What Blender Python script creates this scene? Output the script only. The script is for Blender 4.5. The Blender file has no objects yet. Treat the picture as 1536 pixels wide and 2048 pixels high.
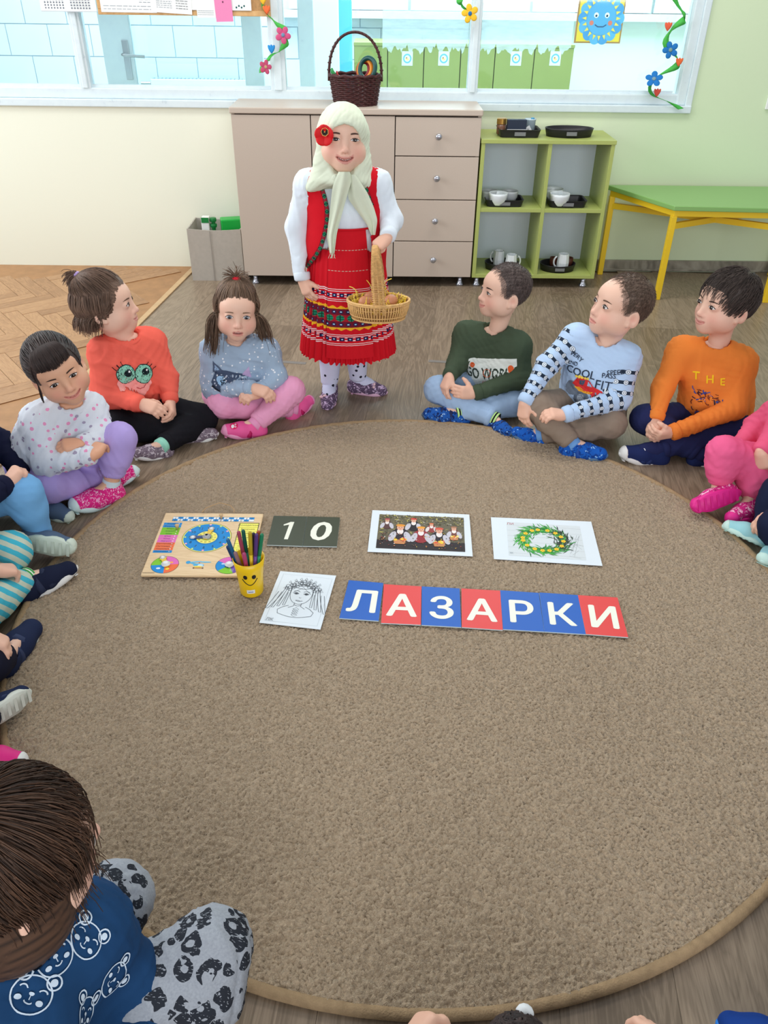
import bpy, bmesh, math, random
import numpy as np
from mathutils import Vector, Matrix
from mathutils.bvhtree import BVHTree
from mathutils.geometry import delaunay_2d_cdt

# ------------------------------------------------------------------ camera
F_PX, PITCH, ROLL, YAW, CAM_H = 1590.0, 0.60045, 0.012937, -0.010, 1.36   # 1536 x 2048 frame
def _axes():
    c, s = math.cos(PITCH), math.sin(PITCH)
    right = np.array([1, 0, 0.]); fwd = np.array([0, c, -s]); up = np.array([0, s, c])
    cr, sr = math.cos(ROLL), math.sin(ROLL)
    r2 = cr*right + sr*up; u2 = -sr*right + cr*up
    cy, sy = math.cos(YAW), math.sin(YAW)
    Z = np.array([[cy, -sy, 0], [sy, cy, 0], [0, 0, 1]])
    return Z@r2, Z@u2, Z@fwd
CR, CU, CW = _axes()
scene = bpy.context.scene
COL = scene.collection
cam = bpy.data.cameras.new('camera'); cam_o = bpy.data.objects.new('camera', cam); COL.objects.link(cam_o)
cam.sensor_fit = 'VERTICAL'; cam.sensor_height = 36.0; cam.lens = 36.0*F_PX/2048.0
cam.clip_start = 0.02; cam.clip_end = 100
M = Matrix.Identity(4)
for i in range(3):
    M[i][0] = CR[i]; M[i][1] = CU[i]; M[i][2] = -CW[i]
M[2][3] = CAM_H
cam_o.matrix_world = M
scene.camera = cam_o

# ------------------------------------------------------------------ light
W = bpy.data.worlds.new('world'); scene.world = W; W.use_nodes = True
bg = W.node_tree.nodes['Background']; bg.inputs[0].default_value = (0.93, 0.97, 1.0, 1); bg.inputs[1].default_value = 0.40
def area(name, loc, rot, sx, sy, power, color):
    l = bpy.data.lights.new(name, 'AREA'); l.shape = 'RECTANGLE'; l.size = sx; l.size_y = sy; l.energy = power; l.color = color
    o = bpy.data.objects.new(name, l); COL.objects.link(o); o.location = loc; o.rotation_euler = rot
    return o
# daylight through the tall window band in the side wall on the left, and ceiling lamps of the room
area('side_window_daylight', (-3.4, 3.0, 1.9), (0, math.radians(-78), 0), 1.6, 3.6, 85, (0.95, 0.98, 1.0))
area('ceiling_lamp_light', (0.3, 3.3, 2.75), (0, 0, 0), 2.6, 0.6, 30, (1.0, 0.97, 0.92))
area('rear_fill_light', (0.9, -2.3, 1.75), (math.radians(84), 0, 0), 4.4, 1.4, 84, (0.97, 0.98, 1.0))  # unseen fill added behind the camera to brighten fronts and shelf compartments
# daylight in the hall behind the glass
area('hall_daylight', (0.3, 5.55, 2.6), (0, 0, 0), 5.2, 1.5, 150, (0.86, 0.95, 1.0))
scene.view_settings.view_transform = 'Standard'
scene.view_settings.look = 'None'
scene.view_settings.exposure = 0.35
scene.view_settings.gamma = 1.0
scene.view_settings.use_curve_mapping = False

# ------------------------------------------------------------------ pixel helpers (a pixel gives a direction only)
def ray(x, y): return ((x-768)/F_PX)*CR - ((y-1024)/F_PX)*CU + CW
def pz(x, y, z=0.0):
    d = ray(x, y); return np.array([0, 0, CAM_H]) + d*((z-CAM_H)/d[2])
def pY(x, y, Y):
    d = ray(x, y); return np.array([0, 0, CAM_H]) + d*(Y/d[1])
def V3(*a): return np.array(a, float)
def nrm(v):
    v = np.asarray(v, float); n = np.linalg.norm(v); return v/n if n > 1e-12 else v

# ------------------------------------------------------------------ colours and materials
def lin(c):
    out = []
    for v in c[:3]:
        v = v/255.0
        out.append(v/12.92 if v <= 0.04045 else ((v+0.055)/1.055)**2.4)
    return (out[0], out[1], out[2], 1.0)
MATS = {}
class NT:
    def __init__(s, m): s.m = m; s.t = m.node_tree; s.n = s.t.nodes; s.l = s.t.links
    def add(s, typ, **kw):
        nd = s.n.new(typ)
        for k, v in kw.items():
            if k.startswith('i_'):
                key = k[2:]; key = int(key) if key.isdigit() else key.replace('_', ' ')
                s.set(nd.inputs[key], v)
            else: setattr(nd, k, v)
        return nd
    def set(s, sock, v):
        if isinstance(v, bpy.types.NodeSocket): s.l.new(v, sock)
        else: sock.default_value = v
    def math(s, op, a, b=None, c=None, clamp=False):
        nd = s.n.new('ShaderNodeMath'); nd.operation = op; nd.use_clamp = clamp
        s.set(nd.inputs[0], a)
        if b is not None: s.set(nd.inputs[1], b)
        if c is not None: s.set(nd.inputs[2], c)
        return nd.outputs[0]
    def mix(s, fac, a, b):
        nd = s.n.new('ShaderNodeMix'); nd.data_type = 'RGBA'
        s.set(nd.inputs[0], fac); s.set(nd.inputs[6], a); s.set(nd.inputs[7], b)
        return nd.outputs[2]
    def ramp(s, fac, stops, interp='LINEAR'):
        nd = s.n.new('ShaderNodeValToRGB'); cr = nd.color_ramp; cr.interpolation = interp
        while len(cr.elements) < len(stops): cr.elements.new(0.5)
        for e, (p, c) in zip(cr.elements, stops): e.position = p; e.color = c
        s.set(nd.inputs[0], fac); return nd.outputs[0]
    def noise(s, vec, scale, detail=2, rough=0.5, dist=0.0):
        nd = s.n.new('ShaderNodeTexNoise'); nd.inputs['Scale'].default_value = scale
        nd.inputs['Detail'].default_value = detail; nd.inputs['Roughness'].default_value = rough
        nd.inputs['Distortion'].default_value = dist
        if vec is not None: s.l.new(vec, nd.inputs['Vector'])
        return nd.outputs[0]
    def mapping(s, vec, scale=(1, 1, 1), loc=(0, 0, 0), rot=(0, 0, 0)):
        nd = s.n.new('ShaderNodeMapping'); nd.inputs['Scale'].default_value = scale
        nd.inputs['Location'].default_value = loc; nd.inputs['Rotation'].default_value = rot
        s.l.new(vec, nd.inputs['Vector']); return nd.outputs[0]
    def objco(s): return s.n.new('ShaderNodeTexCoord').outputs['Object']
    def bump(s, h, strength=0.3, dist=0.01):
        nd = s.n.new('ShaderNodeBump'); nd.inputs['Strength'].default_value = strength
        nd.inputs['Distance'].default_value = dist; s.l.new(h, nd.inputs['Height'])
        s.l.new(nd.outputs[0], s.p.inputs['Normal']); return nd
def mat(name, color=(200, 200, 200), rough=0.6, metal=0.0, spec=0.35, var=0.0, vscale=8, bump=0.0, bscale=200, bdist=0.002, fn=None, alpha=None):
    if name in MATS: return MATS[name]
    m = bpy.data.materials.new(name); m.use_nodes = True
    t = NT(m); p = m.node_tree.nodes['Principled BSDF']; t.p = p
    col = lin(color)
    p.inputs['Base Color'].default_value = col
    p.inputs['Roughness'].default_value = rough; p.inputs['Metallic'].default_value = metal
    p.inputs['Specular IOR Level'].default_value = spec
    if var > 0:
        n = t.noise(t.objco(), vscale, 3)
        a = tuple(min(1, x*(1+var)) for x in col[:3])+(1,); b = tuple(x*(1-var) for x in col[:3])+(1,)
        t.l.new(t.ramp(n, [(0.3, b), (0.7, a)]), p.inputs['Base Color'])
    if bump > 0:
        t.bump(t.noise(t.objco(), bscale, 3), bump, bdist)
    if fn: fn(t, p)
    MATS[name] = m; return m
def colmat(name, rough=0.6, spec=0.3, bump=0.0, bscale=300):
    """colour comes from the point / corner colour attribute (print, thread, skin tone)"""
    def fn(t, p):
        a = t.add('ShaderNodeAttribute', attribute_name='Col')
        t.l.new(a.outputs['Color'], p.inputs['Base Color'])
    return mat(name, rough=rough, spec=spec, fn=fn, bump=bump, bscale=bscale)

# ------------------------------------------------------------------ objects
def fastmesh(name, V, Q, mats, midx=None, col=None, smooth=False, attrs=None, corner=False):
    """V (n,3); Q list of face tuples or (m,4)/(m,3) array"""
    me = bpy.data.meshes.new(name)
    V = np.asarray(V, np.float32)
    if isinstance(Q, np.ndarray):
        m, k = Q.shape
        me.vertices.add(len(V)); me.vertices.foreach_set('co', V.ravel())
        me.loops.add(m*k); me.loops.foreach_set('vertex_index', Q.astype(np.int32).ravel())
        me.polygons.add(m); me.polygons.foreach_set('loop_start', np.arange(0, m*k, k, dtype=np.int32))
        me.update(calc_edges=True)
    else:
        me.from_pydata(V.tolist(), [], [tuple(int(i) for i in f) for f in Q])
    for mm in (mats if isinstance(mats, (list, tuple)) else [mats]): me.materials.append(mm)
    if midx is not None: me.polygons.foreach_set('material_index', np.asarray(midx, np.int32))
    if col is not None:
        ca = me.color_attributes.new('Col', 'FLOAT_COLOR', 'CORNER' if corner else 'POINT')
        C4 = np.ones((len(col), 4), np.float32); C4[:, :3] = np.asarray(col)[:, :3]
        ca.data.foreach_set('color', C4.ravel())
    for k, a in (attrs or {}).items():
        at = me.attributes.new(k, 'FLOAT_VECTOR', 'POINT'); at.data.foreach_set('vector', np.asarray(a, np.float32).ravel())
    me.polygons.foreach_set('use_smooth', np.full(len(me.polygons), smooth))
    me.update()
    return me
def tag(o, label=None, cat=None, group=None, kind=None):
    if label: o['label'] = label
    if cat: o['category'] = cat
    if group: o['group'] = group
    if kind: o['kind'] = kind
    return o
def rootpos(p):
    v = np.zeros(3)
    while p is not None:
        v += np.array(p.location); p = p.parent
    return v
def link(name, me, parent=None, loc=None):
    o = bpy.data.objects.new(name, me); COL.objects.link(o)
    if parent is not None: o.parent = parent
    if loc is not None: o.location = loc
    return o
def obj(name, V, Q, mats, parent=None, bevel=0, origin=None, **kw):
    """world-space vertices; stored relative to the parent's (unrotated) origin"""
    V = np.asarray(V, float)
    if parent is not None:
        base = rootpos(parent); me = fastmesh(name, V-base, Q, mats, **kw); o = link(name, me, parent)
    else:
        if origin is None:
            lo, hi = V.min(0), V.max(0); origin = V3((lo[0]+hi[0])/2, (lo[1]+hi[1])/2, lo[2])
        me = fastmesh(name, V-origin, Q, mats, **kw); o = link(name, me, None, origin)
    if bevel:
        b = o.modifiers.new('bevel', 'BEVEL'); b.width = bevel; b.segments = 2; b.limit_method = 'ANGLE'; b.angle_limit = 0.6
    return o
def empty(name, loc, label=None, cat=None, group=None, kind=None):
    o = bpy.data.objects.new(name, None); COL.objects.link(o); o.location = loc; o.empty_display_size = 0.05
    return tag(o, label, cat, group, kind)
class MB:
    def __init__(s): s.v = []; s.f = []; s.m = []; s.c = []
    def _add(s, vs, fs, m=0):
        b = len(s.v); s.v += [tuple(map(float, v)) for v in vs]
        for f in fs: s.f.append(tuple(b+i for i in f)); s.m.append(m)
        return s
    def box(s, lo, hi, m=0, R=None, c=None):
        x0, y0, z0 = lo; x1, y1, z1 = hi
        vs = np.array([(x0,y0,z0),(x1,y0,z0),(x1,y1,z0),(x0,y1,z0),(x0,y0,z1),(x1,y0,z1),(x1,y1,z1),(x0,y1,z1)], float)
        if R is not None:
            cc = vs.mean(0) if c is None else np.array(c); vs = (vs-cc)@np.array(R).T + cc
        return s._add(vs, [(0,3,2,1),(4,5,6,7),(0,1,5,4),(1,2,6,5),(2,3,7,6),(3,0,4,7)], m)
    def bar(s, a, b, w, h, m=0, up=(0, 0, 1)):
        a, b = np.array(a, float), np.array(b, float); d = nrm(b-a); u = np.array(up, float)
        sx = nrm(np.cross(d, u)); u = np.cross(sx, d)
        vs = [p+sx*i*w/2+u*j*h/2 for p in (a, b) for i, j in ((-1,-1),(1,-1),(1,1),(-1,1))]
        return s._add(vs, [(0,1,2,3),(7,6,5,4),(0,4,5,1),(1,5,6,2),(2,6,7,3),(3,7,4,0)], m)
    def tube(s, pts, r, n=8, m=0, closed=False, flat=1.0, upv=None, cap=True):
        pts = np.asarray(pts, float); k = len(pts); rr = np.broadcast_to(np.asarray(r, float), (k,))
        if closed: T = np.roll(pts, -1, 0)-np.roll(pts, 1, 0)
        else: T = np.gradient(pts, axis=0)
        T /= np.linalg.norm(T, axis=1)[:, None]+1e-12
        a = np.array(upv, float) if upv is not None else (np.array([0, 0, 1.]) if abs(T[0][2]) < 0.9 else np.array([1., 0, 0]))
        vs = []; 
        for i in range(k):
            a = a-T[i]*(a@T[i]); 
            if np.linalg.norm(a) < 1e-6: a = np.cross(T[i], [1, 0.3, 0.1])
            a = nrm(a); b = np.cross(T[i], a)
            for j in range(n):
                t = 2*math.pi*j/n; vs.append(pts[i]+rr[i]*(a*math.cos(t)*flat+b*math.sin(t)))
        fs = []
        for i in range(k if closed else k-1):
            for j in range(n):
                i2 = (i+1) % k; j2 = (j+1) % n
                fs.append((i*n+j, i*n+j2, i2*n+j2, i2*n+j))
        if not closed and cap:
            fs.append(tuple(range(n-1, -1, -1))); fs.append(tuple((k-1)*n+j for j in range(n)))
        return s._add(vs, fs, m)
    def lathe(s, c, prof, n=24, m=0, ax=(1, 1), R=None, top=True, bot=True):
        c = np.array(c, float); vs = []
        for r, z in prof:
            for j in range(n):
                t = 2*math.pi*j/n; p = np.array([r*math.cos(t)*ax[0], r*math.sin(t)*ax[1], z])
                if R is not None: p = np.array(R)@p
                vs.append(c+p)
        fs = []
        for i in range(len(prof)-1):
            for j in range(n): fs.append((i*n+j, i*n+(j+1) % n, (i+1)*n+(j+1) % n, (i+1)*n+j))
        if bot and prof[0][0] > 1e-5: fs.append(tuple(range(n-1, -1, -1)))
        if top and prof[-1][0] > 1e-5: fs.append(tuple((len(prof)-1)*n+j for j in range(n)))
        return s._add(vs, fs, m)
    def ell(s, c, r, n=16, k=10, m=0, R=None):
        prof = [(math.sin(math.pi*i/k), -math.cos(math.pi*i/k)) for i in range(k+1)]
        prof[0] = (1e-4, -1); prof[-1] = (1e-4, 1)
        b = len(s.v); s.lathe((0, 0, 0), prof, n, m)
        for i in range(b, len(s.v)):
            p = np.array(s.v[i])*np.array(r)
            if R is not None: p = np.array(R)@p
            s.v[i] = tuple(p+np.array(c))
        return s
    def prism(s, poly, z0, z1, m=0):
        n = len(poly); vs = [(x, y, z0) for x, y in poly]+[(x, y, z1) for x, y in poly]
        fs = [tuple(range(n-1, -1, -1)), tuple(range(n, 2*n))]+[(i, (i+1) % n, n+(i+1) % n, n+i) for i in range(n)]
        return s._add(vs, fs, m)
    def build(s, name, mats, parent=None, **kw):
        mi = s.m if isinstance(mats, (list, tuple)) else None
        return obj(name, s.v, s.f, mats, parent, midx=mi, **kw)
def rotz(a):
    c, s = math.cos(a), math.sin(a); return np.array([[c, -s, 0], [s, c, 0], [0, 0, 1.]])
def rotx(a):
    c, s = math.cos(a), math.sin(a); return np.array([[1, 0, 0], [0, c, -s], [0, s, c.real]])
def roty(a):
    c, s = math.cos(a), math.sin(a); return np.array([[c, 0, s], [0, 1, 0], [-s, 0, c]])

# ------------------------------------------------------------------ flat print: layered coloured 2-D shapes
_TXT = {}
def text_mesh(txt, bold=0.0, shear=0.0):
    """outline of the lettering, filled by non-zero winding"""
    key = (txt, bold, shear)
    if key in _TXT: return _TXT[key]
    cu = bpy.data.curves.new('lettering', 'FONT'); cu.body = txt; cu.shear = shear; cu.resolution_u = 3; cu.fill_mode = 'NONE'
    o = bpy.data.objects.new('lettering', cu); COL.objects.link(o)
    dg = bpy.context.evaluated_depsgraph_get(); me = bpy.data.meshes.new_from_object(o.evaluated_get(dg))
    V = np.array([v.co[:2] for v in me.vertices]) if len(me.vertices) else np.zeros((0, 2)); E = [tuple(e.vertices) for e in me.edges]
    bpy.data.objects.remove(o); bpy.data.curves.remove(cu); bpy.data.meshes.remove(me)
    if not len(V): _TXT[key] = (V, []); return _TXT[key]
    V = V-(V.min(0)+V.max(0))/2
    nxt = {}
    for i, j in E:                              # loops run through consecutive indices
        lo_, hi_ = min(i, j), max(i, j)
        if hi_-lo_ == 1 and lo_ not in nxt: nxt[lo_] = hi_
        else: nxt[hi_] = lo_
    A = np.array([V[i] for i in nxt]); B = np.array([V[j] for j in nxt.values()])
    rv, re, rf, _, _, _ = delaunay_2d_cdt([Vector(v) for v in V], list(nxt.items()), [], 0, 1e-5)
    R2 = np.array([v[:] for v in rv]); fs = []
    for f in rf:
        c = R2[list(f)].mean(0); up = (A[:, 1] <= c[1]) & (B[:, 1] > c[1]); dn = (A[:, 1] > c[1]) & (B[:, 1] <= c[1])
        cr = (B[:, 0]-A[:, 0])*(c[1]-A[:, 1])-(c[0]-A[:, 0])*(B[:, 1]-A[:, 1])
        if (up & (cr > 0)).sum() != (dn & (cr < 0)).sum(): fs.append(tuple(f))
    _TXT[key] = (R2, fs); return _TXT[key]
class Flat:
    """2-D shapes in metres on a print plane, painted in order"""
    def __init__(s, step=6e-5): s.v = []; s.f = []; s.c = []; s.z = 0.0; s.step = step
    def _add(s, pts, faces, color):
        b = len(s.v); s.z += s.step; c = lin(color)
        s.v += [(float(x), float(y), s.z) for x, y in pts]; s.c += [c]*len(pts)
        s.f += [tuple(b+i for i in f) for f in faces]; return s
    def poly(s, pts, color): return s._add(pts, [tuple(range(len(pts)))], color)
    def rect(s, x0, y0, x1, y1, color, rot=0):
        p = np.array([(x0, y0), (x1, y0), (x1, y1), (x0, y1)], float)
        if rot:
            c = p.mean(0); cs, sn = math.cos(rot), math.sin(rot); p = (p-c)@np.array([[cs, sn], [-sn, cs]])+c
        return s.poly(p, color)
    def disc(s, x, y, rx, color, ry=None, n=20, rot=0, a0=0, a1=2*math.pi):
        ry = rx if ry is None else ry; pts = []
        full = abs(a1-a0) > 6.28
        for i in range(n if full else n+1):
            t = a0+(a1-a0)*i/n; u, v = rx*math.cos(t), ry*math.sin(t)
            pts.append((x+u*math.cos(rot)-v*math.sin(rot), y+u*math.sin(rot)+v*math.cos(rot)))
        if not full: pts.append((x, y))
        return s.poly(pts, color)
    def ring(s, x, y, r0, r1, color, n=24, sy=1.0):
        pts = [(x+r*math.cos(2*math.pi*i/n), y+sy*r*math.sin(2*math.pi*i/n)) for r in (r0, r1) for i in range(n)]
        return s._add(pts, [(i, (i+1) % n, n+(i+1) % n, n+i) for i in range(n)], color)
    def line(s, pts, w, color, closed=False):
        P = np.array(pts, float)
        if closed: P = np.vstack([P, P[:1]])
        T = np.gradient(P, axis=0); T /= np.linalg.norm(T, axis=1)[:, None]+1e-12
        Nn = np.stack([-T[:, 1], T[:, 0]], 1)*w/2; k = len(P)
        return s._add(np.vstack([P+Nn, P-Nn]), [(i, i+1, k+i+1, k+i) for i in range(k-1)], color)
    def text(s, txt, x, y, size, color, bold=0.0, shear=0.0, rot=0, sx=1.0):
        Vt, P = text_mesh(txt, 0.0, shear)
        if not len(Vt): return s
        if bold > 0:
            for dx, dy in ((bold, 0), (-bold, 0), (0, bold*.7), (0, -bold*.7)):
                c, sn = math.cos(rot), math.sin(rot); q = (Vt+np.array([dx, dy]))*size*np.array([sx, 1]); s._add(q@np.array([[c, sn], [-sn, c]])+np.array([x, y]), P, color); s.z -= s.step*.5
        q = Vt*size*np.array([sx, 1]); c, sn = math.cos(rot), math.sin(rot)
        q = q@np.array([[c, sn], [-sn, c]])+np.array([x, y])
        return s._add(q, P, color)
    def build(s, name, O, ex, ey, mat_, parent, lift=0.0004):
        O, ex, ey = np.array(O, float), nrm(ex), np.array(ey, float); ey = nrm(ey-ex*(ex@ey)); n = np.cross(ex, ey)
        A = np.array(s.v); V = O+A[:, :1]*ex+A[:, 1:2]*ey+(A[:, 2:]+lift)*n
        return obj(name, V, s.f, mat_, parent, col=np.array(s.c))
    def project(s, name, O, ex, ey, bvh, mat_, parent, lift=0.0016, seg=0.0048, bvh2=None):
        """drape the print over a garment along the print plane's normal"""
        O, ex, ey = np.array(O, float), nrm(ex), np.array(ey, float); ey = nrm(ey-ex*(ex@ey)); n = np.cross(ex, ey)
        bm = bmesh.new(); cl = bm.verts.layers.float_color.new('Col')
        vs = []
        for p, c in zip(s.v, s.c):
            v = bm.verts.new(p); v[cl] = c; vs.append(v)
        for f in s.f:
            try: bm.faces.new([vs[i] for i in f])
            except ValueError: pass
        bmesh.ops.triangulate(bm, faces=bm.faces[:])
        for _ in range(6):
            ed = [e for e in bm.edges if e.calc_length() > seg]
            if not ed: break
            bmesh.ops.subdivide_edges(bm, edges=ed, cuts=1); bmesh.ops.triangulate(bm, faces=bm.faces[:])
        bm.verts.index_update()
        VV = []; CC = []; ok = []
        for v in bm.verts:
            P = O+v.co[0]*ex+v.co[1]*ey
            h = bvh.ray_cast(Vector(P+n*0.25), Vector(-n))
            if h[0] is not None and bvh2 is not None:
                h2 = bvh2.ray_cast(h[0]+Vector(n*.022), Vector(-n))
                if h2[0] is not None and h2[3] < .05: h = h2
            if h[0] is None: VV.append(P); ok.append(False)
            else:
                hn = np.array(h[1]); hn = hn if hn@n > 0 else -hn
                VV.append(np.array(h[0])+hn*(lift+v.co[2])); ok.append(True)
            CC.append(tuple(v[cl]))
        fs = [tuple(v.index for v in f.verts) for f in bm.faces if all(ok[v.index] for v in f.verts)]
        bm.free()
        VV = np.array(VV)
        fs = [f for f in fs if max(np.linalg.norm(VV[f[i]]-VV[f[i-1]]) for i in range(3)) < seg*4]
        return obj(name, VV, fs, mat_, parent, col=np.array(CC), smooth=True)
rnd = random.Random(7)
# ================================================================== the room
WALL_Y = 4.36
def wood_floor(name, c_lo, c_mid, c_hi, rough, sx, sy):
    def fn(t, p):
        oi = t.add('ShaderNodeObjectInfo'); rn = oi.outputs['Random']
        co = t.objco(); add = t.add('ShaderNodeVectorMath', operation='ADD'); t.l.new(co, add.inputs[0])
        cmb = t.add('ShaderNodeCombineXYZ'); t.l.new(t.math('MULTIPLY', rn, 37.0), cmb.inputs[0]); t.l.new(t.math('MULTIPLY', rn, 91.0), cmb.inputs[1])
        t.l.new(cmb.outputs[0], add.inputs[1])
        v = t.mapping(add.outputs[0], (sx, sy, 1))
        big = t.noise(v, 1.0, 4, 0.55, 2.2)
        wv = t.math('FRACT', t.math('MULTIPLY', big, 7.0))
        ringy = t.math('ABSOLUTE', t.math('SUBTRACT', wv, 0.5))
        fine = t.noise(t.mapping(add.outputs[0], (sx*2.2, sy*9, 1)), 3.0, 4, 0.6)
        f = t.math('ADD', t.math('MULTIPLY', ringy, 0.45), t.math('ADD', t.math('MULTIPLY', fine, 0.65), t.math('MULTIPLY_ADD', rn, 0.22, -0.12)))
        t.l.new(t.ramp(f, [(0.25, lin(c_lo)), (0.5, lin(c_mid)), (0.8, lin(c_hi))]), p.inputs['Base Color'])
        t.bump(fine, 0.08, 0.001)
    return mat(name, rough=rough, spec=0.5, fn=fn)
m_lam = wood_floor('laminate_oak', (112, 97, 80), (140, 123, 104), (160, 143, 122), 0.34, 1.3, 9)
m_parq = wood_floor('parquet_beech', (146, 106, 70), (174, 132, 92), (190, 150, 108), 0.36, 3, 16)
m_sub = mat('subfloor', (100, 84, 66), 0.8)

floor = MB().box((-2.6, -1.2, -0.03), (3.0, WALL_Y, -0.007)).build('floor', m_sub)
tag(floor, 'brown wood-look laminate and parquet floor of the playroom', None, None, 'structure')
# transition strip between parquet and laminate (both ends lie on the floor)
SA, SB = pz(10, 915)[:2], pz(385, 540)[:2]
sd = nrm(SB-SA); s_ang = math.atan2(sd[1], sd[0]); sn = np.array([-sd[1], sd[0]])       # sn points to the parquet side (left)
def side(p): return (np.asarray(p)-SA)@sn
# laminate planks, laid along the strip
PW, PL = 0.19, 1.22
pm = MB().box((0, 0, -0.008), (PL-0.0006, PW-0.0006, 0)); plank_me = fastmesh('plank', pm.v, pm.f, m_lam)
for i in range(0, 24):
    off = (i*0.43) % PL
    for j in range(-5, 4):
        a0 = j*PL+off; b0 = -(i+1)*PW-0.012
        cs = [SA+sd*a+sn*b for a in (a0, a0+PL) for b in (b0, b0+PW)]
        ymin, ymax = min(c[1] for c in cs), max(c[1] for c in cs); xs = [c[0] for c in cs]
        if ymax < 0.1 or ymin > WALL_Y-0.05 or min(xs) > 2.5 or max(xs) < -2: continue
        o = link('plank', plank_me, floor); base = np.array(floor.location)
        L = PL
        if ymax > WALL_Y-0.012:      # cut at the wall
            L = PL-(ymax-(WALL_Y-0.012))/max(sd[1], 0.1)
            if L < 0.08: continue
        o.location = (cs[0][0]-base[0], cs[0][1]-base[1], -base[2]); o.rotation_euler = (0, 0, s_ang); o.scale = (L/PL, 1, 1)
# herringbone parquet blocks
BW, BL = 0.068, 0.34
bmesh_v = MB().box((0, 0, -0.008), (BL-0.0018, BW-0.0018, 0)); blk_me = fastmesh('parquet_block', bmesh_v.v, bmesh_v.f, m_parq)
hang = s_ang+math.radians(45)
nb = int(round(BL/BW)); cnt = 0
ca, sa = math.cos(hang), math.sin(hang); H0 = np.array([-1.6, 3.4])
def hp(u, v): return H0+np.array([u*ca-v*sa, u*sa+v*ca])
for k in range(-14, 15):
    for q in range(-60, 60):
        # classic herringbone lattice
        for kind in (0, 1):
            u = q*BW+k*BL*1.0; v = q*BW-k*BL*1.0
            if kind == 0: cs = [(u, v), (u+BL, v), (u+BL, v+BW), (u, v+BW)]
            else: cs = [(u+BL, v+BW-BL), (u+BL+BW, v+BW-BL), (u+BL+BW, v+BW), (u+BL, v+BW)]
            W_ = [hp(*c) for c in cs]
            if any(side(w) < 0.016 for w in W_) or any(w[1] > WALL_Y-0.004 for w in W_) or any(w[1] < 1.9 for w in W_) or any(w[0] < -2.35 for w in W_): continue
            o = link('parquet_block', blk_me, floor); b = np.array(floor.location)
            w = W_[0] if kind == 0 else W_[1]
            o.location = (w[0]-b[0], w[1]-b[1], -b[2]-0.0004*rnd.random()); o.rotation_euler = (0, 0, hang+(0 if kind == 0 else math.pi/2)); cnt += 1
# infill board under the cut parquet edge
m_pin = mat('parquet_edge', (164, 122, 82), 0.45, var=0.12, vscale=20)
infill = MB().box((-2.6, 1.2, -0.0072), (-0.9, WALL_Y, -0.0035)).build('parquet_edge_fill', m_pin, floor)
m_strip = mat('transition_strip_wood', (196, 164, 122), 0.35, var=0.08, vscale=30)
A3, B3 = np.append(SA-sd*0.9, 0.003), np.append(SB+sd*0.02, 0.003)
MB().bar(A3, B3, 0.028, 0.006).build('transition_strip', m_strip, floor, bevel=0.0015)
# grey tape marks
m_tape = mat('grey_tape', (128, 124, 120), 0.55, var=0.06, vscale=40)
tp = []
for (x0, y0, x1, y1, lab) in ((556, 723, 612, 727, 'strip of grey tape on the floor left of the costumed girl'), (857, 722, 920, 726, 'strip of grey tape on the floor left of the boy in dark green')):
    a, b = pz(x0, y0), pz(x1, y1); o = MB().bar(a+[0, 0, .0006], b+[0, 0, .0006], 0.022, 0.0008).build('floor_tape', m_tape); tag(o, lab, 'tape', 'tape marks on the laminate')

# ---- back wall
def wallfn(t, p):
    co = t.objco(); sx = t.add('ShaderNodeSeparateXYZ'); t.l.new(co, sx.inputs[0])
    n = t.noise(co, 1.7, 2)
    f = t.math('ADD', sx.outputs[0], t.math('MULTIPLY', n, 0.25))
    mr = t.add('ShaderNodeMapRange', i_From_Min=-0.1, i_From_Max=1.9); t.l.new(f, mr.inputs['Value'])
    t.l.new(t.ramp(mr.outputs[0], [(0.0, lin((234, 237, 220))), (0.45, lin((228, 235, 212))), (0.8, lin((212, 229, 194)))]), p.inputs['Base Color'])
    t.bump(t.noise(co, 60, 4), 0.12, 0.004)
m_wall = mat('wall_paint', rough=0.75, spec=0.25, fn=wallfn)
SILL = 0.785
ZTOP = 2.2
WX0, WX1 = -2.8, pY(1390, 110, WALL_Y)[0]     # window opening
w = MB(); w.box((-3.0, WALL_Y, -0.02), (3.2, WALL_Y+0.14, SILL)); w.box((WX1, WALL_Y, SILL), (3.2, WALL_Y+0.14, ZTOP)); w.box((-3.0, WALL_Y, ZTOP), (3.2, WALL_Y+0.14, 2.7)); w.box((-3.0, WALL_Y, SILL), (WX0, WALL_Y+0.14, ZTOP))
wall = w.build('wall_back', m_wall, origin=(0, WALL_Y, 0)); tag(wall, 'cream and pale green painted back wall below and beside the window', None, None, 'structure')
m_base = wood_floor('baseboard_grey', (112, 108, 96), (150, 146, 132), (176, 172, 158), 0.4, 2, 22)
bx0 = pz(1190, 545)[0]
b = MB(); b.box((0.45, WALL_Y-0.014, 0), (3.2, WALL_Y-0.001, 0.058)); b.box((0.45, WALL_Y-0.018, 0), (3.2, WALL_Y-0.001, 0.012))
bb = b.build('baseboard_back', m_base, bevel=0.003); tag(bb, 'grey wood-look skirting board along the back wall', None, None, 'structure')
# small white box on the right wall edge of the picture
m_white = mat('white_plastic', (236, 238, 236), 0.4)
P = pY(1533, 205, WALL_Y); sw = MB().box((P[0]-0.003, WALL_Y-0.012, P[2]-0.03), (P[0]+0.08, WALL_Y-0.0005, P[2]+0.03)).build('socket_plate', m_white, bevel=0.003)
tag(sw, 'white socket plate at the right edge of the green wall', 'socket')

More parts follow.
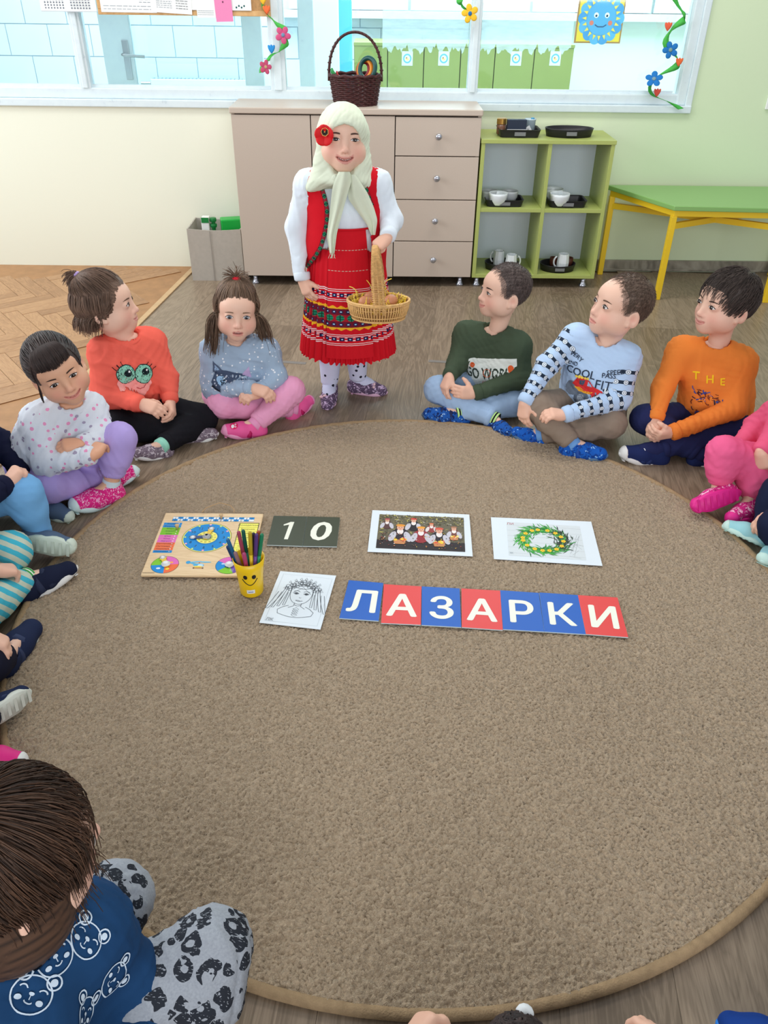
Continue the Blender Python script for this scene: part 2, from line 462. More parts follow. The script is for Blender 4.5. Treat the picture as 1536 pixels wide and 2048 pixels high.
# ---- interior window to the hall
def paintfn(t, p):
    n = t.noise(t.objco(), 24, 4, 0.65)
    t.l.new(t.ramp(n, [(0.27, lin((196, 212, 220))), (0.36, lin((214, 228, 234))), (0.7, lin((220, 234, 238)))]), p.inputs['Base Color'])
    t.bump(n, 0.2, 0.003)
m_frame = mat('window_paint', rough=0.45, fn=paintfn)
def glassfn(t, p):
    m = t.m; out = t.n['Material Output']
    tr = t.add('ShaderNodeBsdfTransparent'); tr.inputs[0].default_value = (0.93, 0.98, 0.99, 1)
    gl = t.add('ShaderNodeBsdfGlossy'); gl.inputs['Roughness'].default_value = 0.03
    fr = t.add('ShaderNodeFresnel'); fr.inputs[0].default_value = 1.45
    mx = t.add('ShaderNodeMixShader'); t.l.new(t.math('MULTIPLY_ADD', fr.outputs[0], 1.0, 0.03), mx.inputs[0]); t.l.new(tr.outputs[0], mx.inputs[1]); t.l.new(gl.outputs[0], mx.inputs[2])
    t.l.new(mx.outputs[0], out.inputs['Surface'])
m_glass = mat('window_glass', fn=glassfn)
def filmfn(t, p):
    out = t.n['Material Output']
    tr = t.add('ShaderNodeBsdfTransparent'); df = t.add('ShaderNodeBsdfDiffuse'); df.inputs[0].default_value = lin((235, 246, 248))
    tl = t.add('ShaderNodeBsdfTranslucent'); tl.inputs[0].default_value = lin((225, 244, 250)); a = t.add('ShaderNodeAddShader')
    m2 = t.add('ShaderNodeMixShader', i_0=0.6); t.l.new(df.outputs[0], m2.inputs[1]); t.l.new(tl.outputs[0], m2.inputs[2])
    n = t.noise(t.mapping(t.objco(), (3, 3, 14)), 4, 4, 0.6)
    mx = t.add('ShaderNodeMixShader'); t.l.new(t.math('MULTIPLY_ADD', n, 0.5, 0.28), mx.inputs[0]); t.l.new(tr.outputs[0], mx.inputs[1]); t.l.new(m2.outputs[0], mx.inputs[2])
    t.l.new(mx.outputs[0], out.inputs['Surface'])
m_film = mat('frosted_film', fn=filmfn)
win = empty('window_1', (-0.6, WALL_Y+0.05, SILL)); tag(win, 'long white painted interior window band above the cabinet', None, None, 'structure')
YF = WALL_Y+0.002
fr = MB(); fr.box((WX0, YF-0.02, SILL-0.004), (WX1+0.03, YF+0.10, SILL+0.03)); fr.build('sill_board', m_frame, win, bevel=0.004)
MB().box((WX0, YF+0.0, SILL+0.03), (WX1, YF+0.07, SILL+0.078)).build('bottom_rail', m_frame, win, bevel=0.006)
MB().box((WX1-0.045, YF-0.005, SILL+0.03), (WX1, YF+0.08, ZTOP)).build('side_jamb', m_frame, win, bevel=0.006)
MB().box((WX1-0.002, YF-0.014, SILL-0.004), (WX1+0.03, YF, ZTOP)).build('side_casing', m_frame, win, bevel=0.004)
MB().box((WX0, YF, ZTOP-0.05), (WX1, YF+0.07, ZTOP)).build('top_rail', m_frame, win)
mull = [pY(158, 100, WALL_Y)[0], pY(553, 100, WALL_Y)[0], pY(950, 100, WALL_Y)[0]]
for mx_, wd in zip(mull, (0.052, 0.075, 0.05)):
    mb = MB(); mb.box((mx_-wd/2, YF+0.0, SILL+0.07), (mx_+wd/2, YF+0.07, ZTOP-0.05)); mb.box((mx_-wd/4, YF-0.008, SILL+0.075), (mx_+wd/4, YF+0.01, ZTOP-0.05)); mb.build('mullion', m_frame, win, bevel=0.004)
edges = [WX0]+mull+[WX1-0.045]
for a, b_ in zip(edges[:-1], edges[1:]):
    MB().box((a, YF+0.034, SILL+0.07), (b_, YF+0.038, ZTOP-0.04)).build('pane', m_glass, win)
    bd = MB()
    for za in (SILL+0.078,): bd.box((a+0.02, YF+0.02, za-0.002), (b_-0.02, YF+0.034, za+0.012))
    bd.build('glazing_bead', m_frame, win)
# peeling privacy film with a ragged lower edge on the two right panes
for (xa, xb) in ((pY(765, 100, WALL_Y)[0], mull[2]-0.03), (mull[2]+0.03, pY(1145, 100, WALL_Y)[0])):
    n = 60; xs = np.linspace(xa, xb, n); zr = pY(900, 103, WALL_Y)[2]
    rr = random.Random(int(xa*100)); zz = [zr+0.012*math.sin(i*0.9)+0.014*(rr.random()-0.5)+(0.02 if rr.random() < 0.2 else 0) for i in range(n)]
    Vv = [(x, YF+0.042, z) for x, z in zip(xs, zz)]+[(x, YF+0.042, 1.9) for x in xs]
    obj('privacy_film', Vv, [(i, i+1, n+i+1, n+i) for i in range(n-1)], m_film, win)

# ================================================================== the hall behind the glass
HY = 6.7
m_tile = mat('white_wall_tile', (222, 238, 244), 0.2, var=0.03, vscale=3)
m_grout = mat('tile_grout', (178, 202, 216), 0.8)
hw = MB().box((-4.2, HY, 0), (4.5, HY+0.1, 2.9)).build('wall_hall', m_grout); tag(hw, 'pale tiled wall of the hall beyond the window', None, None, 'structure')
TW, TH = 0.30, 0.20
tme = MB().box((0.003, -0.008, 0.003), (TW-0.003, 0, TH-0.003)); tme = fastmesh('wall_tile', tme.v, tme.f, m_tile)
hb = np.array(hw.location)
for i in range(17):
    for j in range(2, 11):
        x = -4.2+i*TW
        o = link('wall_tile', tme, hw); o.location = (x-hb[0]+(TW/2 if j % 2 else 0), HY-hb[1], j*TH-hb[2])
m_hallw = mat('hall_wall_paint', (228, 240, 238), 0.7)
MB().box((0.75+0.0, HY-0.02, 0), (4.5, HY-0.002, 2.9)).build('painted_panel', m_hallw, hw)
hf = MB().box((-4.2, WALL_Y+0.15, -0.03), (4.5, HY, 0)).build('floor_hall', mat('hall_floor', (200, 214, 214), 0.4)); tag(hf, 'pale floor of the hall beyond the window', None, None, 'structure')
# upper window band of the hall's far wall with its frames
hwn = empty('window_2', (2.0, HY-0.03, 1.62)); tag(hwn, 'white framed hall window seen high through the glass', None, None, 'structure')
def skyfn(t, p):
    p.inputs['Emission Color'].default_value = (0.80, 0.93, 1.0, 1); p.inputs['Emission Strength'].default_value = 1.6
m_sky = mat('window_daylight', (240, 250, 255), 0.3, fn=skyfn)
z0 = pY(1000, 22, HY)[2]
for k in range(5):
    x0 = -0.65+k*0.86
    f_ = MB(); f_.box((x0, HY-0.06, z0), (x0+0.84, HY-0.022, z0+0.05)); f_.box((x0, HY-0.06, z0+0.05), (x0+0.06, HY-0.022, z0+1.1)); f_.box((x0+0.78, HY-0.06, z0+0.05), (x0+0.84, HY-0.022, z0+1.1))
    f_.build('casement', m_frame, hwn); MB().box((x0+0.06, HY-0.04, z0+0.05), (x0+0.78, HY-0.03, z0+1.1)).build('pane', m_sky, hwn)
MB().box((-0.75, HY-0.12, z0-0.05), (3.6, HY-0.022, z0-0.005)).build('window_ledge', m_frame, hwn)
# cyan painted door post
a = pY(668, 60, 5.6); c2 = pY(703, 60, 5.6)
tag(MB().box((a[0], 5.6, 0), (c2[0], 5.72, 2.6)).build('trim_1', mat('cyan_paint', (96, 200, 232), 0.5)), 'bright cyan painted door post in the hall', None, None, 'structure')
a = pY(596, 60, 4.9); c2 = pY(628, 60, 4.9)
tag(MB().box((a[0], 4.9, 0), (c2[0], 4.98, 2.6)).build('trim_2', m_frame, bevel=0.006), 'white door post close behind the window glass', None, None, 'structure')
a = pY(628, 60, 5.3); c2 = pY(668, 60, 5.3)
tag(MB().box((a[0]-0.05, 5.45, 0), (c2[0]+0.02, 5.5, 2.6)).build('door_2', m_white, bevel=0.006), 'white door leaf behind the wicker basket in the hall', None, None, 'structure')
# glazed white door with lever handle
DY = 4.95
d0 = pY(205, 100, DY)[0]; d1 = pY(525, 100, DY)[0]; dg0 = pY(272, 150, DY)[0]; dg1 = pY(490, 150, DY)[0]; dz = pY(380, 172, DY)[2]
door = empty('door_1', ((d0+d1)/2, DY, 0)); tag(door, 'white glazed hall door with metal lever handle behind the left window panes', None, None, 'structure')
MB().box((d0, DY, 0), (dg0, DY+0.04, 2.1)).build('stile', m_frame, door, bevel=0.004); MB().box((dg1, DY, 0), (d1, DY+0.04, 2.1)).build('stile', m_frame, door, bevel=0.004)
MB().box((dg0, DY, 0), (dg1, DY+0.04, dz)).build('door_rail', m_frame, door, bevel=0.004); MB().box((dg0, DY+0.016, dz), (dg1, DY+0.022, 2.0)).build('pane', m_glass, door)
m_metal = mat('brushed_metal', (190, 196, 200), 0.28, metal=0.9)
hp0 = pY(248, 80, DY-0.006); hp1 = pY(253, 160, DY-0.006)
MB().box((hp0[0]-0.016, DY-0.008, hp1[2]), (hp0[0]+0.018, DY-0.0005, hp0[2])).build('handle_plate', m_metal, door, bevel=0.003)
hc = pY(246, 109, DY-0.03); MB().tube([hc+[0, .03, 0], hc+[0, -.01, 0], hc+[0.02, -.02, -0.002], hc+[0.12, -.02, -.008]], 0.0075, 8).build('lever_handle', m_metal, door, smooth=True)
# radiator
ra = pY(300, 158, HY-0.12); rb = pY(500, 158, HY-0.12)
rad = empty('radiator', ((ra[0]+rb[0])/2, HY-0.09, 0.1), 'white ribbed radiator low on the tiled hall wall', 'radiator')
m_rad = mat('radiator_enamel', (232, 242, 246), 0.35)
ztop = ra[2]
MB().box((ra[0], HY-0.12, ztop-0.5), (rb[0], HY-0.1, ztop)).build('front_panel', m_rad, rad, bevel=0.004)
gr = MB(); k = 26
for i in range(k):
    x = ra[0]+(i+0.5)*(rb[0]-ra[0])/k; gr.box((x-0.006, HY-0.1, ztop-0.03), (x+0.006, HY-0.04, ztop+0.004))
gr.build('top_grille', mat('radiator_grille', (176, 200, 212), 0.5), rad)
MB().tube([(ra[0]-0.07, HY-0.11, ztop-0.03), (ra[0], HY-0.11, ztop-0.03)], 0.016, 10).build('valve', m_metal, rad)
# green lockers
LY = 6.05
m_lock = mat('locker_green', (140, 154, 88), 0.5, var=0.04, vscale=3)
m_lockd = mat('locker_gap', (84, 104, 40), 0.7)
m_print = colmat('flat_print', rough=0.55, spec=0.25)
cuts = [708, 775, 847, 920, 988, 1066, 1144]
ztop = pY(950, 94, LY)[2]
lk = []
for i in range(len(cuts)-1):
    x0 = pY(cuts[i], 140, LY)[0]; x1 = pY(cuts[i+1], 140, LY)[0]
    u = empty('locker', ((x0+x1)/2, LY+0.15, 0), None, 'locker', 'green lockers in the hall')
    lk.append(u)
    MB().box((x0+0.001, LY+0.018, 0), (x1-0.001, LY+0.36, ztop)).build('body', m_lockd, u)
    MB().box((x0+0.003, LY, 0.05), (x1-0.003, LY+0.018, ztop-0.001)).build('door', m_lock, u, bevel=0.002)
    MB().box((x0, LY-0.004, ztop), (x1, LY+0.37, ztop+0.018)).build('top_panel', m_lock, u)
    if cuts[i] in (775, 847, 988, 1066):
        c = pY((cuts[i]+cuts[i+1])/2, 117, LY)[2]; f = Flat(); s_ = 0.036
        f.rect(-s_, -s_*1.15, s_, s_*1.15, (214, 236, 246)).ring(0, 0, 0.019, 0.028, (96, 176, 222)).disc(0, -0.002, 0.013, (236, 206, 140), 0.010).disc(-0.005, 0.004, 0.005, (170, 120, 84)).disc(0.006, 0.004, 0.004, (240, 240, 236))
        f.build('sticker', ((x0+x1)/2+0.01, LY-0.0005, c), (1, 0, 0), (0, 0, 1), m_print, u)
for u, l in zip(lk, ('green locker in the hall, directly behind the wicker basket handle', 'green locker with a blue ring sticker, first one right of the wicker basket', 'green locker with a sticker, left of the one split by the middle window post', 'green locker without a sticker behind the middle window post', 'green locker with a sticker just right of the middle window post', 'green locker with a sticker at the right end of the row')): u['label'] = l
# sun picture in a wooden frame, on the hall wall
PY_ = 5.2
pa = pY(1148, 86, PY_); pb = pY(1240, 84, PY_)
pic = empty('sun_picture', ((pa[0]+pb[0])/2, PY_, pa[2]), 'yellow framed picture of a blue sun face hanging behind the right pane', 'picture')
wd = (pb[0]-pa[0]); ht = 0.42; x0 = pa[0]-0.0; zb = pa[2]
MB().box((x0, PY_, zb), (x0+wd, PY_+0.012, zb+ht)).build('frame', mat('thin_wood_frame', (176, 126, 72), 0.5), pic)
f = Flat(); f.rect(0.008, 0.008, wd-0.008, ht-0.008, (246, 206, 60))
cx, cz = wd*0.52, 0.008+pY(1195, 40, PY_)[2]-zb
for i in range(14):
    t_ = 2*math.pi*i/14; f.disc(cx+0.098*math.cos(t_), cz+0.098*math.sin(t_), 0.031, (70, 152, 216) if i % 2 else (92, 172, 226))
for i in range(20):
    t_ = 2*math.pi*i/20; f.poly([(cx+0.084*math.cos(t_-.1), cz+0.084*math.sin(t_-.1)), (cx+0.108*math.cos(t_), cz+0.108*math.sin(t_)), (cx+0.084*math.cos(t_+.1), cz+0.084*math.sin(t_+.1))], (246, 212, 90))
f.disc(cx, cz, 0.082, (86, 166, 222)).disc(cx-0.03, cz+0.015, 0.013, (240, 246, 250)).disc(cx+0.03, cz+0.015, 0.013, (240, 246, 250)).disc(cx-0.03, cz+0.012, 0.006, (40, 60, 90)).disc(cx+0.03, cz+0.012, 0.006, (40, 60, 90))
f.disc(cx-0.052, cz-0.022, 0.012, (226, 120, 104)).disc(cx+0.052, cz-0.022, 0.012, (226, 120, 104))
f.line([(cx-0.032, cz-0.03), (cx-0.015, cz-0.04), (cx+0.015, cz-0.04), (cx+0.032, cz-0.03)], 0.006, (40, 80, 130))
f.build('print', (x0, PY_-0.0006, zb), (1, 0, 0), (0, 0, 1), m_print, pic)
MB().tube([(x0+wd/2-0.1, PY_+0.006, zb+ht), (x0+wd/2, PY_+0.006, zb+ht+0.3), (x0+wd/2+0.1, PY_+0.006, zb+ht)], 0.002, 5).build('hanging_string', m_white, pic)
# ================================================================== furniture
m_beige = mat('beige_laminate', (196, 182, 168), 0.42, spec=0.4, var=0.015, vscale=200)
m_beige2 = mat('beige_edge', (176, 162, 148), 0.5)
m_gap = mat('dark_gap', (60, 52, 48), 0.8)
m_steel = mat('satin_steel', (186, 190, 200), 0.25, metal=0.85)
CX0, CX1, CY0, CZ0, CZ1 = -0.690, 0.469, 4.05, 0.05, 0.80
cab = empty('storage_cabinet', ((CX0+CX1)/2, 4.2, 0), 'beige cabinet with two doors and four drawers under the window', 'cabinet')
MB().box((CX0+0.004, CY0+0.02, CZ0), (CX1-0.004, WALL_Y-0.022, CZ1)).build('body', m_gap, cab)
MB().box((CX0, CY0+0.019, CZ0), (CX0+0.016, WALL_Y-0.022, CZ1)).build('side_panel', m_beige, cab)
MB().box((CX1-0.016, CY0+0.019, CZ0), (CX1, WALL_Y-0.022, CZ1)).build('side_panel', m_beige, cab)
MB().box((CX0-0.004, CY0-0.006, CZ1), (CX1+0.004, WALL_Y-0.02, CZ1+0.026)).build('top_panel', m_beige, cab, bevel=0.004)
xd1 = pY(625, 350, CY0)[0]; xd2 = pY(789, 350, CY0)[0]; g = 0.0022
for a, b_ in ((CX0, xd1), (xd1, xd2)):
    MB().box((a+g, CY0, CZ0), (b_-g, CY0+0.018, CZ1-0.005)).build('door', m_beige, cab, bevel=0.0015)
zs = [CZ1-0.005]+[pY(870, y, CY0)[2] for y in (313, 400, 483)]+[CZ0]
for i in range(4):
    dr = MB().box((xd2+g, CY0, zs[i+1]+g), (CX1-0.001, CY0+0.018, zs[i]-g)).build('drawer', m_beige, cab, bevel=0.0015)
    cx, cz = (xd2+CX1)/2+0.003, (zs[i]+zs[i+1])/2+0.003
    MB().lathe((cx, CY0, cz), [(0.006, 0), (0.006, 0.012), (0.0135, 0.015), (0.015, 0.021), (0.012, 0.027), (0.004, 0.029)], 20, R=rotx(math.pi/2)).build('knob', m_steel, dr, smooth=True)
def foot(parent, x, y, h=0.05):
    MB().lathe((x, y, 0), [(0.019, 0), (0.02, 0.004), (0.015, 0.012), (0.0105, 0.024), (0.0125, h)], 16).build('foot', m_steel, parent, smooth=True)
for x in (CX0+0.05, -0.1, CX1-0.05):
    for y in (CY0+0.04, 4.3): foot(cab, x, y)

# ---- green open shelf
m_green = mat('lime_laminate', (172, 184, 104), 0.45, var=0.02, vscale=60)
m_back = mat('pale_blue_back', (222, 234, 248), 0.6)
SX0, SX1, SY0, SZ0, SZ1 = 0.476, 1.105, 4.05, 0.05, 0.703
sh = empty('open_shelf', ((SX0+SX1)/2, 4.2, 0), 'lime green open shelf with four compartments of crockery', 'shelf')
T = 0.018; SD = WALL_Y-0.024
MB().box((SX0, SY0, SZ0), (SX0+T, SD, SZ1-T)).build('side_panel', m_green, sh, bevel=0.001); MB().box((SX1-T, SY0, SZ0), (SX1, SD, SZ1-T)).build('side_panel', m_green, sh, bevel=0.001)
MB().box((SX0-0.002, SY0-0.004, SZ1-T), (SX1+0.004, SD, SZ1)).build('top_panel', m_green, sh, bevel=0.0015); MB().box((SX0+T, SY0, SZ0), (SX1-T, SD, SZ0+T)).build('bottom_panel', m_green, sh, bevel=0.001)
xm = pY(1086, 420, SY0)[0]; zm = pY(1020, 421, SY0)[2]
MB().box((xm-T/2, SY0+0.002, SZ0+T), (xm+T/2, SD-0.006, SZ1-T)).build('divider', m_green, sh, bevel=0.001)
for a, b_ in ((SX0+T, xm-T/2), (xm+T/2, SX1-T)):
    MB().box((a, SY0+0.002, zm-T/2), (b_, SD-0.006, zm+T/2)).build('shelf_board', m_green, sh, bevel=0.001)
MB().box((SX0+T, SD-0.006, SZ0+T), (SX1-T, SD, SZ1-T)).build('back_panel', m_back, sh)
for x in (SX0+0.03, SX1-0.045):
    for y in (SY0+0.04, 4.29): foot(sh, x, y)
# ---- trays and crockery
m_black = mat('black_plastic', (34, 34, 38), 0.38)
m_porc = mat('white_porcelain', (226, 234, 238), 0.22, spec=0.5)
m_porcg = mat('grey_porcelain', (186, 192, 196), 0.3)
m_tag = mat('silver_label', (120, 122, 124), 0.4)
def rect_tray(c, w, d, h, label, rz=0.0):
    t = empty('rectangular_tray', c, label, 'tray', 'black serving trays'); n = 6
    def rr(w_, d_, r):
        pts = []
        for (sx, sy, a0) in ((1, 1, 0), (-1, 1, 90), (-1, -1, 180), (1, -1, 270)):
            for i in range(n+1):
                a = math.radians(a0+90*i/n); pts.append((sx*(w_/2-r)+r*math.cos(a), sy*(d_/2-r)+r*math.sin(a)))
        return np.array(pts)
    loops = [(rr(w*0.9, d*0.88, .02), 0.0), (rr(w*.98, d*.97, .02), h*0.9), (rr(w, d, .022), h), (rr(w*.965, d*.95, .018), h), (rr(w*.93, d*.91, .018), h*.85), (rr(w*.86, d*.83, .016), 0.004)]
    Vv = []; Ff = []; k = 4*(n+1)
    for P_, z in loops:
        P_ = P_@rotz(rz)[:2, :2].T
        Vv += [(c[0]+x, c[1]+y, c[2]+z) for x, y in P_]
    for i in range(len(loops)-1):
        for j in range(k): Ff.append((i*k+j, i*k+(j+1) % k, (i+1)*k+(j+1) % k, (i+1)*k+j))
    Ff.append(tuple(range(k-1, -1, -1))); Ff.append(tuple((len(loops)-1)*k+j for j in range(k)))
    obj('tray_body', Vv, Ff, m_black, t)
    MB().box((c[0]-0.026, c[1]-d/2-0.0005, c[2]+h*0.25), (c[0]+0.026, c[1]-d/2+0.012, c[2]+h*0.72)).build('handle_label', m_tag, t)
    return t
def round_tray(c, r, h, label, ay=0.8):
    t = empty('round_tray', c, label, 'tray', 'black serving trays')
    MB().lathe(c, [(r*0.93, 0), (r, h*0.9), (r*1.01, h), (r*.975, h), (r*.95, h*.9), (r*.89, .005), (0.001, .005)], 40, ax=(1, ay)).build('tray_body', m_black, t, smooth=True)
    MB().box((c[0]-0.024, c[1]-r*ay*1.005, c[2]+h*.3), (c[0]+0.024, c[1]-r*ay*0.96, c[2]+h*.75)).build('handle_label', m_tag, t)
    return t
def bowl(c, r, h, label, m=None):
    prof = [(r*0.60, 0), (r*0.66, 0.004), (r*0.93, h*0.42), (r*0.995, h*0.8), (r, h), (r*0.965, h), (r*0.94, h*.85), (r*.8, h*.42), (r*.5, .008), (0.001, .008)]
    o = MB().lathe(c, prof, 36).build('bowl', m or m_porc, smooth=True); tag(o, label, 'bowl', 'white bowls on the shelf')
def mug(c, r, h, label, ang, m=None):
    t = empty('mug', c, label, 'mug', 'white faceted mugs')
    MB().lathe(c, [(r*.86, 0), (r*1.0, h*.12), (r*1.06, h*.45), (r*.92, h*.96), (r*.9, h), (r*.82, h), (r*.8, h*.9), (r*.8, .01), (.001, .01)], 10).build('cup_body', m or m_porc, t)
    d = np.array([math.cos(ang), math.sin(ang), 0]); P_ = []
    for i in range(9):
        a = -1.2+2.4*i/8; P_.append(np.array(c)+d*(r*0.95+0.022*math.cos(a))+np.array([0, 0, h*.52+0.028*math.sin(a)]))
    MB().tube(P_, 0.0045, 8).build('handle', m or m_porc, t, smooth=True)
zt = zm+T/2+0.001; zb = SZ0+T+0.001
def at(x, y, z): return pz(x, y, z)
c = at(1006, 405, zt); c[1] = min(c[1], 4.2); rect_tray((c[0]-0.004, 4.135, zt), 0.19, 0.13, 0.032, 'black rectangular tray with three white bowls in the upper left compartment')
bowl((pY(996, 395, 4.10)[0], 4.10, zt+.006), 0.046, 0.056, 'front white bowl of three on the left tray')
bowl((pY(979, 390, 4.16)[0], 4.165, zt+.006), 0.040, 0.052, 'greyish bowl at the back left of the left tray', m_porcg)
bowl((pY(1020, 390, 4.16)[0], 4.165, zt+.006), 0.040, 0.052, 'greyish bowl at the back right of the left tray', m_porcg)
c = pY(1132, 405, 4.135); rect_tray((c[0]-0.002, 4.135, zt), 0.19, 0.14, 0.032, 'black rectangular tray with two bowls in the upper right compartment')
bowl((pY(1119, 395, 4.10)[0], 4.10, zt+.006), 0.049, 0.056, 'front white bowl of two on the right tray')
bowl((pY(1107, 390, 4.17)[0], 4.175, zt+.006), 0.047, 0.062, 'rear white bowl of two on the right tray')
c1 = (pY(1003, 530, 4.15)[0], 4.155, zb); round_tray(c1, 0.088, 0.034, 'black round tray with two mugs in the lower left compartment')
mug((pY(999, 510, 4.17)[0], 4.175, zb+.006), 0.028, 0.078, 'rear white mug of two on the round tray', math.radians(150)); mug((pY(1022, 515, 4.135)[0], 4.12, zb+.006), 0.029, 0.075, 'front white mug of two on the round tray', math.radians(10))
c2 = (pY(1114, 532, 4.15)[0], 4.145, zb); round_tray(c2, 0.092, 0.034, 'black round tray with one white mug in the lower right compartment')
mug((pY(1125, 520, 4.14)[0], 4.125, zb+.006), 0.030, 0.08, 'white mug in front of two brown cups on the round tray', math.radians(190))
m_brown = mat('brown_cup', (96, 52, 40), 0.4)
for x, l in ((1108, 'small brown cup left behind the white mug'), (1138, 'small brown cup right behind the white mug')):
    q = pY(x, 520, 4.175); tag(MB().lathe((q[0], 4.178, zb+.006), [(0.018, 0), (0.022, .02), (0.022, .045), (0.019, .045), (0.018, .01), (.001, .01)], 18).build('small_cup', m_brown, smooth=True), l, 'cup', 'brown cups')
# on the shelf top
q = pz(1036, 268, SZ1+0.0); ty = 4.16
rect_tray((pY(1036, 262, ty)[0], ty, SZ1+.001), 0.20, 0.15, 0.034, 'black rectangular tray holding a dark box and containers on top of the shelf')
q = pY(1032, 250, ty-0.02); tag(MB().box((q[0]-0.045, ty-0.05, SZ1+.006), (q[0]+0.045, ty-0.02, SZ1+.075), R=rotz(0.03)).build('dark_box', [mat('navy_box', (34, 46, 66), 0.5)], bevel=0.002), 'dark navy box with a pale stripe standing in the top tray', 'box')
MB().box((q[0]-0.0452, ty-0.0515, SZ1+.028), (q[0]+0.0452, ty-0.049, SZ1+.034)).build('stripe', m_white, bpy.data.objects['dark_box'])
q = pY(1003, 250, ty); j = empty('jar', (q[0], ty, SZ1+.006), 'small glass jar with a gold lid in the top tray', 'jar')
MB().lathe((q[0], ty, SZ1+.006), [(0.02, 0), (0.022, .003), (0.022, .045)], 18).build('glass_body', mat('amber_glass', (120, 84, 66), 0.2), j, smooth=True); MB().lathe((q[0], ty, SZ1+.051), [(0.0235, 0), (0.0235, .022), (.02, .024)], 18).build('lid', mat('gold_lid', (200, 160, 84), 0.3, metal=.8), j)
q = pY(1060, 250, ty); j = empty('clear_container', (q[0], ty, SZ1+.006), 'clear plastic container with a white tag in the top tray', 'container')
MB().lathe((q[0], ty, SZ1+.006), [(0.022, 0), (0.026, .062), (.0275, .064), (.0275, .068)], 18).build('pot', mat('clear_plastic', (186, 206, 214), 0.2), j, smooth=True); MB().lathe((q[0]+.008, ty-.012, SZ1+.05), [(0.008, 0), (0.008, .03)], 10).build('blue_clip', mat('cyan_plastic', (70, 150, 190), 0.4), j)
f = Flat(); f.rect(-.014, -.014, .014, .014, (232, 236, 236), rot=.6).text('У', 0, 0, .016, (40, 40, 44)); f.build('tag', (q[0]-.012, ty-.0285, SZ1+.03), (1, 0, 0), (0, 0, 1), m_print, j)
round_tray((pY(1138, 262, ty)[0], ty, SZ1+.001), 0.115, 0.036, 'empty black oval tray on top of the green shelf', 0.62)

# ---- trapezoid table
m_tabg = mat('table_green', (132, 178, 104), 0.32, spec=0.5); m_tabe = mat('table_edge_green', (110, 158, 84), 0.45); m_yel = mat('yellow_steel', (236, 198, 36), 0.4, spec=0.5)
L1, L2, L3 = pz(1313, 598)[:2], pz(1199, 548)[:2], pz(1529, 604)[:2]
L2[1] = min(L2[1], WALL_Y-0.05); L4 = np.array([L3[0]+(L1[0]-L2[0]), L2[1]]); 
th = pY(1340, 410, L1[1])[2]; TT = 0.022; zt_ = th
tb = empty('trapezoid_table', ((L1[0]+L3[0])/2, L1[1]+0.1, 0), 'low green trapezoid table with yellow steel legs by the right wall', 'table')
poly = [L1+[-.012, -.02], L3+[.012, -.02], L4+[.05, .022], L2+[-.03, .022]]
o = MB().prism(poly, zt_-TT, zt_).build('table_top', [m_tabg], tb, bevel=0.003)
MB().prism([p*1.0 for p in [L1+[.0, -.004], L3+[0, -.004], L4+[.02, .012], L2+[-.01, .012]]], zt_-TT-.028, zt_-TT).build('apron_frame', m_yel, tb)
for Lq in (L1, L2, L3, L4):
    MB().box((Lq[0]-.0135, Lq[1]-.0135, 0), (Lq[0]+.0135, Lq[1]+.0135, zt_-TT-.028)).build('leg', m_yel, tb, bevel=.002)
zb1 = pY(1345, 452, L1[1])[2]
MB().bar((L2[0], L2[1], zb1-.0), (L3[0], L3[1], zb1), .02, .027).build('cross_brace', m_yel, tb); MB().bar((L1[0], L1[1], zb1), (L4[0], L4[1], zb1), .02, .027).build('cross_brace', m_yel, tb)

# ---- fabric bin with green toys
b0 = pz(386, 561); bw = 0.25; by0 = b0[1]; by1 = min(by0+0.24, WALL_Y-0.02); bh = pY(378, 458, by0)[2]
m_fab = mat('grey_fabric', (176, 170, 160), 0.9, var=.04, vscale=60, bump=.2, bscale=500)
bn = empty('fabric_bin', (b0[0]+bw/2, (by0+by1)/2, 0), 'grey fabric storage bin with green toys beside the cabinet', 'bin')
x0, x1 = b0[0], CX0-0.012
def panel(name, a, b_, th_=.006, curve=0.0):
    n = 9; Vv = []; a, b_ = np.array(a), np.array(b_); nn = np.array([-(b_-a)[1], (b_-a)[0]]); nn = nn/np.linalg.norm(nn)
    for s_ in (0, 1):
        for k in range(4):
            z = [0, bh*.35, bh*.75, bh][k]
            for i in range(n):
                t_ = i/(n-1); p = a+(b_-a)*t_+nn*(s_*th_)-nn*curve*math.sin(math.pi*t_)*(z/bh); zz = z-(.008*math.sin(math.pi*t_) if k == 3 else 0); Vv.append((p[0], p[1], zz))
    Ff = []
    for s_ in (0, 1):
        for k in range(3):
            for i in range(n-1):
                q_ = [s_*4*n+k*n+i, s_*4*n+k*n+i+1, s_*4*n+(k+1)*n+i+1, s_*4*n+(k+1)*n+i]; Ff.append(tuple(q_ if s_ == 0 else q_[::-1]))
    for i in range(n-1): Ff.append((3*n+i, 3*n+i+1, 7*n+i+1, 7*n+i))
    obj(name, Vv, Ff, m_fab, bn, smooth=False)
panel('front_panel', (x0, by0), (x1, by0), curve=-.004); panel('side_panel', (x1, by0), (x1, by1)); panel('back_panel', (x1, by1), (x0, by1)); panel('side_panel', (x0, by1), (x0, by0), curve=.006)
MB().box((x0, by0, .002), (x1, by1, .01)).build('bottom_panel', m_fab, bn)
MB().bar(((x0+x1)/2-.02, by0-.003, .0), ((x0+x1)/2-.02, by0-.001, bh-.01), .003, .002, up=(0, 1, 0)).build('seam', mat('grey_seam', (150, 144, 136), .9), bn)
m_gt = mat('green_toy', (30, 178, 70), 0.35); m_gt2 = mat('dark_green_toy', (26, 128, 62), 0.35)
tz = .012
bl = MB(); bl.box((x0+.06, by0+.08, tz), (x0+.10, by0+.13, bh+.035)); 
o = bl.build('toy_block', m_white, bevel=.004); tag(o, 'white toy block with green knobs in the fabric bin', 'toy')
kn = MB()
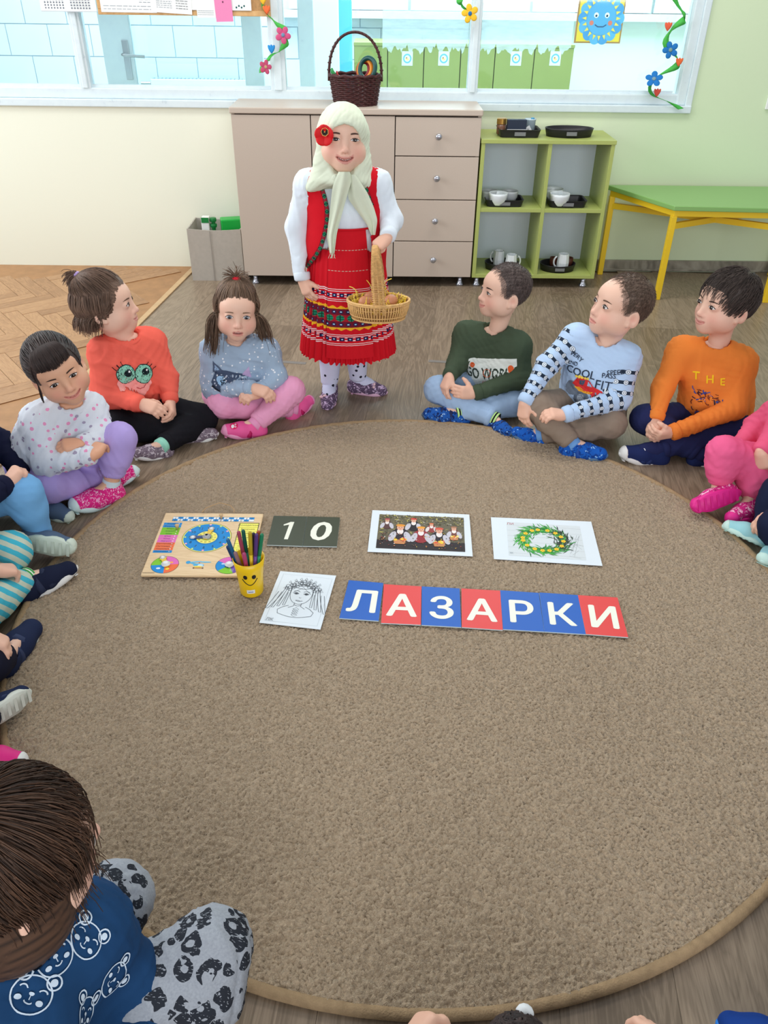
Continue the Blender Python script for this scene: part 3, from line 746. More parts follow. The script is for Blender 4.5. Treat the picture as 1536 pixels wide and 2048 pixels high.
for z in (bh+.022, bh-.006): kn.lathe((x0+.118, by0+.10, z), [(.016, -.009), (.018, 0), (.016, .009)], 14)
kn.lathe((x0+.118, by0+.10, tz), [(.01, 0), (.01, bh)], 10); kn.box((x0+.062, by0+.078, bh+.01), (x0+.1, by0+.0795, bh+.036)); kn.build('green_knobs', m_gt2, o)
o = MB().box((x0+.15, by0+.10, tz), (x1-.012, by0+.17, bh+.022), R=rotz(.25)).build('toy_case', m_gt, bevel=.006); tag(o, 'bright green toy case standing in the fabric bin', 'toy')

# ================================================================== wicker basket on the cabinet
m_wick = mat('dark_wicker', (70, 34, 34), 0.45, var=.35, vscale=90); CT = CZ1+0.026
wb_y = 4.17; wc = pY(711, 200, wb_y); wx = wc[0]
bk = empty('wicker_basket', (wx, wb_y, CT), 'dark brown wicker basket with tall handle on top of the beige cabinet', 'basket')
rx0, rx1, ry = 0.098, 0.118, 0.72; bkh = pY(711, 150, wb_y)[2]-CT
ws = MB(); rows = 15
for i in range(rows):
    tt = i/(rows-1); r = rx0+(rx1-rx0)*tt; z = CT+0.004+tt*(bkh-.008); P_ = []
    for j in range(64):
        a = 2*math.pi*j/64; w_ = 0.0028*math.sin(16*a+math.pi*(i % 2)*1.0); P_.append((wx+(r+w_)*math.cos(a), wb_y+ry*(r+w_)*math.sin(a), z+.0012*math.cos(32*a)))
    ws.tube(P_, 0.0042, 5, closed=True)
ws.build('woven_wall', m_wick, bk, smooth=True)['kind'] = 'stuff'
st = MB()
for j in range(32):
    a = 2*math.pi*j/32; st.tube([(wx+rx0*math.cos(a), wb_y+ry*rx0*math.sin(a), CT+.002), (wx+rx1*math.cos(a), wb_y+ry*rx1*math.sin(a), CT+bkh)], .0026, 5)
st.build('stakes', m_wick, bk)['kind'] = 'stuff'
P_ = [(wx+rx1*math.cos(2*math.pi*j/48), wb_y+ry*rx1*math.sin(2*math.pi*j/48), CT+bkh+.003*math.sin(j*math.pi/2)) for j in range(48)]
MB().tube(P_, .007, 6, closed=True).build('rim', m_wick, bk, smooth=True)
MB().lathe((wx, wb_y, CT), [(rx0, 0.001), (rx0, .005)], 32, ax=(1, ry)).build('base', m_wick, bk)
hz = pY(711, 64, wb_y)[2]; P_ = []
for i in range(25):
    a = math.pi*i/24; P_.append((wx-(rx1+.004)*math.cos(a)*(1-.02*math.sin(a)), wb_y, CT+bkh*.8+(hz-CT-bkh*.8)*math.sin(a)**.72))
MB().tube(P_, .0075, 8, flat=.8).build('handle', m_wick, bk, smooth=True)
wr = MB()
for i in range(1, 24):
    a = np.array(P_[i]); wr.lathe(a, [(.0086, -.003), (.0092, 0), (.0086, .003)], 8)
wr.build('handle_binding', m_wick, bk)['kind'] = 'stuff'
# things in the basket
def torus(c, R0, r, nrm_, m, name, label, cat, thick=1.0):
    n_ = nrm(nrm_); u = nrm(np.cross(n_, [0.2, 1, 0.1])); v = np.cross(n_, u); P2 = [np.array(c)+R0*(u*math.cos(t)+v*math.sin(t)) for t in np.linspace(0, 2*math.pi, 32, endpoint=False)]
    o = MB().tube(P2, r, 8, closed=True, flat=1.0).build(name, m, smooth=True); return tag(o, label, cat, 'toys in the wicker basket')
rc = pY(735, 142, wb_y-.02)
torus(rc+[0, 0, .01], .043, .010, (-.55, -.75, .25), mat('toy_dkgreen', (24, 74, 72), .35), 'toy_ring', 'dark green toy ring leaning in the wicker basket', 'toy')
torus(rc+[-.012, .024, .004], .037, .009, (-.55, -.75, .25), mat('toy_orange', (226, 140, 40), .35), 'toy_ring', 'orange toy ring behind the dark green ring', 'toy')
torus(rc+[-.02, .046, 0], .033, .009, (-.55, -.75, .25), mat('toy_dkred', (150, 36, 44), .35), 'toy_ring', 'dark red toy ring behind the orange ring', 'toy')
rr = random.Random(3)
for i, (x, y, col_, l) in enumerate(((664, 146, (40, 140, 70), 'green stick toy at the left of the wicker basket'), (674, 152, (206, 48, 60), 'red stick toy beside the green one in the wicker basket'), (690, 156, (66, 96, 190), 'blue stick toy in the middle of the wicker basket'), (700, 156, (240, 240, 244), 'white stick toy in the middle of the wicker basket'), (708, 155, (52, 120, 200), 'light blue stick toy next to the rings in the wicker basket'))):
    p1 = pY(x, y, wb_y-.03+.01*i % .03); p0 = np.array([wx+.2*(p1[0]-wx), wb_y, CT+.02]); top = p1+[0, 0, .02 if i < 2 else .008]
    o = MB().tube([p0, (p0+top)/2, top-[0, 0, .012], top], [.006, .007, .014 if i == 0 else .008, .006], 10, flat=.6).build('stick_toy', mat('stick_%d' % i, col_, .4), smooth=True); tag(o, l, 'toy', 'toys in the wicker basket')

# ================================================================== notice board, papers, garlands on the window
NY = WALL_Y-0.012
nb_ = empty('notice_board', (pY(360, 20, NY)[0], NY, pY(360, 30, NY)[2]), 'cork notice board with wooden frame full of papers', 'notice board')
xa, xb = pY(196, 20, NY)[0], pY(541, 20, NY)[0]; za = pY(360, 31, NY)[2]
m_cork = mat('cork', (196, 152, 104), .85, var=.15, vscale=90); m_pine = wood_floor('pine_frame', (190, 140, 84), (212, 168, 112), (224, 186, 132), .5, 3, 40)
MB().box((xa+.01, NY, za+.01), (xb-.01, NY+.006, za+.5)).build('cork_panel', m_cork, nb_); MB().box((xa, NY-.006, za), (xb, NY+.006, za+.022)).build('frame_rail', m_pine, nb_, bevel=.002)
MB().box((xb-.03, NY-.006, za+.022), (xb, NY+.006, za+.5)).build('frame_stile', m_pine, nb_, bevel=.002); MB().box((xa, NY-.006, za+.022), (xa+.018, NY+.006, za+.5)).build('frame_stile', m_pine, nb_, bevel=.002)
def sheet(name, x0, x1, yb, Y, label, cat, drawfn=None, col_=(236, 240, 240), h=.3, tilt=0, grp='papers pinned to the notice board'):
    a = pY(x0, yb, Y); b_ = pY(x1, yb, Y); f = Flat(); w_ = b_[0]-a[0]
    f.rect(0, 0, w_, h, col_)
    if drawfn: drawfn(f, w_, h)
    e = np.array([math.cos(tilt), 0, math.sin(tilt)]); e2 = np.array([-math.sin(tilt), 0, math.cos(tilt)])
    th_ = .0008; c4 = [a, a+e*w_, a+e*w_+e2*h, a+e2*h]; mb = MB(); mb._add([p+[0, d, 0] for d in (0, th_) for p in c4], [(0, 1, 2, 3), (7, 6, 5, 4), (0, 4, 5, 1), (1, 5, 6, 2), (2, 6, 7, 3), (3, 7, 4, 0)])
    o = mb.build(name, mat('paper_white', (236, 240, 240), .7)); tag(o, label, cat, grp)
    f.build('print', a, e, e2, m_print, o, lift=.0003); return o
def lines(f, w_, h, x0=.1, x1=.9, y0=.015, dy=.012, n=4, c=(150, 160, 168), t=.0022):
    r_ = random.Random(int(w_*1e5))
    for i in range(n): 
        xs = x0*w_
        while xs < x1*w_: 
            l_ = (.02+.05*r_.random())*w_*1.5; f.rect(xs, y0+i*dy, min(xs+l_, x1*w_), y0+i*dy+t, c); xs += l_+.02*w_
def cal(f, w_, h):
    for g0 in (.08, .55):
        for i in range(5):
            for j in range(7): f.rect(w_*(g0+.053*j), .012+.011*i, w_*(g0+.053*j)+.006, .018+.011*i, (110, 118, 130))
    f.rect(0, 0, w_, .004, (200, 206, 210))
sheet('wall_calendar', 83, 194, 23, NY-.004, 'wall calendar with two month grids left of the notice board', 'calendar', cal)
sheet('pinned_paper', 203, 314, 24, NY-.010, 'printed sheet at the left of the notice board', 'paper', lambda f, w_, h: (lines(f, w_, h, .05, .9, .012, .012, 2), lines(f, w_, h, .7, .9, .04, .01, 2)), tilt=-.004)
sheet('pinned_paper', 306, 384, 24, NY-.0115, 'printed sheet overlapping in the middle of the notice board', 'paper', lambda f, w_, h: (lines(f, w_, h, .1, .5, .02, .008, 5), lines(f, w_, h, .6, .9, .02, .01, 5, (110, 114, 120))), tilt=-.05)
sheet('pinned_paper', 395, 432, 35, NY-.0125, 'small printed sheet hanging below the notice board rail', 'paper', lambda f, w_, h: lines(f, w_, h, .05, .9, .01, .008, 3, (170, 178, 184)))
sheet('pinned_paper', 384, 503, 20, NY-.0105, 'white sheet with green dots at the right of the notice board', 'paper', lambda f, w_, h: [f.disc(w_*.75+.012*i, .012+.006*(i % 2), .004, (20, 90, 90)) for i in range(4)])
o = sheet('sticky_note', 433, 467, 44, NY-.0135, 'pink sticky note pinned below the notice board', 'note', lambda f, w_, h: (f.disc(w_*.5, h*.88, .004, (120, 60, 90)),), (232, 138, 184), .088, .03); o.data.materials[0] = mat('pink_paper', (232, 138, 184), .7)
# garlands: curly green paper stems with felt flowers
m_gs = mat('garland_green', (70, 178, 72), .6)
def flower(parent, c, r, col_, nrm_, core=(70, 130, 190), pet=5, rot=0.0):
    n_ = nrm(nrm_); u = nrm(np.cross(n_, [0.1, 0, 1])); v = np.cross(n_, u); mb = MB(); Rm = np.stack([u, v, n_], 1)
    for i in range(pet):
        a = rot+2*math.pi*i/pet; mb.ell(np.array(c)+Rm@np.array([math.cos(a)*r*.62, math.sin(a)*r*.62, 0]), (r*.42, r*.36, .003), 12, 6, R=Rm@rotz(a))
    mb.ell(np.array(c), (r*.45, r*.45, .0028), 12, 6, R=Rm)
    o = mb.build('flower', mat('felt_%d_%d_%d' % col_, col_, .8), parent, smooth=True)
    MB().ell(np.array(c)+n_*.003, (r*.24, r*.24, .003), 12, 6, R=Rm).build('flower_centre', mat('felt_%d_%d_%d' % core, core, .8), o, smooth=True)
def garland(label, pts, flowers, bulbs):
    P_ = np.array([pY(x, y, WALL_Y-.03) for x, y in pts]); g_ = empty('paper_garland', P_[-1], label, 'garland', 'curly paper flower garlands')
    k = 40; t_ = np.linspace(0, len(P_)-1, k); Q = np.stack([np.interp(t_, np.arange(len(P_)), P_[:, i]) for i in range(3)], 1)
    for _ in range(3): Q[1:-1] = (Q[:-2]+2*Q[1:-1]+Q[2:])/4
    Vv = []; Ff = []
    for i in range(k):
        w_ = .014*abs(math.cos(i*.42))+.003; tw = i*.25; d = np.array([math.cos(tw), .35*math.sin(tw), math.sin(tw)*.5]); d = nrm(d)
        Vv += [Q[i]-d*w_, Q[i]+d*w_, Q[i]+d*w_+[0, .0015, 0], Q[i]-d*w_+[0, .0015, 0]]
    for i in range(k-1):
        for j in range(4): Ff.append((i*4+j, i*4+(j+1) % 4, (i+1)*4+(j+1) % 4, (i+1)*4+j))
    obj('stem', Vv, Ff, m_gs, g_, smooth=True)
    for (x, y, r, c_, nr, core) in flowers: flower(g_, pY(x, y, WALL_Y-.042), r*1.2, c_, nr, core, rot=x)
    for (x, y, c_) in bulbs:
        c0 = pY(x, y, WALL_Y-.035); mb = MB()
        for a in (-.5, 0, .5): mb.ell(c0+[.012*a, 0, .004], (.008, .004, .019), 8, 6, R=roty(a))
        mb.build('bud', mat('felt_%d_%d_%d' % c_, c_, .8), g_, smooth=True)
garland('paper garland with pink flowers on the post right of the notice board', [(528, -30), (522, 5), (535, 30), (555, 48), (574, 62), (574, 85), (560, 103), (543, 112), (530, 125), (524, 145)], [(566, 70, .030, (206, 84, 130), (.2, -1, .1), (110, 140, 170)), (531, 134, .026, (196, 80, 116), (.6, -1, .2), (190, 160, 120))], [(533, 22, (240, 110, 60)), (543, 100, (40, 140, 210)), (526, 2, (240, 190, 50))])
garland('paper garland end with one yellow flower at the middle window post', [(912, -30), (918, 0), (932, 20), (940, 30)], [(940, 27, .032, (246, 194, 50), (0, -1, 0), (40, 110, 170))], [])
garland('long paper garland with blue flowers down the right window jamb', [(1340, -30), (1350, 8), (1372, 30), (1374, 40), (1350, 50), (1332, 72), (1328, 90), (1345, 105), (1362, 120), (1355, 135), (1330, 145), (1308, 155), (1298, 172), (1300, 188), (1320, 198), (1345, 205), (1362, 218)], [(1341, 100, .030, (24, 110, 180), (-.2, -1, .2), (120, 150, 140)), (1308, 158, .034, (24, 112, 184), (-.3, -1, .9), (120, 150, 160))], [(1336, 55, (230, 100, 70)), (1358, 126, (236, 110, 60)), (1314, 187, (222, 84, 70))])
# ================================================================== round rug
RC, RR, RZ = V3(.092, 1.566, 0), .995, .013
def rug_mesh():
    g = .0035; n = int(2*RR/g)+2; rs = np.random.RandomState(5)
    def band(wl, wid):
        f = np.fft.fft2(rs.normal(size=(n, n))); k = np.sqrt(np.fft.fftfreq(n)[:, None]**2+np.fft.fftfreq(n)[None]**2)/g
        f *= np.exp(-((k-1/wl)/(wid/wl))**2); a = np.real(np.fft.ifft2(f)); return a/a.std()
    a = band(.0108, .32); b = band(.11, .5)
    hgt = .0056*(1-np.exp(-(a*1.5)**2))+.0011*b*.5
    xs = -RR+g*np.arange(n); X, Y = np.meshgrid(xs, xs, indexing='ij'); rad = np.hypot(X, Y)
    jx = rs.uniform(-.4, .4, (n, n))*g; jy = rs.uniform(-.4, .4, (n, n))*g
    Z = RZ-.004+hgt; ins = rad < RR-.012; idx = np.full((n, n), -1); idx[ins] = np.arange(ins.sum())
    V = np.stack([X+jx+RC[0], Y+jy+RC[1], Z], -1)[ins]; q = np.stack([idx[:-1, :-1], idx[1:, :-1], idx[1:, 1:], idx[:-1, 1:]], -1).reshape(-1, 4); return V, q[(q >= 0).all(1)]
def pilefn(t, p):
    co = t.objco(); n = t.noise(co, 260, 3, .7); big = t.noise(co, 3.2, 3)
    c = t.ramp(n, [(.3, lin((156, 136, 111))), (.7, lin((192, 169, 141)))]); t.l.new(t.mix(t.math('MULTIPLY', big, .35), c, lin((154, 134, 110))), p.inputs['Base Color'])
    p.inputs['Sheen Weight'].default_value = .25; p.inputs['Sheen Roughness'].default_value = .6
    v1 = t.noise(t.mapping(co, (1, 1, .2)), 150, 2, .55, 1.2); v2 = t.noise(t.mapping(co, (1, 1, .2), (5, 2, 0)), 95, 2, .5, 1.5)
    w1 = t.math('MULTIPLY', t.math('ABSOLUTE', t.math('SUBTRACT', v1, .5)), 7.0, clamp=True); w2 = t.math('MULTIPLY', t.math('ABSOLUTE', t.math('SUBTRACT', v2, .5)), 7.0, clamp=True)
    t.bump(t.math('ADD', t.math('MINIMUM', w1, w2), t.math('MULTIPLY', n, .25)), .62, .0030)
m_pile = mat('rug_pile', rough=.95, spec=.05, fn=pilefn)
rug = empty('round_rug', RC, 'large round brown shaggy rug on the floor', 'rug')
Vr, Qr = rug_mesh(); o = obj('pile', Vr, Qr, m_pile, rug, smooth=True); o['kind'] = 'stuff'
P = [(RC[0]+(RR-.010)*math.cos(t), RC[1]+(RR-.010)*math.sin(t), .0085+.0006*math.sin(90*t)) for t in np.linspace(0, 2*math.pi, 240, endpoint=False)]
MB().tube(P, .0105, 8, closed=True, flat=.8).build('edge_binding', mat('rug_binding', (158, 134, 104), .95, spec=.05, var=.12, vscale=60, bump=.6, bscale=300, bdist=.003), rug, smooth=True)
MB().lathe((RC[0], RC[1], .0), [(RR-.012, .0006), (RR-.012, .004)], 96).build('backing', mat('rug_backing', (96, 82, 64), .9), rug)
TOP = RZ+.0035
# ================================================================== things lying on the rug
def card(name, tl, tr, br, bl, thick, m, label, cat, group=None, z=None, edge=None):
    z = TOP if z is None else z; c4 = [pz(x, y, z+thick) for x, y in (bl, br, tr, tl)]
    mb = MB(); mb._add([np.append(c[:2], zz) for zz in (z, z+thick) for c in c4], [(3, 2, 1, 0), (4, 5, 6, 7), (0, 1, 5, 4), (1, 2, 6, 5), (2, 3, 7, 6), (3, 0, 4, 7)])
    o = mb.build(name, [m, edge or m]); tag(o, label, cat, group)
    if edge: o.data.polygons.foreach_set('material_index', np.array([1, 0, 1, 1, 1, 1], np.int32))
    O, ex, ey = c4[0], c4[1]-c4[0], c4[3]-c4[0]; return o, O, ex, ey, np.linalg.norm(ex), np.linalg.norm(ey)
m_cblue = mat('card_blue', (16, 92, 186), .4); m_cred = mat('card_red', (224, 66, 66), .4); m_cedge = mat('card_edge', (206, 224, 230), .6); CREAM = (240, 242, 228)
cc = lambda x, y: (660+x/2.477, 1000+y/2.477)
TLs = [(93, 397), (267, 417), (455, 428), (651, 438), (843, 447), (1037, 458), (1228, 471)]; TRs = [(264, 411), (453, 428), (642, 438), (843, 449), (1034, 460), (1228, 471), (1424, 483)]
BLs = [(46, 585), (253, 609), (453, 619), (653, 630), (857, 640), (1062, 652), (1268, 664)]; BRs = [(241, 599), (450, 618), (650, 630), (856, 644), (1061, 652), (1267, 665), (1478, 680)]
LT = 'ЛАЗАРКИ'; nmz = ['leftmost blue card of the letter row, with the letter Л', 'second card from the left in the letter row, red with the letter А', 'third card from the left in the letter row, blue between two red cards, with З', 'fourth card from the left in the letter row, red with the letter А', 'fifth card from the left in the letter row, blue with the letter Р', 'sixth card from the left in the letter row, blue with the letter К', 'rightmost red card of the letter row, with the letter И']
for i, ch in enumerate(LT):
    o, O, ex, ey, w_, h_ = card('letter_card', cc(*TLs[i]), cc(*TRs[i]), cc(*BRs[i]), cc(*BLs[i]), .003, m_cblue if i in (0, 2, 4, 5) else m_cred, nmz[i], 'letter card', 'letter cards spelling a word', edge=m_cedge)
    f = Flat(1.2e-5); f.text(ch, w_*.5, h_*.47, h_*.76, CREAM, bold=.022); f.build('letter', O, ex, ey, m_print, o)
m_olive = mat('card_olive', (62, 70, 54), .45); cc = lambda x, y: (250+x/3.413, 1000+y/3.413)
for tl, tr, br, bl, ch, lab in (((1015, 108), (1242, 112), (1212, 314), (967, 306), '1', 'dark olive card with a white one, beside the calendar board'), ((1244, 112), (1468, 118), (1446, 318), (1214, 314), '0', 'dark olive card with a white zero, right of the one')):
    o, O, ex, ey, w_, h_ = card('number_card', cc(*tl), cc(*tr), cc(*br), cc(*bl), .003, m_olive, lab, 'number card', 'number cards', edge=m_cedge)
    f = Flat(1.2e-5); (f.poly([(w_*(.5+a), h_*(.5+b)) for a, b in ((-.06, -.30), (.05, -.30), (.12, .30), (.02, .30), (-.17, .20), (-.16, .16), (-.01, .20))], CREAM) if ch == '1' else f.text(ch, w_*.48, h_*.5, h_*.86, CREAM, bold=.02, shear=.12)); f.build('numeral', O, ex, ey, m_print, o)
m_pap = mat('paper_sheet', (222, 232, 240), .7)
# --- printed photograph of girls in folk costume
cc = lambda x, y: (660+x/2.477, 1000+y/2.477)
o, O, ex, ey, w_, h_ = card('photo_print', cc(210, 50), cc(690, 72), cc(707, 279), cc(186, 256), .0008, m_pap, 'printed photo of girls in folk dress on white paper', 'photo', 'printed sheets on the rug')
f = Flat(8e-6); r_ = random.Random(21); f.step = 2e-6; x0, x1, y0, y1 = w_*.075, w_*.93, h_*.09, h_*.90; W_, H_ = x1-x0, y1-y0
f.rect(x0, y0, x1, y1, (104, 98, 78))
def rnd_in(): return x0+W_*r_.random(), y0+H_*r_.random()
for i in range(420):
    x, y = rnd_in(); a = r_.uniform(0, 3.1); l_ = r_.uniform(.004, .016); c = r_.choice([(150, 140, 84), (80, 84, 54), (180, 176, 160), (60, 54, 46), (196, 186, 96), (120, 108, 96)]) if y > y0+H_*.42 else r_.choice([(50, 44, 42), (70, 60, 54), (92, 80, 70)])
    f.poly([(min(max(px, x0), x1), min(max(py, y0), y1)) for px, py in ((x, y), (x+l_*math.cos(a), y+l_*math.sin(a)), (x+l_*math.cos(a+.5)*.6, y+l_*math.sin(a+.5)*.6))], c)
def clampx(px): return min(max(px, x0), x1)
f.rect(x0, y0, x1, y0+H_*.24, (46, 38, 42)); f.step = 1.2e-5
def fig(cx, cy, s, vest=(40, 34, 40), sleeve=(196, 194, 204), hat=(200, 80, 60), bas=True):
    cx = x0+W_*cx; cy = y0+H_*cy
    f.disc(cx, cy-.018*s, .017*s, vest, .022*s); f.disc(cx-.014*s, cy-.022*s, .0062*s, sleeve, .016*s, rot=-.25); f.disc(cx+.014*s, cy-.022*s, .0062*s, sleeve, .016*s, rot=.25)
    f.disc(cx, cy-.006*s, .006*s, (236, 228, 224), .009*s); f.disc(cx, cy+.008*s, .0080*s, (70, 46, 36), .0100*s); f.disc(cx, cy+.006*s, .0066*s, (222, 170, 144), .0085*s); f.disc(cx, cy+.013*s, .0085*s, hat, .0040*s)
    f.disc(cx-.0025*s, cy+.0065*s, .0010*s, (50, 34, 30), n=6).disc(cx+.0025*s, cy+.0065*s, .0010*s, (50, 34, 30), n=6).disc(cx, cy+.0015*s, .002*s, (180, 70, 70), .0008*s, n=6)
    if bas: f.poly([(cx-.012*s, cy-.032*s), (cx+.012*s, cy-.032*s), (cx+.009*s, max(cy-.045*s, y0)), (cx-.009*s, max(cy-.045*s, y0))], (198, 134, 88)); [f.disc(cx+r_.uniform(-.011, .011)*s, cy-.031*s+r_.uniform(-.002, .004)*s, .0034*s, r_.choice([(240, 200, 60), (220, 90, 60), (244, 230, 140)]), n=8) for _ in range(8)]
for a in ((.10, .78, .7, (90, 60, 60), (198, 196, 206), (170, 70, 80), False), (.41, .80, .85, (36, 32, 40), (198, 196, 206), (206, 70, 60), False), (.62, .70, .62, (150, 60, 60), (220, 210, 206), (220, 120, 80), False), (.88, .60, .8, (120, 70, 64), (198, 196, 206), (170, 120, 90), True), (.26, .55, 1.15, (44, 36, 44), (198, 196, 206), (226, 150, 60), True), (.50, .52, 1.05, (150, 44, 52), (198, 196, 206), (236, 160, 60), False), (.71, .50, 1.1, (40, 34, 44), (198, 196, 206), (214, 90, 70), True)): fig(a[0], a[1], a[2]*1.35, *a[3:])
f.step = 3e-6
for i in range(150):
    x, y = x0+W_*r_.random(), y0+H_*(.72+.28*r_.random()); a = r_.uniform(0, 3.1); l_ = r_.uniform(.004, .013)
    f.poly([(min(max(px, x0), x1), min(max(py, y0), y1)) for px, py in ((x, y), (x+l_*math.cos(a), y+l_*math.sin(a)), (x+l_*math.cos(a+.4)*.6, y+l_*math.sin(a+.4)*.6))], r_.choice([(150, 140, 84), (96, 98, 62), (176, 170, 152), (70, 62, 52), (190, 178, 90)]))
for i in range(120):
    x, y = x0+W_*(.03+.94*r_.random()), y0+H_*(.04+.45*r_.random()); f.disc(x, y, r_.uniform(.0008, .0022), r_.choice([(180, 60, 60), (232, 190, 70), (120, 60, 60), (226, 222, 222), (50, 42, 48), (90, 110, 60), (200, 130, 90)]), n=6)
f.build('print', O, ex, ey, m_print, o, lift=.0003)
# --- printed picture of a green wreath
o, O, ex, ey, w_, h_ = card('wreath_print', cc(797, 85), cc(1294, 107), cc(1350, 326), cc(812, 292), .0008, m_pap, 'printed picture of a green wreath with yellow flowers on white paper', 'picture', 'printed sheets on the rug')
f = Flat(8e-6); x0, x1, y0, y1 = w_*.14, w_*.86, h_*.10, h_*.90; cx, cy = (x0+x1)/2-.006, (y0+y1)/2
f.rect(x0, y0, x1, y1, (212, 220, 224))
for k in range(6): f.line([(x0, y0+(y1-y0)*(k+.5)/6), (x1, y0+(y1-y0)*(k+.5)/6-.002)], .0007, (170, 176, 180))
for i in range(16): f.line([(x1-.05+.05*r_.random(), y0+.1*r_.random()), (x1-.05+.05*r_.random()*.9, y0+.12*r_.random())], .0008, (150, 156, 160))
f.text('ЛИ', x0+.010, y1-.008, .014, (176, 90, 100)).text('Ж', x0+.008, y0+.012, .012, (140, 150, 160))
for i in range(760):
    t = r_.uniform(0, 6.283); rad = .052+r_.normalvariate(0, .0085); x, y = cx+1.15*rad*math.cos(t), cy+rad*math.sin(t); a = t+1.57+r_.normalvariate(0, .55); l_ = r_.uniform(.014, .030)
    c = r_.choice([(40, 140, 50), (70, 176, 70), (28, 104, 40), (110, 196, 90), (52, 160, 66)]); 
    if math.cos(t) > .6 and r_.random() < .75: c = r_.choice([(52, 70, 54), (40, 54, 44), (66, 92, 66), (36, 44, 40)])
    f.z = 1e-4+r_.random()*7e-4; f.poly([(x, y), (x+l_*.5*math.cos(a+.13), y+l_*.5*math.sin(a+.13)), (x+l_*math.cos(a), y+l_*math.sin(a)), (x+l_*.5*math.cos(a-.13), y+l_*.5*math.sin(a-.13))], c)
f.z = 9e-4; f.step = 2e-6
for i in range(15):
    t = 2*math.pi*i/15+r_.uniform(-.1, .1); x, y = cx+1.15*.050*math.cos(t), cy+.050*math.sin(t)
    for k in range(5): f.disc(x+.0042*math.cos(1.257*k+t), y+.0042*math.sin(1.257*k+t), .0030, (244, 204, 40), n=8)
    f.disc(x, y, .0022, (220, 140, 40), n=8)
f.build('print', O, ex, ey, m_print, o, lift=.0003)
# --- colouring page: girl with a flower crown
cc = lambda x, y: (250+x/3.413, 1000+y/3.413)
o, O, ex, ey, w_, h_ = card('colouring_page', cc(1060, 485), cc(1441, 516), cc(1334, 884), cc(917, 837), .0008, m_pap, 'colouring page with a line drawing of a girl wearing a flower crown', 'drawing', 'printed sheets on the rug')
f = Flat(8e-6); K = (70, 76, 84); LW = .0011; q = lambda a, b: (w_*a, h_*b)
def ln(pts, w=LW, c=K, closed=False): f.line([q(*p) for p in pts], w, c, closed)
def curve(fn, n=24): return [fn(i/(n-1)) for i in range(n)]
ln([(.07, .05), (.93, .05), (.93, .95), (.07, .95)], .0006, (176, 184, 190), True)
ln(curve(lambda t: (.50+.185*math.cos(math.pi+math.pi*t), .60+.20*math.sin(math.pi+math.pi*t)))+[(.685, .72)]); ln([(.315, .60), (.315, .72)])
ln(curve(lambda t: (.33+.34*t, .73-.04*math.sin(math.pi*t)+.0)), LW); ln([(.50, .72), (.42, .66), (.35, .60)], .0008); ln([(.50, .72), (.58, .66), (.66, .60)], .0008)
for q_ in (-1, 1):
    ex_ = .5+q_*.085
    ln(curve(lambda t: (ex_-.045+.09*t, .595+.018*math.sin(math.pi*t)), 10), .0014); ln(curve(lambda t: (ex_-.045+.09*t, .595-.012*math.sin(math.pi*t)), 10), .0007); f.disc(*q(ex_, .598), .0042, K, n=12); ln(curve(lambda t: (ex_-.055+.11*t, .632+.016*math.sin(math.pi*t)), 10), .0012)
ln([(.485, .53), (.49, .515), (.51, .515), (.52, .525)], .0008); ln(curve(lambda t: (.44+.12*t, .465-.012*math.sin(math.pi*t)), 10)); ln(curve(lambda t: (.44+.12*t, .465+.008*math.sin(2*math.pi*t)), 10), .0008)
ln([(.44, .42), (.44, .36), (.36, .32)]); ln([(.56, .42), (.56, .36), (.64, .32)])
ln(curve(lambda t: (.44+.12*t, .385-.02*math.sin(math.pi*t)), 8)); ln(curve(lambda t: (.22+.56*t, .205-.05*math.sin(math.pi*t)))); ln([(.22, .205), (.20, .27), (.28, .33), (.36, .36)]); ln([(.78, .205), (.80, .27), (.72, .33), (.64, .36)])
for k in range(4):
    yb = .20+.035*k; ln([(.45, yb), (.50, yb+.03), (.55, yb), (.50, yb-.03)], .0008, K, True)
for q_ in (-1, 1):
    for k in range(4):
        a = .5+q_*(.19+.035*k); ln(curve(lambda t: (a+q_*(.02+.05*k)*t**1.5, .72-(.36+.03*k)*t), 10)); ln([(a+q_*(.02+.05*k), .36-.03*k), (a+q_*(.055+.05*k), .355-.03*k), (a+q_*.035+q_*.02*k, .60)])
def flw(cx, cy, r, n=5):
    for k in range(n):
        a = 2*math.pi*k/n+cx*9; p = q(cx, cy); f.ring(p[0]+r*.9*math.cos(a), p[1]+r*.9*math.sin(a), r*.62, r*.62+.0009, K, 12)
    f.disc(*q(cx, cy), r*.45, (222, 232, 240), n=10); f.ring(*q(cx, cy), r*.4, r*.4+.0009, K, 10)
for i in range(9):
    t = i/8; flw(.27+.46*t, .70+.10*math.sin(math.pi*t), .0065 if i % 2 else .0085)
for i in range(7):
    t = (i+.5)/7; cx_, cy_ = .25+.50*t, .74+.11*math.sin(math.pi*t); dx, dy = .05*(t-.5)*2, .05; ln([(cx_, cy_), (cx_+dx-.02, cy_+dy*.6), (cx_+dx, cy_+dy+.01), (cx_+dx+.02, cy_+dy*.6)], .0009, K, True)
ln([(.24, .68), (.16, .67), (.20, .71)], .0009, K, True); ln([(.76, .68), (.86, .66), (.80, .71)], .0009, K, True)
f.text('ЛК', w_*.14, h_*.08, .014, (120, 126, 132)); f.build('print', O, ex, ey, m_print, o, lift=.0003)
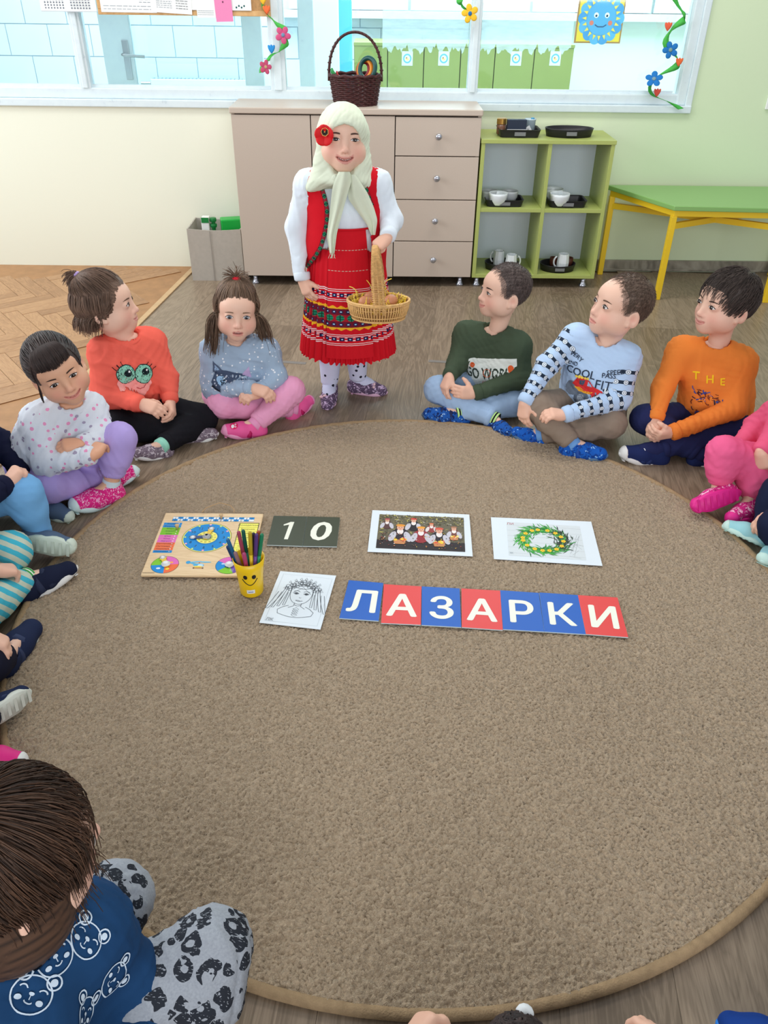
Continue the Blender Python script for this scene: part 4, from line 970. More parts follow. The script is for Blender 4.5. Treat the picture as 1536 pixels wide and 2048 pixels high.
# --- wooden calendar clock board
m_ply = wood_floor('birch_ply', (222, 190, 146), (234, 206, 164), (242, 218, 180), .5, 3, 14)
TZ = TOP+.008; bl_, br_, tl_ = pz(276, 1150, TZ), pz(507, 1152, TZ), pz(331, 1025, TZ); tr_ = pz(527, 1027, TZ)
ex = nrm(tr_-tl_+br_-bl_); W_ = (np.linalg.norm(tr_-tl_)); H_ = np.linalg.norm(tl_-bl_); ey = nrm(np.cross([0, 0, 1], ex)); O = tl_-ey*H_
bd = empty('calendar_board', O+ex*W_/2+ey*H_/2-[0, 0, .008], 'wooden calendar clock board with dials lying on the rug', 'board')
c4 = [O, O+ex*W_, O+ex*W_+ey*H_, O+ey*H_]; mb = MB(); mb._add([np.append(c[:2], zz) for zz in (TOP, TZ) for c in c4], [(3, 2, 1, 0), (4, 5, 6, 7), (0, 1, 5, 4), (1, 2, 6, 5), (2, 3, 7, 6), (3, 0, 4, 7)]); mb.build('panel', m_ply, bd, bevel=.003)
f = Flat(0); sc = W_
BLU = (28, 140, 214); gx0, gx1, gy0, gy1 = .10*W_, .92*W_, H_-.095*W_*1.55, H_-.022
cw, chh = (gx1-gx0)/16, (gy1-gy0)/2
for i in range(32):
    r_i, c_i = divmod(i, 16); x, y = gx0+c_i*cw, gy1-(r_i+1)*chh; odd = (c_i+r_i) % 2 == 0
    f.z = 0; f.rect(x, y, x+cw, y+chh, (236, 242, 246) if odd else BLU); f.z = 6e-5
    if i < 31: f.text(str(i+1), x+cw/2, y+chh*.58, chh*.62, (40, 44, 60) if odd else (190, 226, 246), bold=.01); f.disc(x+cw/2, y+chh*.12, .0016, (60, 60, 70), n=6)
f.line([(gx0, gy0), (gx1, gy0), (gx1, gy1), (gx0, gy1)], .0012, (70, 110, 150), True)
mo = ['Януари', 'Февруари', 'Март', 'Април', 'Май', 'Юни', 'Юли', 'Август', 'Септември', 'Октомври', 'Ноември', 'Декември']; mc = [BLU, BLU, (120, 196, 40), (120, 196, 40), (120, 196, 40), (226, 110, 190), (226, 110, 190), (226, 110, 190), (240, 112, 66), (240, 112, 66), (240, 112, 66), BLU]
mx0, mx1, my1 = .03*W_, .21*W_, gy0-.030*W_; mh = .0415*W_
for i, (n_, c) in enumerate(zip(mo, mc)): 
    y = my1-(i+1)*mh; f.z = 0; f.rect(mx0, y, mx1, y+mh*.93, c); f.z = 6e-5; f.text(n_, mx0+.085*W_, y+mh*.45, mh*.72, (40, 50, 60)); f.disc(mx1-.008, y+mh*.5, .002, (250, 250, 250), n=6)
dn = ['Понеделник', 'Вторник', 'Сряда', 'Четвъртък', 'Петък', 'Събота', 'Неделя']; dx0, dx1 = .79*W_, .975*W_
f.z = 0; f.rect(dx0-.002, my1-7*mh*1.65-.002, dx1+.002, my1+.002, (70, 70, 40)); 
for i, n_ in enumerate(dn): y = my1-(i+1)*mh*1.65; f.z = 6e-5; f.rect(dx0, y, dx1, y+mh*1.58, (246, 240, 110)); f.z = 1.2e-4; f.text(n_, (dx0+dx1)/2, y+mh*.8, mh*.85, (50, 50, 40))
kx, ky, kr = .50*W_, my1-.245*W_, .235*W_
f.z = 0; f.step = 6e-5; f.disc(kx, ky, kr*1.02, (60, 90, 50), n=48).disc(kx, ky, kr, (240, 236, 110), n=48).disc(kx, ky, kr*.96, BLU, n=48)
f.step = 0
for i in range(12):
    a = math.pi/2-2*math.pi*(i+1)/12; f.z = 2.6e-4; f.text(str(i+1), kx+kr*.70*math.cos(a), ky+kr*.70*math.sin(a), kr*.21, (214, 238, 250), bold=.01); f.disc(kx+kr*.90*math.cos(a), ky+kr*.90*math.sin(a), kr*.055, (226, 110, 190) if i % 2 else (130, 200, 60), n=12); f.z = 3.2e-4; f.disc(kx+kr*.90*math.cos(a), ky+kr*.90*math.sin(a), kr*.03, (244, 240, 200), n=10)
for i in range(60): a = 2*math.pi*i/60; f.line([(kx+kr*.44*math.cos(a), ky+kr*.44*math.sin(a)), (kx+kr*.50*math.cos(a), ky+kr*.50*math.sin(a))], .0009, (30, 60, 100))
f.z = 3.8e-4; f.step = 6e-5; f.disc(kx, ky, kr*.43, (250, 240, 120), n=36).disc(kx, ky, kr*.25, (200, 214, 120), n=28)
for i in range(12): a = math.pi/2-2*math.pi*(i+1)/12; f.text(str(5*(i+1)), kx+kr*.34*math.cos(a), ky+kr*.34*math.sin(a), kr*.10, (50, 50, 50))
def pie(px, py, pr, cols):
    f.z = 0; f.step = 6e-5; f.disc(px, py, pr*1.03, (50, 50, 50), n=36); f.step = 0; f.z = 1.2e-4; n = len(cols)
    for i, c in enumerate(cols): f.disc(px, py, pr, c, n=14, a0=2*math.pi*i/n+.1, a1=2*math.pi*(i+1)/n+.1)
pr = .125*W_; py = .155*W_; px1, px2 = .19*W_, .79*W_
pie(px1, py, pr, [(226, 110, 190), (130, 200, 50), BLU, (240, 112, 66)]); pie(px2, py, pr, [(250, 220, 70), (226, 110, 190), BLU, (130, 200, 50), (110, 76, 170)])
f.z = 1.8e-4; f.disc(px1+.05*W_, py+.035*W_, .022*W_, (246, 170, 90), .014*W_).disc(px1+.035*W_, py-.06*W_, .018*W_, (246, 214, 60)).disc(px1-.05*W_, py-.055*W_, .020*W_, (230, 240, 250), .013*W_)
f.disc(px2-.06*W_, py+.02*W_, .018*W_, (200, 226, 246), .010*W_)
for i in range(9): f.disc(px2+.02*W_+.012*W_*(i % 3), py-.085*W_+.014*W_*(i//3), .003*W_, (236, 236, 250), n=6)
hx, hy = .505*W_, .155*W_; f.z = 0; f.step = 5e-5
f.disc(hx, hy-.005*W_, .050*W_, (90, 180, 224), .028*W_).disc(hx+.016*W_, hy-.004*W_, .026*W_, (196, 226, 240), .018*W_).disc(hx-.005*W_, hy-.024*W_, .042*W_, (246, 214, 70), .010*W_).poly([(hx-.04*W_, hy), (hx-.10*W_, hy+.032*W_), (hx-.10*W_, hy+.045*W_), (hx-.02*W_, hy+.02*W_)], (90, 180, 224)).disc(hx-.105*W_, hy+.038*W_, .022*W_, (60, 160, 216)).disc(hx-.035*W_, hy+.046*W_, .055*W_, (110, 196, 236), .009*W_, rot=.12).disc(hx+.055*W_, hy+.044*W_, .055*W_, (110, 196, 236), .009*W_, rot=-.02).disc(hx, hy+.035*W_, .008*W_, (230, 120, 60)).line([(hx-.045*W_, hy-.045*W_), (hx+.05*W_, hy-.045*W_)], .004, (200, 150, 90)).disc(hx-.04*W_, hy-.046*W_, .008*W_, (80, 60, 50)).disc(hx+.045*W_, hy-.046*W_, .008*W_, (80, 60, 50))
lines(f, W_*.13, .01, .1, .95, .008, .004, 1, (90, 70, 50), .0018)
f.build('printed_face', [O[0], O[1], TZ], ex, ey, m_print, bd, lift=.0002)
def at_b(x, y, z=0): return np.array([O[0], O[1], TZ+z])+ex*x+ey*y
m_arrow = mat('arrow_yellow', (236, 196, 60), .4); m_wht = mat('arrow_white', (236, 238, 240), .45); m_nvy = mat('arrow_navy', (52, 74, 130), .45)
def hand(x, y, ang, L, w, m, name):
    h = empty  # noqa
    mb = MB(); d = np.array([math.cos(ang), math.sin(ang)]); n_ = np.array([-d[1], d[0]])
    P2 = [(-.012, -w), (L*.7, -w), (L*.75, -w*1.6), (L, 0), (L*.75, w*1.6), (L*.7, w), (-.012, w)]
    pts = [(x+d[0]*a+n_[0]*b, y+d[1]*a+n_[1]*b) for a, b in P2]; k = len(pts); vs = [at_b(px, py, zz) for zz in (.0014, .0040) for px, py in pts]
    mb._add(vs, [tuple(range(k-1, -1, -1)), tuple(range(k, 2*k))]+[(i, (i+1) % k, k+(i+1) % k, k+i) for i in range(k)]); o = mb.build(name, m, bd)
    g = MB(); vs = []
    for a in np.linspace(0, 2*math.pi, 10, endpoint=False): vs.append(at_b(x+d[0]*L*.92+.009*math.cos(a), y+d[1]*L*.92+.009*math.sin(a), .0038))
    vs.append(at_b(x+d[0]*L*.92, y+d[1]*L*.92, .0065)); g._add(vs, [(i, (i+1) % 10, 10) for i in range(10)]+[tuple(range(9, -1, -1))]); g.build('glove_tip', m_wht, o, smooth=True)
    c = at_b(x, y, .0012); MB().lathe(c, [(.012, 0), (.012, .0035), (.008, .0045), (.008, .007), (.004, .0085)], 16).build('pivot', m_wht, o, smooth=True)
hand(kx, ky, math.radians(80), kr*.62, .0055, m_arrow, 'hour_hand'); hand(kx, ky, math.radians(186), kr*.62, .0055, m_nvy, 'minute_hand'); hand(px1+.01*W_, py, math.radians(118), pr*.95, .0065, m_arrow, 'season_arrow'); hand(px2, py, math.radians(60), pr*.85, .006, m_nvy, 'weather_arrow')
m_peg = mat('peg_wood', (214, 180, 136), .5)
for x, y in ((gx0+cw*9.5, gy1-chh*.5), (mx1-.008, my1-2.5*mh)): MB().lathe(at_b(x, y, .0005), [(.004, 0), (.004, .008), (.006, .010), (.006, .013), (.003, .015)], 12).build('peg', m_peg, bd, smooth=True)
P = [at_b(.38*W_, H_-.004, .002), at_b(.40*W_, H_+.02, .0), at_b(.52*W_, H_+.055, -.004), at_b(.64*W_, H_+.04, -.004), at_b(.70*W_, H_+.01, .0), at_b(.70*W_, H_-.004, .002)]
P = np.array(P); t_ = np.linspace(0, 5, 24); P = np.stack([np.interp(t_, range(6), P[:, i]) for i in range(3)], 1); P[:, 2] += .004
MB().tube(P, .0011, 6).build('hanging_cord', mat('jute', (196, 160, 116), .9), bd, smooth=True)
# --- yellow cup of felt-tip pens
cb = pz(504, 1182, TOP); hh = .112; m_cup = mat('yellow_plastic', (246, 204, 18), .3, spec=.5)
cp = empty('pen_cup', (cb[0], cb[1], TOP), 'yellow smiley face cup full of felt-tip pens', 'cup')
prof = [(.0285, .001), (.030, .004), (.0325, .05), (.0365, .085), (.0405, hh), (.0385, hh), (.0345, .085), (.0305, .05), (.027, .006), (.0005, .006)]
MB().lathe((cb[0], cb[1], TOP), prof, 40).build('cup_body', m_cup, cp, smooth=True)
def cupr(z): return np.interp(z, [.004, .05, .085, hh], [.030, .0325, .0365, .0405])
def on_cup(u, z, e=.0006):
    a = -math.pi/2+u+.02; r = cupr(z)+e; return V3(cb[0]+r*math.cos(a), cb[1]+r*math.sin(a), TOP+z)
m_ink = mat('black_ink', (22, 20, 20), .4)
for u in (-.20, .42): 
    c = on_cup(u, .073); a = -math.pi/2+u; MB().ell(c, (.0055, .0012, .0066), 14, 8, R=rotz(u)).build('smiley_eye', m_ink, cp, smooth=True)
MB().tube([on_cup(u, .046+.018*((u-.11)/.55)**2, .0004) for u in np.linspace(-.46, .68, 16)], .0011, 6).build('smiley_mouth', m_ink, cp, smooth=True)
Vq = [on_cup(u, z, .0005) for z in (.017, .029) for u in np.linspace(-.24, .42, 9)]; obj('name_label', Vq, [(i, i+1, 9+i+1, 9+i) for i in range(8)], mat('paper_white', (236, 240, 240), .7), cp, smooth=True)
MB().tube([on_cup(u, .0225+.0008*math.sin(u*60), .001) for u in np.linspace(-.12, .28, 14)], .0007, 5).build('handwriting', mat('blue_ink', (60, 70, 140), .5), cp)
pens = [((40, 130, 190), 455, 1078, 'pale blue pen leaning far left in the yellow cup', .0), ((34, 74, 130), 455, 1092, 'navy-capped pen lowest at the left of the yellow cup', .0), ((206, 84, 116), 477, 1063, 'rose pen tall at the left of the yellow cup', .01), ((20, 120, 100), 486, 1060, 'teal pen tall beside the rose one', .02), ((196, 150, 160), 470, 1104, 'short pale pink pen at the left of the yellow cup', -.01), ((232, 90, 150), 488, 1106, 'short bright pink pen in the middle front', -.02), ((238, 206, 40), 500, 1064, 'yellow pen in the middle of the cup', .0), ((60, 50, 70), 507, 1066, 'black-capped pen in the middle of the cup', .015), ((112, 70, 160), 513, 1068, 'purple pen right of the black-capped pen', .0), ((232, 110, 50), 517, 1062, 'orange pen at the back right of the cup', .02), ((30, 160, 110), 524, 1068, 'bright green pen rightmost in the cup', .005)]
for c, x, y, l, dy in pens:
    tp = pY(x, y, cb[1]+dy); top = tp; base = V3(cb[0]+(tp[0]-cb[0])*.22, cb[1]+dy*.5, TOP+.008); d = nrm(top-base); Lp = np.linalg.norm(top-base)
    p_ = empty('felt_tip_pen', base, l, 'pen', 'felt-tip pens in the yellow cup'); mc_ = mat('pen_%d_%d_%d' % c, c, .35); dk = tuple(int(v*.75) for v in c)
    MB().tube([base, base+d*Lp*.62], .0047, 10).build('barrel', mc_, p_, smooth=True); MB().tube([base+d*Lp*.62, base+d*(Lp*.63), base+d*(Lp-.003), top], [.0050, .0053, .0050, .0036], 10).build('pen_cap', mat('pencap_%d_%d_%d' % c, dk, .35), p_, smooth=True)
# ================================================================== soft-body modelling: blended volumes -> one continuous surface
class Field:
    def __init__(s, lo, hi, h):
        s.h = h; s.lo = np.array(lo, float)-3*h; n = np.ceil((np.array(hi)+3*h-s.lo)/h).astype(int)+1
        s.n = n; s.f = np.full(n, 0.06, np.float32)
        s.ax = [(s.lo[i]+h*np.arange(n[i])).astype(np.float32) for i in range(3)]
    def win(s, lo, hi):
        a = np.clip(np.floor((np.array(lo)-s.lo)/s.h).astype(int), 0, s.n); b = np.clip(np.ceil((np.array(hi)-s.lo)/s.h).astype(int)+1, 0, s.n)
        if np.any(b <= a): return None
        sl = tuple(slice(a[i], b[i]) for i in range(3))
        return sl, s.ax[0][sl[0]][:, None, None], s.ax[1][sl[1]][None, :, None], s.ax[2][sl[2]][None, None, :]
    def _comb(s, w, d, k, op):
        f = s.f[w[0]]
        if op == 'u':
            if k > 0:
                hh = np.maximum(k-np.abs(f-d), 0)/k; s.f[w[0]] = np.minimum(f, d)-hh*hh*k*0.25
            else: s.f[w[0]] = np.minimum(f, d)
        else:
            d = -d
            if k > 0:
                hh = np.maximum(k-np.abs(f-d), 0)/k; s.f[w[0]] = np.maximum(f, d)+hh*hh*k*0.25
            else: s.f[w[0]] = np.maximum(f, d)
    def cone(s, a, b, ra, rb, k=0.02, op='u', flat=False):
        a, b = np.array(a, np.float32), np.array(b, np.float32); m = max(ra, rb)+k+4*s.h
        w = s.win(np.minimum(a, b)-m, np.maximum(a, b)+m)
        if w is None: return s
        _, X, Y, Z = w; d = b-a; L2 = float(d@d)+1e-12
        t = np.clip(((X-a[0])*d[0]+(Y-a[1])*d[1]+(Z-a[2])*d[2])/L2, 0, 1)
        q = np.sqrt((X-a[0]-t*d[0])**2+(Y-a[1]-t*d[1])**2+(Z-a[2]-t*d[2])**2)-(ra+(rb-ra)*t)
        if flat:
            L = math.sqrt(L2); q = np.maximum(q, ((X-b[0])*d[0]+(Y-b[1])*d[1]+(Z-b[2])*d[2])/L)
        s._comb(w, q, k, op); return s
    def ell(s, c, r, k=0.02, R=None, op='u'):
        c = np.array(c, np.float32); r = np.array(r, np.float32); m = float(r.max())+k+4*s.h
        w = s.win(c-m, c+m)
        if w is None: return s
        _, X, Y, Z = w; X = X-c[0]; Y = Y-c[1]; Z = Z-c[2]
        if R is not None:
            R = np.array(R, np.float32); X, Y, Z = (X*R[0, i]+Y*R[1, i]+Z*R[2, i] for i in range(3))
        k0 = np.sqrt((X/r[0])**2+(Y/r[1])**2+(Z/r[2])**2); k1 = np.sqrt((X/r[0]**2)**2+(Y/r[1]**2)**2+(Z/r[2]**2)**2)+1e-9
        s._comb(w, (k0*(k0-1)/k1).astype(np.float32), k, op); return s
    def cut(s, p, n, c=None, R=None, k=0.0):
        """remove everything on the side n points to (within a ball)"""
        p = np.array(p, np.float32); n = nrm(n).astype(np.float32)
        w = s.win(np.array(c)-R, np.array(c)+R) if R else s.win(s.lo, s.lo+s.n*s.h)
        if w is None: return s
        sl, X, Y, Z = w; d = (X-p[0])*n[0]+(Y-p[1])*n[1]+(Z-p[2])*n[2]
        if R:
            ball = np.sqrt((X-c[0])**2+(Y-c[1])**2+(Z-c[2])**2)-R; d = np.where(ball < 0, d, -1.0)
        s.f[sl] = np.maximum(s.f[sl], d); return s
    def mesh(s, smooth=1):
        f = s.f; ins = f < 0; nx, ny, nz = f.shape
        c = np.zeros((nx-1, ny-1, nz-1), np.uint8)
        for i in (0, 1):
            for j in (0, 1):
                for k in (0, 1): c += ins[i:nx-1+i, j:ny-1+j, k:nz-1+k]
        I = np.argwhere((c > 0) & (c < 8)); idx = np.full(c.shape, -1, np.int32); idx[tuple(I.T)] = np.arange(len(I))
        P = np.zeros((len(I), 3)); Wt = np.zeros(len(I))
        cor = [(i, j, k) for i in (0, 1) for j in (0, 1) for k in (0, 1)]
        val = {q: f[I[:, 0]+q[0], I[:, 1]+q[1], I[:, 2]+q[2]] for q in cor}
        for a in cor:
            for ax in range(3):
                if a[ax] == 0:
                    b = list(a); b[ax] = 1; b = tuple(b); va, vb = val[a], val[b]; m = (va < 0) != (vb < 0)
                    t = np.where(m, va/(np.where(m, va-vb, 1)), 0)
                    q = np.array(a, float)[None]+t[:, None]*(np.array(b)-np.array(a))[None]
                    P += q*m[:, None]; Wt += m
        V = s.lo+s.h*(I+P/Wt[:, None])
        Q = []
        for ax in range(3):
            o = [(1, 2), (2, 0), (0, 1)][ax]
            sl0 = [slice(None)]*3; sl1 = [slice(None)]*3; sl0[ax] = slice(0, -1); sl1[ax] = slice(1, None)
            A = ins[tuple(sl0)]; B = ins[tuple(sl1)]; E = np.argwhere(A != B)
            ok = np.all(E[:, list(o)] > 0, axis=1)
            for oo in o: ok &= E[:, oo] < f.shape[oo]-1
            E = E[ok]; fl = A[tuple(E.T)]
            def cell(d0, d1):
                G = E.copy(); G[:, o[0]] -= d0; G[:, o[1]] -= d1; return idx[tuple(G.T)]
            q = np.stack([cell(1, 1), cell(0, 1), cell(0, 0), cell(1, 0)], 1); q[~fl] = q[~fl][:, ::-1]; Q.append(q)
        Q = np.vstack(Q); Q = Q[(Q >= 0).all(1)]
        for _ in range(smooth): V = lap(V, Q, 0.5)
        return V, Q
def lap(V, Q, a=0.5):
    S = np.zeros_like(V); n = np.zeros(len(V))
    for i in range(Q.shape[1]):
        j = (i+1) % Q.shape[1]
        np.add.at(S, Q[:, i], V[Q[:, j]]); np.add.at(n, Q[:, i], 1); np.add.at(S, Q[:, j], V[Q[:, i]]); np.add.at(n, Q[:, j], 1)
    return V*(1-a)+a*S/np.maximum(n, 1)[:, None]
def vnormals(V, Q):
    a, b, c = V[Q[:, 0]], V[Q[:, 1]], V[Q[:, 2]]; fn = np.cross(b-a, c-a); N = np.zeros_like(V)
    for i in range(Q.shape[1]): np.add.at(N, Q[:, i], fn)
    return N/(np.linalg.norm(N, axis=1)[:, None]+1e-12)
def folds(V, Q, amp, scale, seed=0, along=None):
    """cloth folds: displaced along the normals, ridges run across 'along'"""
    r = np.random.RandomState(seed); N = vnormals(V, Q); d = np.zeros(len(V)); P = V/scale
    for i in range(5):
        k = r.normal(size=3); 
        if along is not None: k = k*0.5+np.array(along)*r.choice([-1, 1])*1.1
        k /= np.linalg.norm(k); e = r.normal(size=3); e /= np.linalg.norm(e)
        ph = r.rand()*6.28; x = np.sin(P@k*(4+2.5*i)+1.6*np.sin(P@e*2.2+ph)+ph); mask = 0.5+0.5*np.sin(P@e[::-1]*1.9+r.rand()*6)
        d += (1-np.abs(x)*1.0)**2*mask/(1+0.35*i)*(-1 if i % 2 else 1)
    return V+N*(amp*d*0.6)[:, None]
def joinm(parts):
    V = []; Q = []; b = 0; src = []
    for i, (v, q) in enumerate(parts): V.append(v); Q.append(q+b); b += len(v); src += [i]*len(v)
    return np.vstack(V), np.vstack(Q), np.array(src)
def bvh_of(V, Q): return BVHTree.FromPolygons([Vector(v) for v in V], Q.tolist())
def frame(f, u):
    """columns: right, forward, up"""
    f = nrm(f); u = np.array(u, float); u = nrm(u-f*(u@f)); return np.stack([np.cross(f, u), f, u], 1)
def smst(a, b, x):
    t = np.clip((x-a)/(b-a), 0, 1); return t*t*(3-2*t)

# ------------------------------------------------------------------ head
SKIN = np.array(lin((232, 190, 168))[:3]); BLUSH = np.array(lin((228, 150, 136))[:3]); LIP = np.array(lin((208, 134, 126))[:3])
CRAN_C, CRAN_R = V3(0, -0.014, 0.026), V3(0.0735, 0.090, 0.082)
def make_head(neck_local, s=1.0, smile=0.5, open_=0.0, skin=None, brow=(90, 66, 52), hairpaint=None, h=0.0026, chubby=1.0, ears=True):
    """head in its own frame (left, forward, up), origin between the ears; returns V, Q, colours"""
    skin = SKIN if skin is None else skin
    nk = np.array(neck_local)/s
    lo = np.minimum(V3(-.1, -.115, -.12), nk-.05); hi = np.maximum(V3(.1, .12, .12), nk+.05)
    F = Field(lo, hi, h/s)
    F.ell(CRAN_C, CRAN_R, 0.0)
    F.ell((0, .024, -.034), (.058*chubby, .060, .066), .03)
    F.ell((0, .036, .028), (.060, .050, .046), .02)
    for q in (-1, 1):
        F.ell((q*.036*chubby, .042, -.040+.004*smile), (.027, .028, .027), .024)
        F.ell((q*.048, .010, -.048), (.020, .030, .030), .03)
    F.ell((0, .060, -.081), (.022, .019, .016), .024)
    F.ell((0, .068, -.056), (.027, .020, .022), .018)                # mouth mound
    for q in (-1, 1): F.ell((q*.031, .097, .002), (.019, .018, .0115), .014, op='s')      # sockets
    for q in (-1, 1): F.ell((q*.031, .069, .001), (.0165, .0150, .0125), .006)            # lids over the eyes
    F.cone((0, .079, .004), (0, .092, -.026), .0065, .0085, .014)
    F.ell((0, .0945, -.030), (.0095, .0085, .0080), .006)
    for q in (-1, 1): F.ell((q*.0098, .0855, -.034), (.0062, .0070, .0058), .006)
    for q in (-1, 1): F.ell((q*.0052, .0905, -.0385), (.0026, .0036, .0022), .003, op='s')
    cz = lambda x: -.0575+.0085*smile*(abs(x)/.024)**2
    lipw = .020+.005*smile+.004*(smile > .8)
    for x in np.linspace(-lipw, lipw, 9):
        g = 1-(abs(x)/lipw)**2*.75; yy = .0845-.55*x*x/.03
        F.ell((x, yy, cz(x)+.0036+open_*.003), (.0045, .0052*g+.0015, .0032*g+.0010), .004)
        F.ell((x*.9, yy-.001, cz(x)-.0042-open_*.009), (.0045, .0056*g+.0015, .0040*g+.0010), .004)
    if open_ > 0.05 or smile > 0.75:
        for x in np.linspace(-lipw*.86, lipw*.86, 13):
            g = 1-(x/lipw)**2; F.ell((x, .092-.55*x*x/.03, cz(x)-.0006-.003*open_), (.0040, .012, (.0016+.0050*open_)*g+.0008), .002, op='s')
    else:
        for x in np.linspace(-lipw*.95, lipw*.95, 11): F.ell((x, .0905-.55*x*x/.03, cz(x)), (.0035, .006, .0011), .002, op='s')
    if ears:
        for q in (-1, 1):
            Re = rotz(q*.35)@rotx(-.15)
            F.ell((q*.0765, -.010, -.014), (.0075, .0190, .0290), .006, R=Re); F.ell((q*.0830, -.005, -.012), (.0055, .0105, .0170), .004, R=Re, op='s')
            F.ell((q*.0765, .004, -.034), (.006, .008, .009), .006)
    F.cone((0, -.018, -.05), nk-V3(0, .008, .010), .038, .034, .03)
    V, Q = F.mesh(1)
    col = np.tile(skin, (len(V), 1))
    def paint(w, c): 
        col[:] = col*(1-w[:, None])+np.array(c)[:3]*w[:, None]
    x, y, z = V.T
    front = smst(.03, .06, y)
    for q in (-1, 1): paint(.45*np.exp(-((x-q*.040)**2+(z+.036)**2)/.0005)*front, BLUSH)
    paint(.30*np.exp(-((x)**2+(z+.030)**2+(y-.095)**2)/.00018), BLUSH)
    zc = -.0575+.0085*smile*(np.abs(x)/.024)**2
    up = zc+.0036+open_*.003; dn = zc-.0042-open_*.009
    gx = np.clip(1-(x/(lipw+.002))**2, 0, 1)
    inl = (np.abs(x) < lipw+.002) & (z < up+.0036*gx) & (z > dn-.0044*gx) & (y > .070)
    paint(inl*.8*smst(0, .35, gx), LIP)
    inner = (np.abs(x) < lipw*.85) & (np.abs(z-(up+dn)/2) < (.0024+.006*open_)*gx+.0006) & (y < .0825-.55*x*x/.03) & (y > .055)
    if open_ > 0.05 or smile > 0.75: paint(inner*.9, lin((110, 44, 46)))
    if ears:
        for q in (-1, 1): paint(.5*np.exp(-((x-q*.082)**2+(y+.006)**2+(z+.013)**2)/.00012), BLUSH)
    if hairpaint is not None: hairpaint(V, col)
    return V*s, Q, col
m_skin = colmat('skin', rough=0.5, spec=0.35)
m_eye = colmat('eye_gloss', rough=0.3, spec=0.3)
m_hairb = colmat('brow_hair', rough=0.6)
def face_parts(parent, O, R, s, Vh, Qh, look=(0, 0), iris=(70, 46, 34), brow=(84, 62, 50), smile=.5, open_=0.0, squint=0.0, which=(-1, 1), browtilt=0.0, lash=(40, 28, 26)):
    """eyes, brows and teeth, laid on the face surface (head frame R, origin O)"""
    b = bvh_of(Vh, Qh)
    P = lambda p: O+R@(np.array(p)*s)
    def plane(cx, cz, f, name, mt, lift, seg=.003):
        g = Flat(5e-5); g.v = [(-p[0]*s, p[1]*s, p[2]) for p in f.v]; g.f = [q[::-1] for q in f.f]; g.c = f.c     # face plane: +x to the person's right
        o_ = V3(cx, .10, cz)*s
        bm_ = g.project(name, o_, (-1, 0, 0), (0, 0, 1), b, mt, None, lift=lift, seg=seg)
        me = bm_.data; n = len(me.vertices); co = np.zeros(n*3, np.float32); me.vertices.foreach_get('co', co)
        co = co.reshape(-1, 3)+np.array(bm_.location); W_ = O+co@R.T; W_ -= rootpos(parent); me.vertices.foreach_set('co', W_.astype(np.float32).ravel()); me.update()
        bm_.location = (0, 0, 0); bm_.parent = parent; return bm_
    for q in which:
        f = Flat(5e-5); w_, hh = .0138, .0072*(1-.55*squint); n = 14
        top = [(-w_+2*w_*i/n, hh*math.sin(math.pi*i/n)**.8) for i in range(n+1)]; bot = [(w_-2*w_*i/n, -hh*.72*math.sin(math.pi*i/n)**.9) for i in range(n+1)]
        f.poly(top+bot[1:-1], (236, 232, 230))
        ix, iz = look[0]*.005, look[1]*.003
        def clip(cx, cy, r, c):
            pts = []
            for i in range(24):
                a = 2*math.pi*i/24; px, py = cx+r*math.cos(a), cy+r*math.sin(a); tt = np.clip((px+w_)/(2*w_), 0, 1); mxv = hh*math.sin(math.pi*tt)**.8; mnv = -hh*.72*math.sin(math.pi*tt)**.9
                pts.append((px, min(max(py, mnv), mxv)))
            f.poly(pts, c)
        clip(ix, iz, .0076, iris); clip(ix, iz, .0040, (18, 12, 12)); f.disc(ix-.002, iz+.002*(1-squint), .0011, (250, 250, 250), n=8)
        f.line([(p[0], p[1]+.0004) for p in top], .0019, lash); f.line([(p[0]*1.02, p[1]+.0042*(1-.3*squint)) for p in top[2:-2]], .0007, (176, 128, 108)); f.line(bot[1:-1], .0005, (150, 106, 92))
        plane(q*.031, .0005, f, 'eye', m_eye, .0006)
        g = Flat(5e-5); k = 9; P0 = []; P1 = []
        for i in range(k):
            t_ = i/(k-1); xx = (-.015+.030*t_)*q; zz = .0035*math.sin(math.pi*(.15+.75*t_))+browtilt*(t_-.3)*.006; wv = .0021*(math.sin(math.pi*min(1, .25+t_*.8)))**.6+.0004; P0.append((xx, zz+wv)); P1.append((xx, zz-wv))
        g.poly(P0+P1[::-1], brow); plane(q*.032, .0165, g, 'eyebrow', m_hairb, .0007)
    if open_ > .05 or smile > .75:
        tm = MB(); n = 8; lipw = .020+.005*smile
        for i in range(n):
            x = (i-(n-1)/2)*.0052; z = -.0575+.0085*smile*(abs(x)/.024)**2+.0010+open_*.002; y = .0805-.55*x*x/.03
            tm.ell(P((x, y, z-.0005)), V3(.0027, .0022, .0036)*s, 8, 6, R=R)
        tm.build('teeth', mat('tooth', (244, 240, 232), .25), parent, smooth=True)
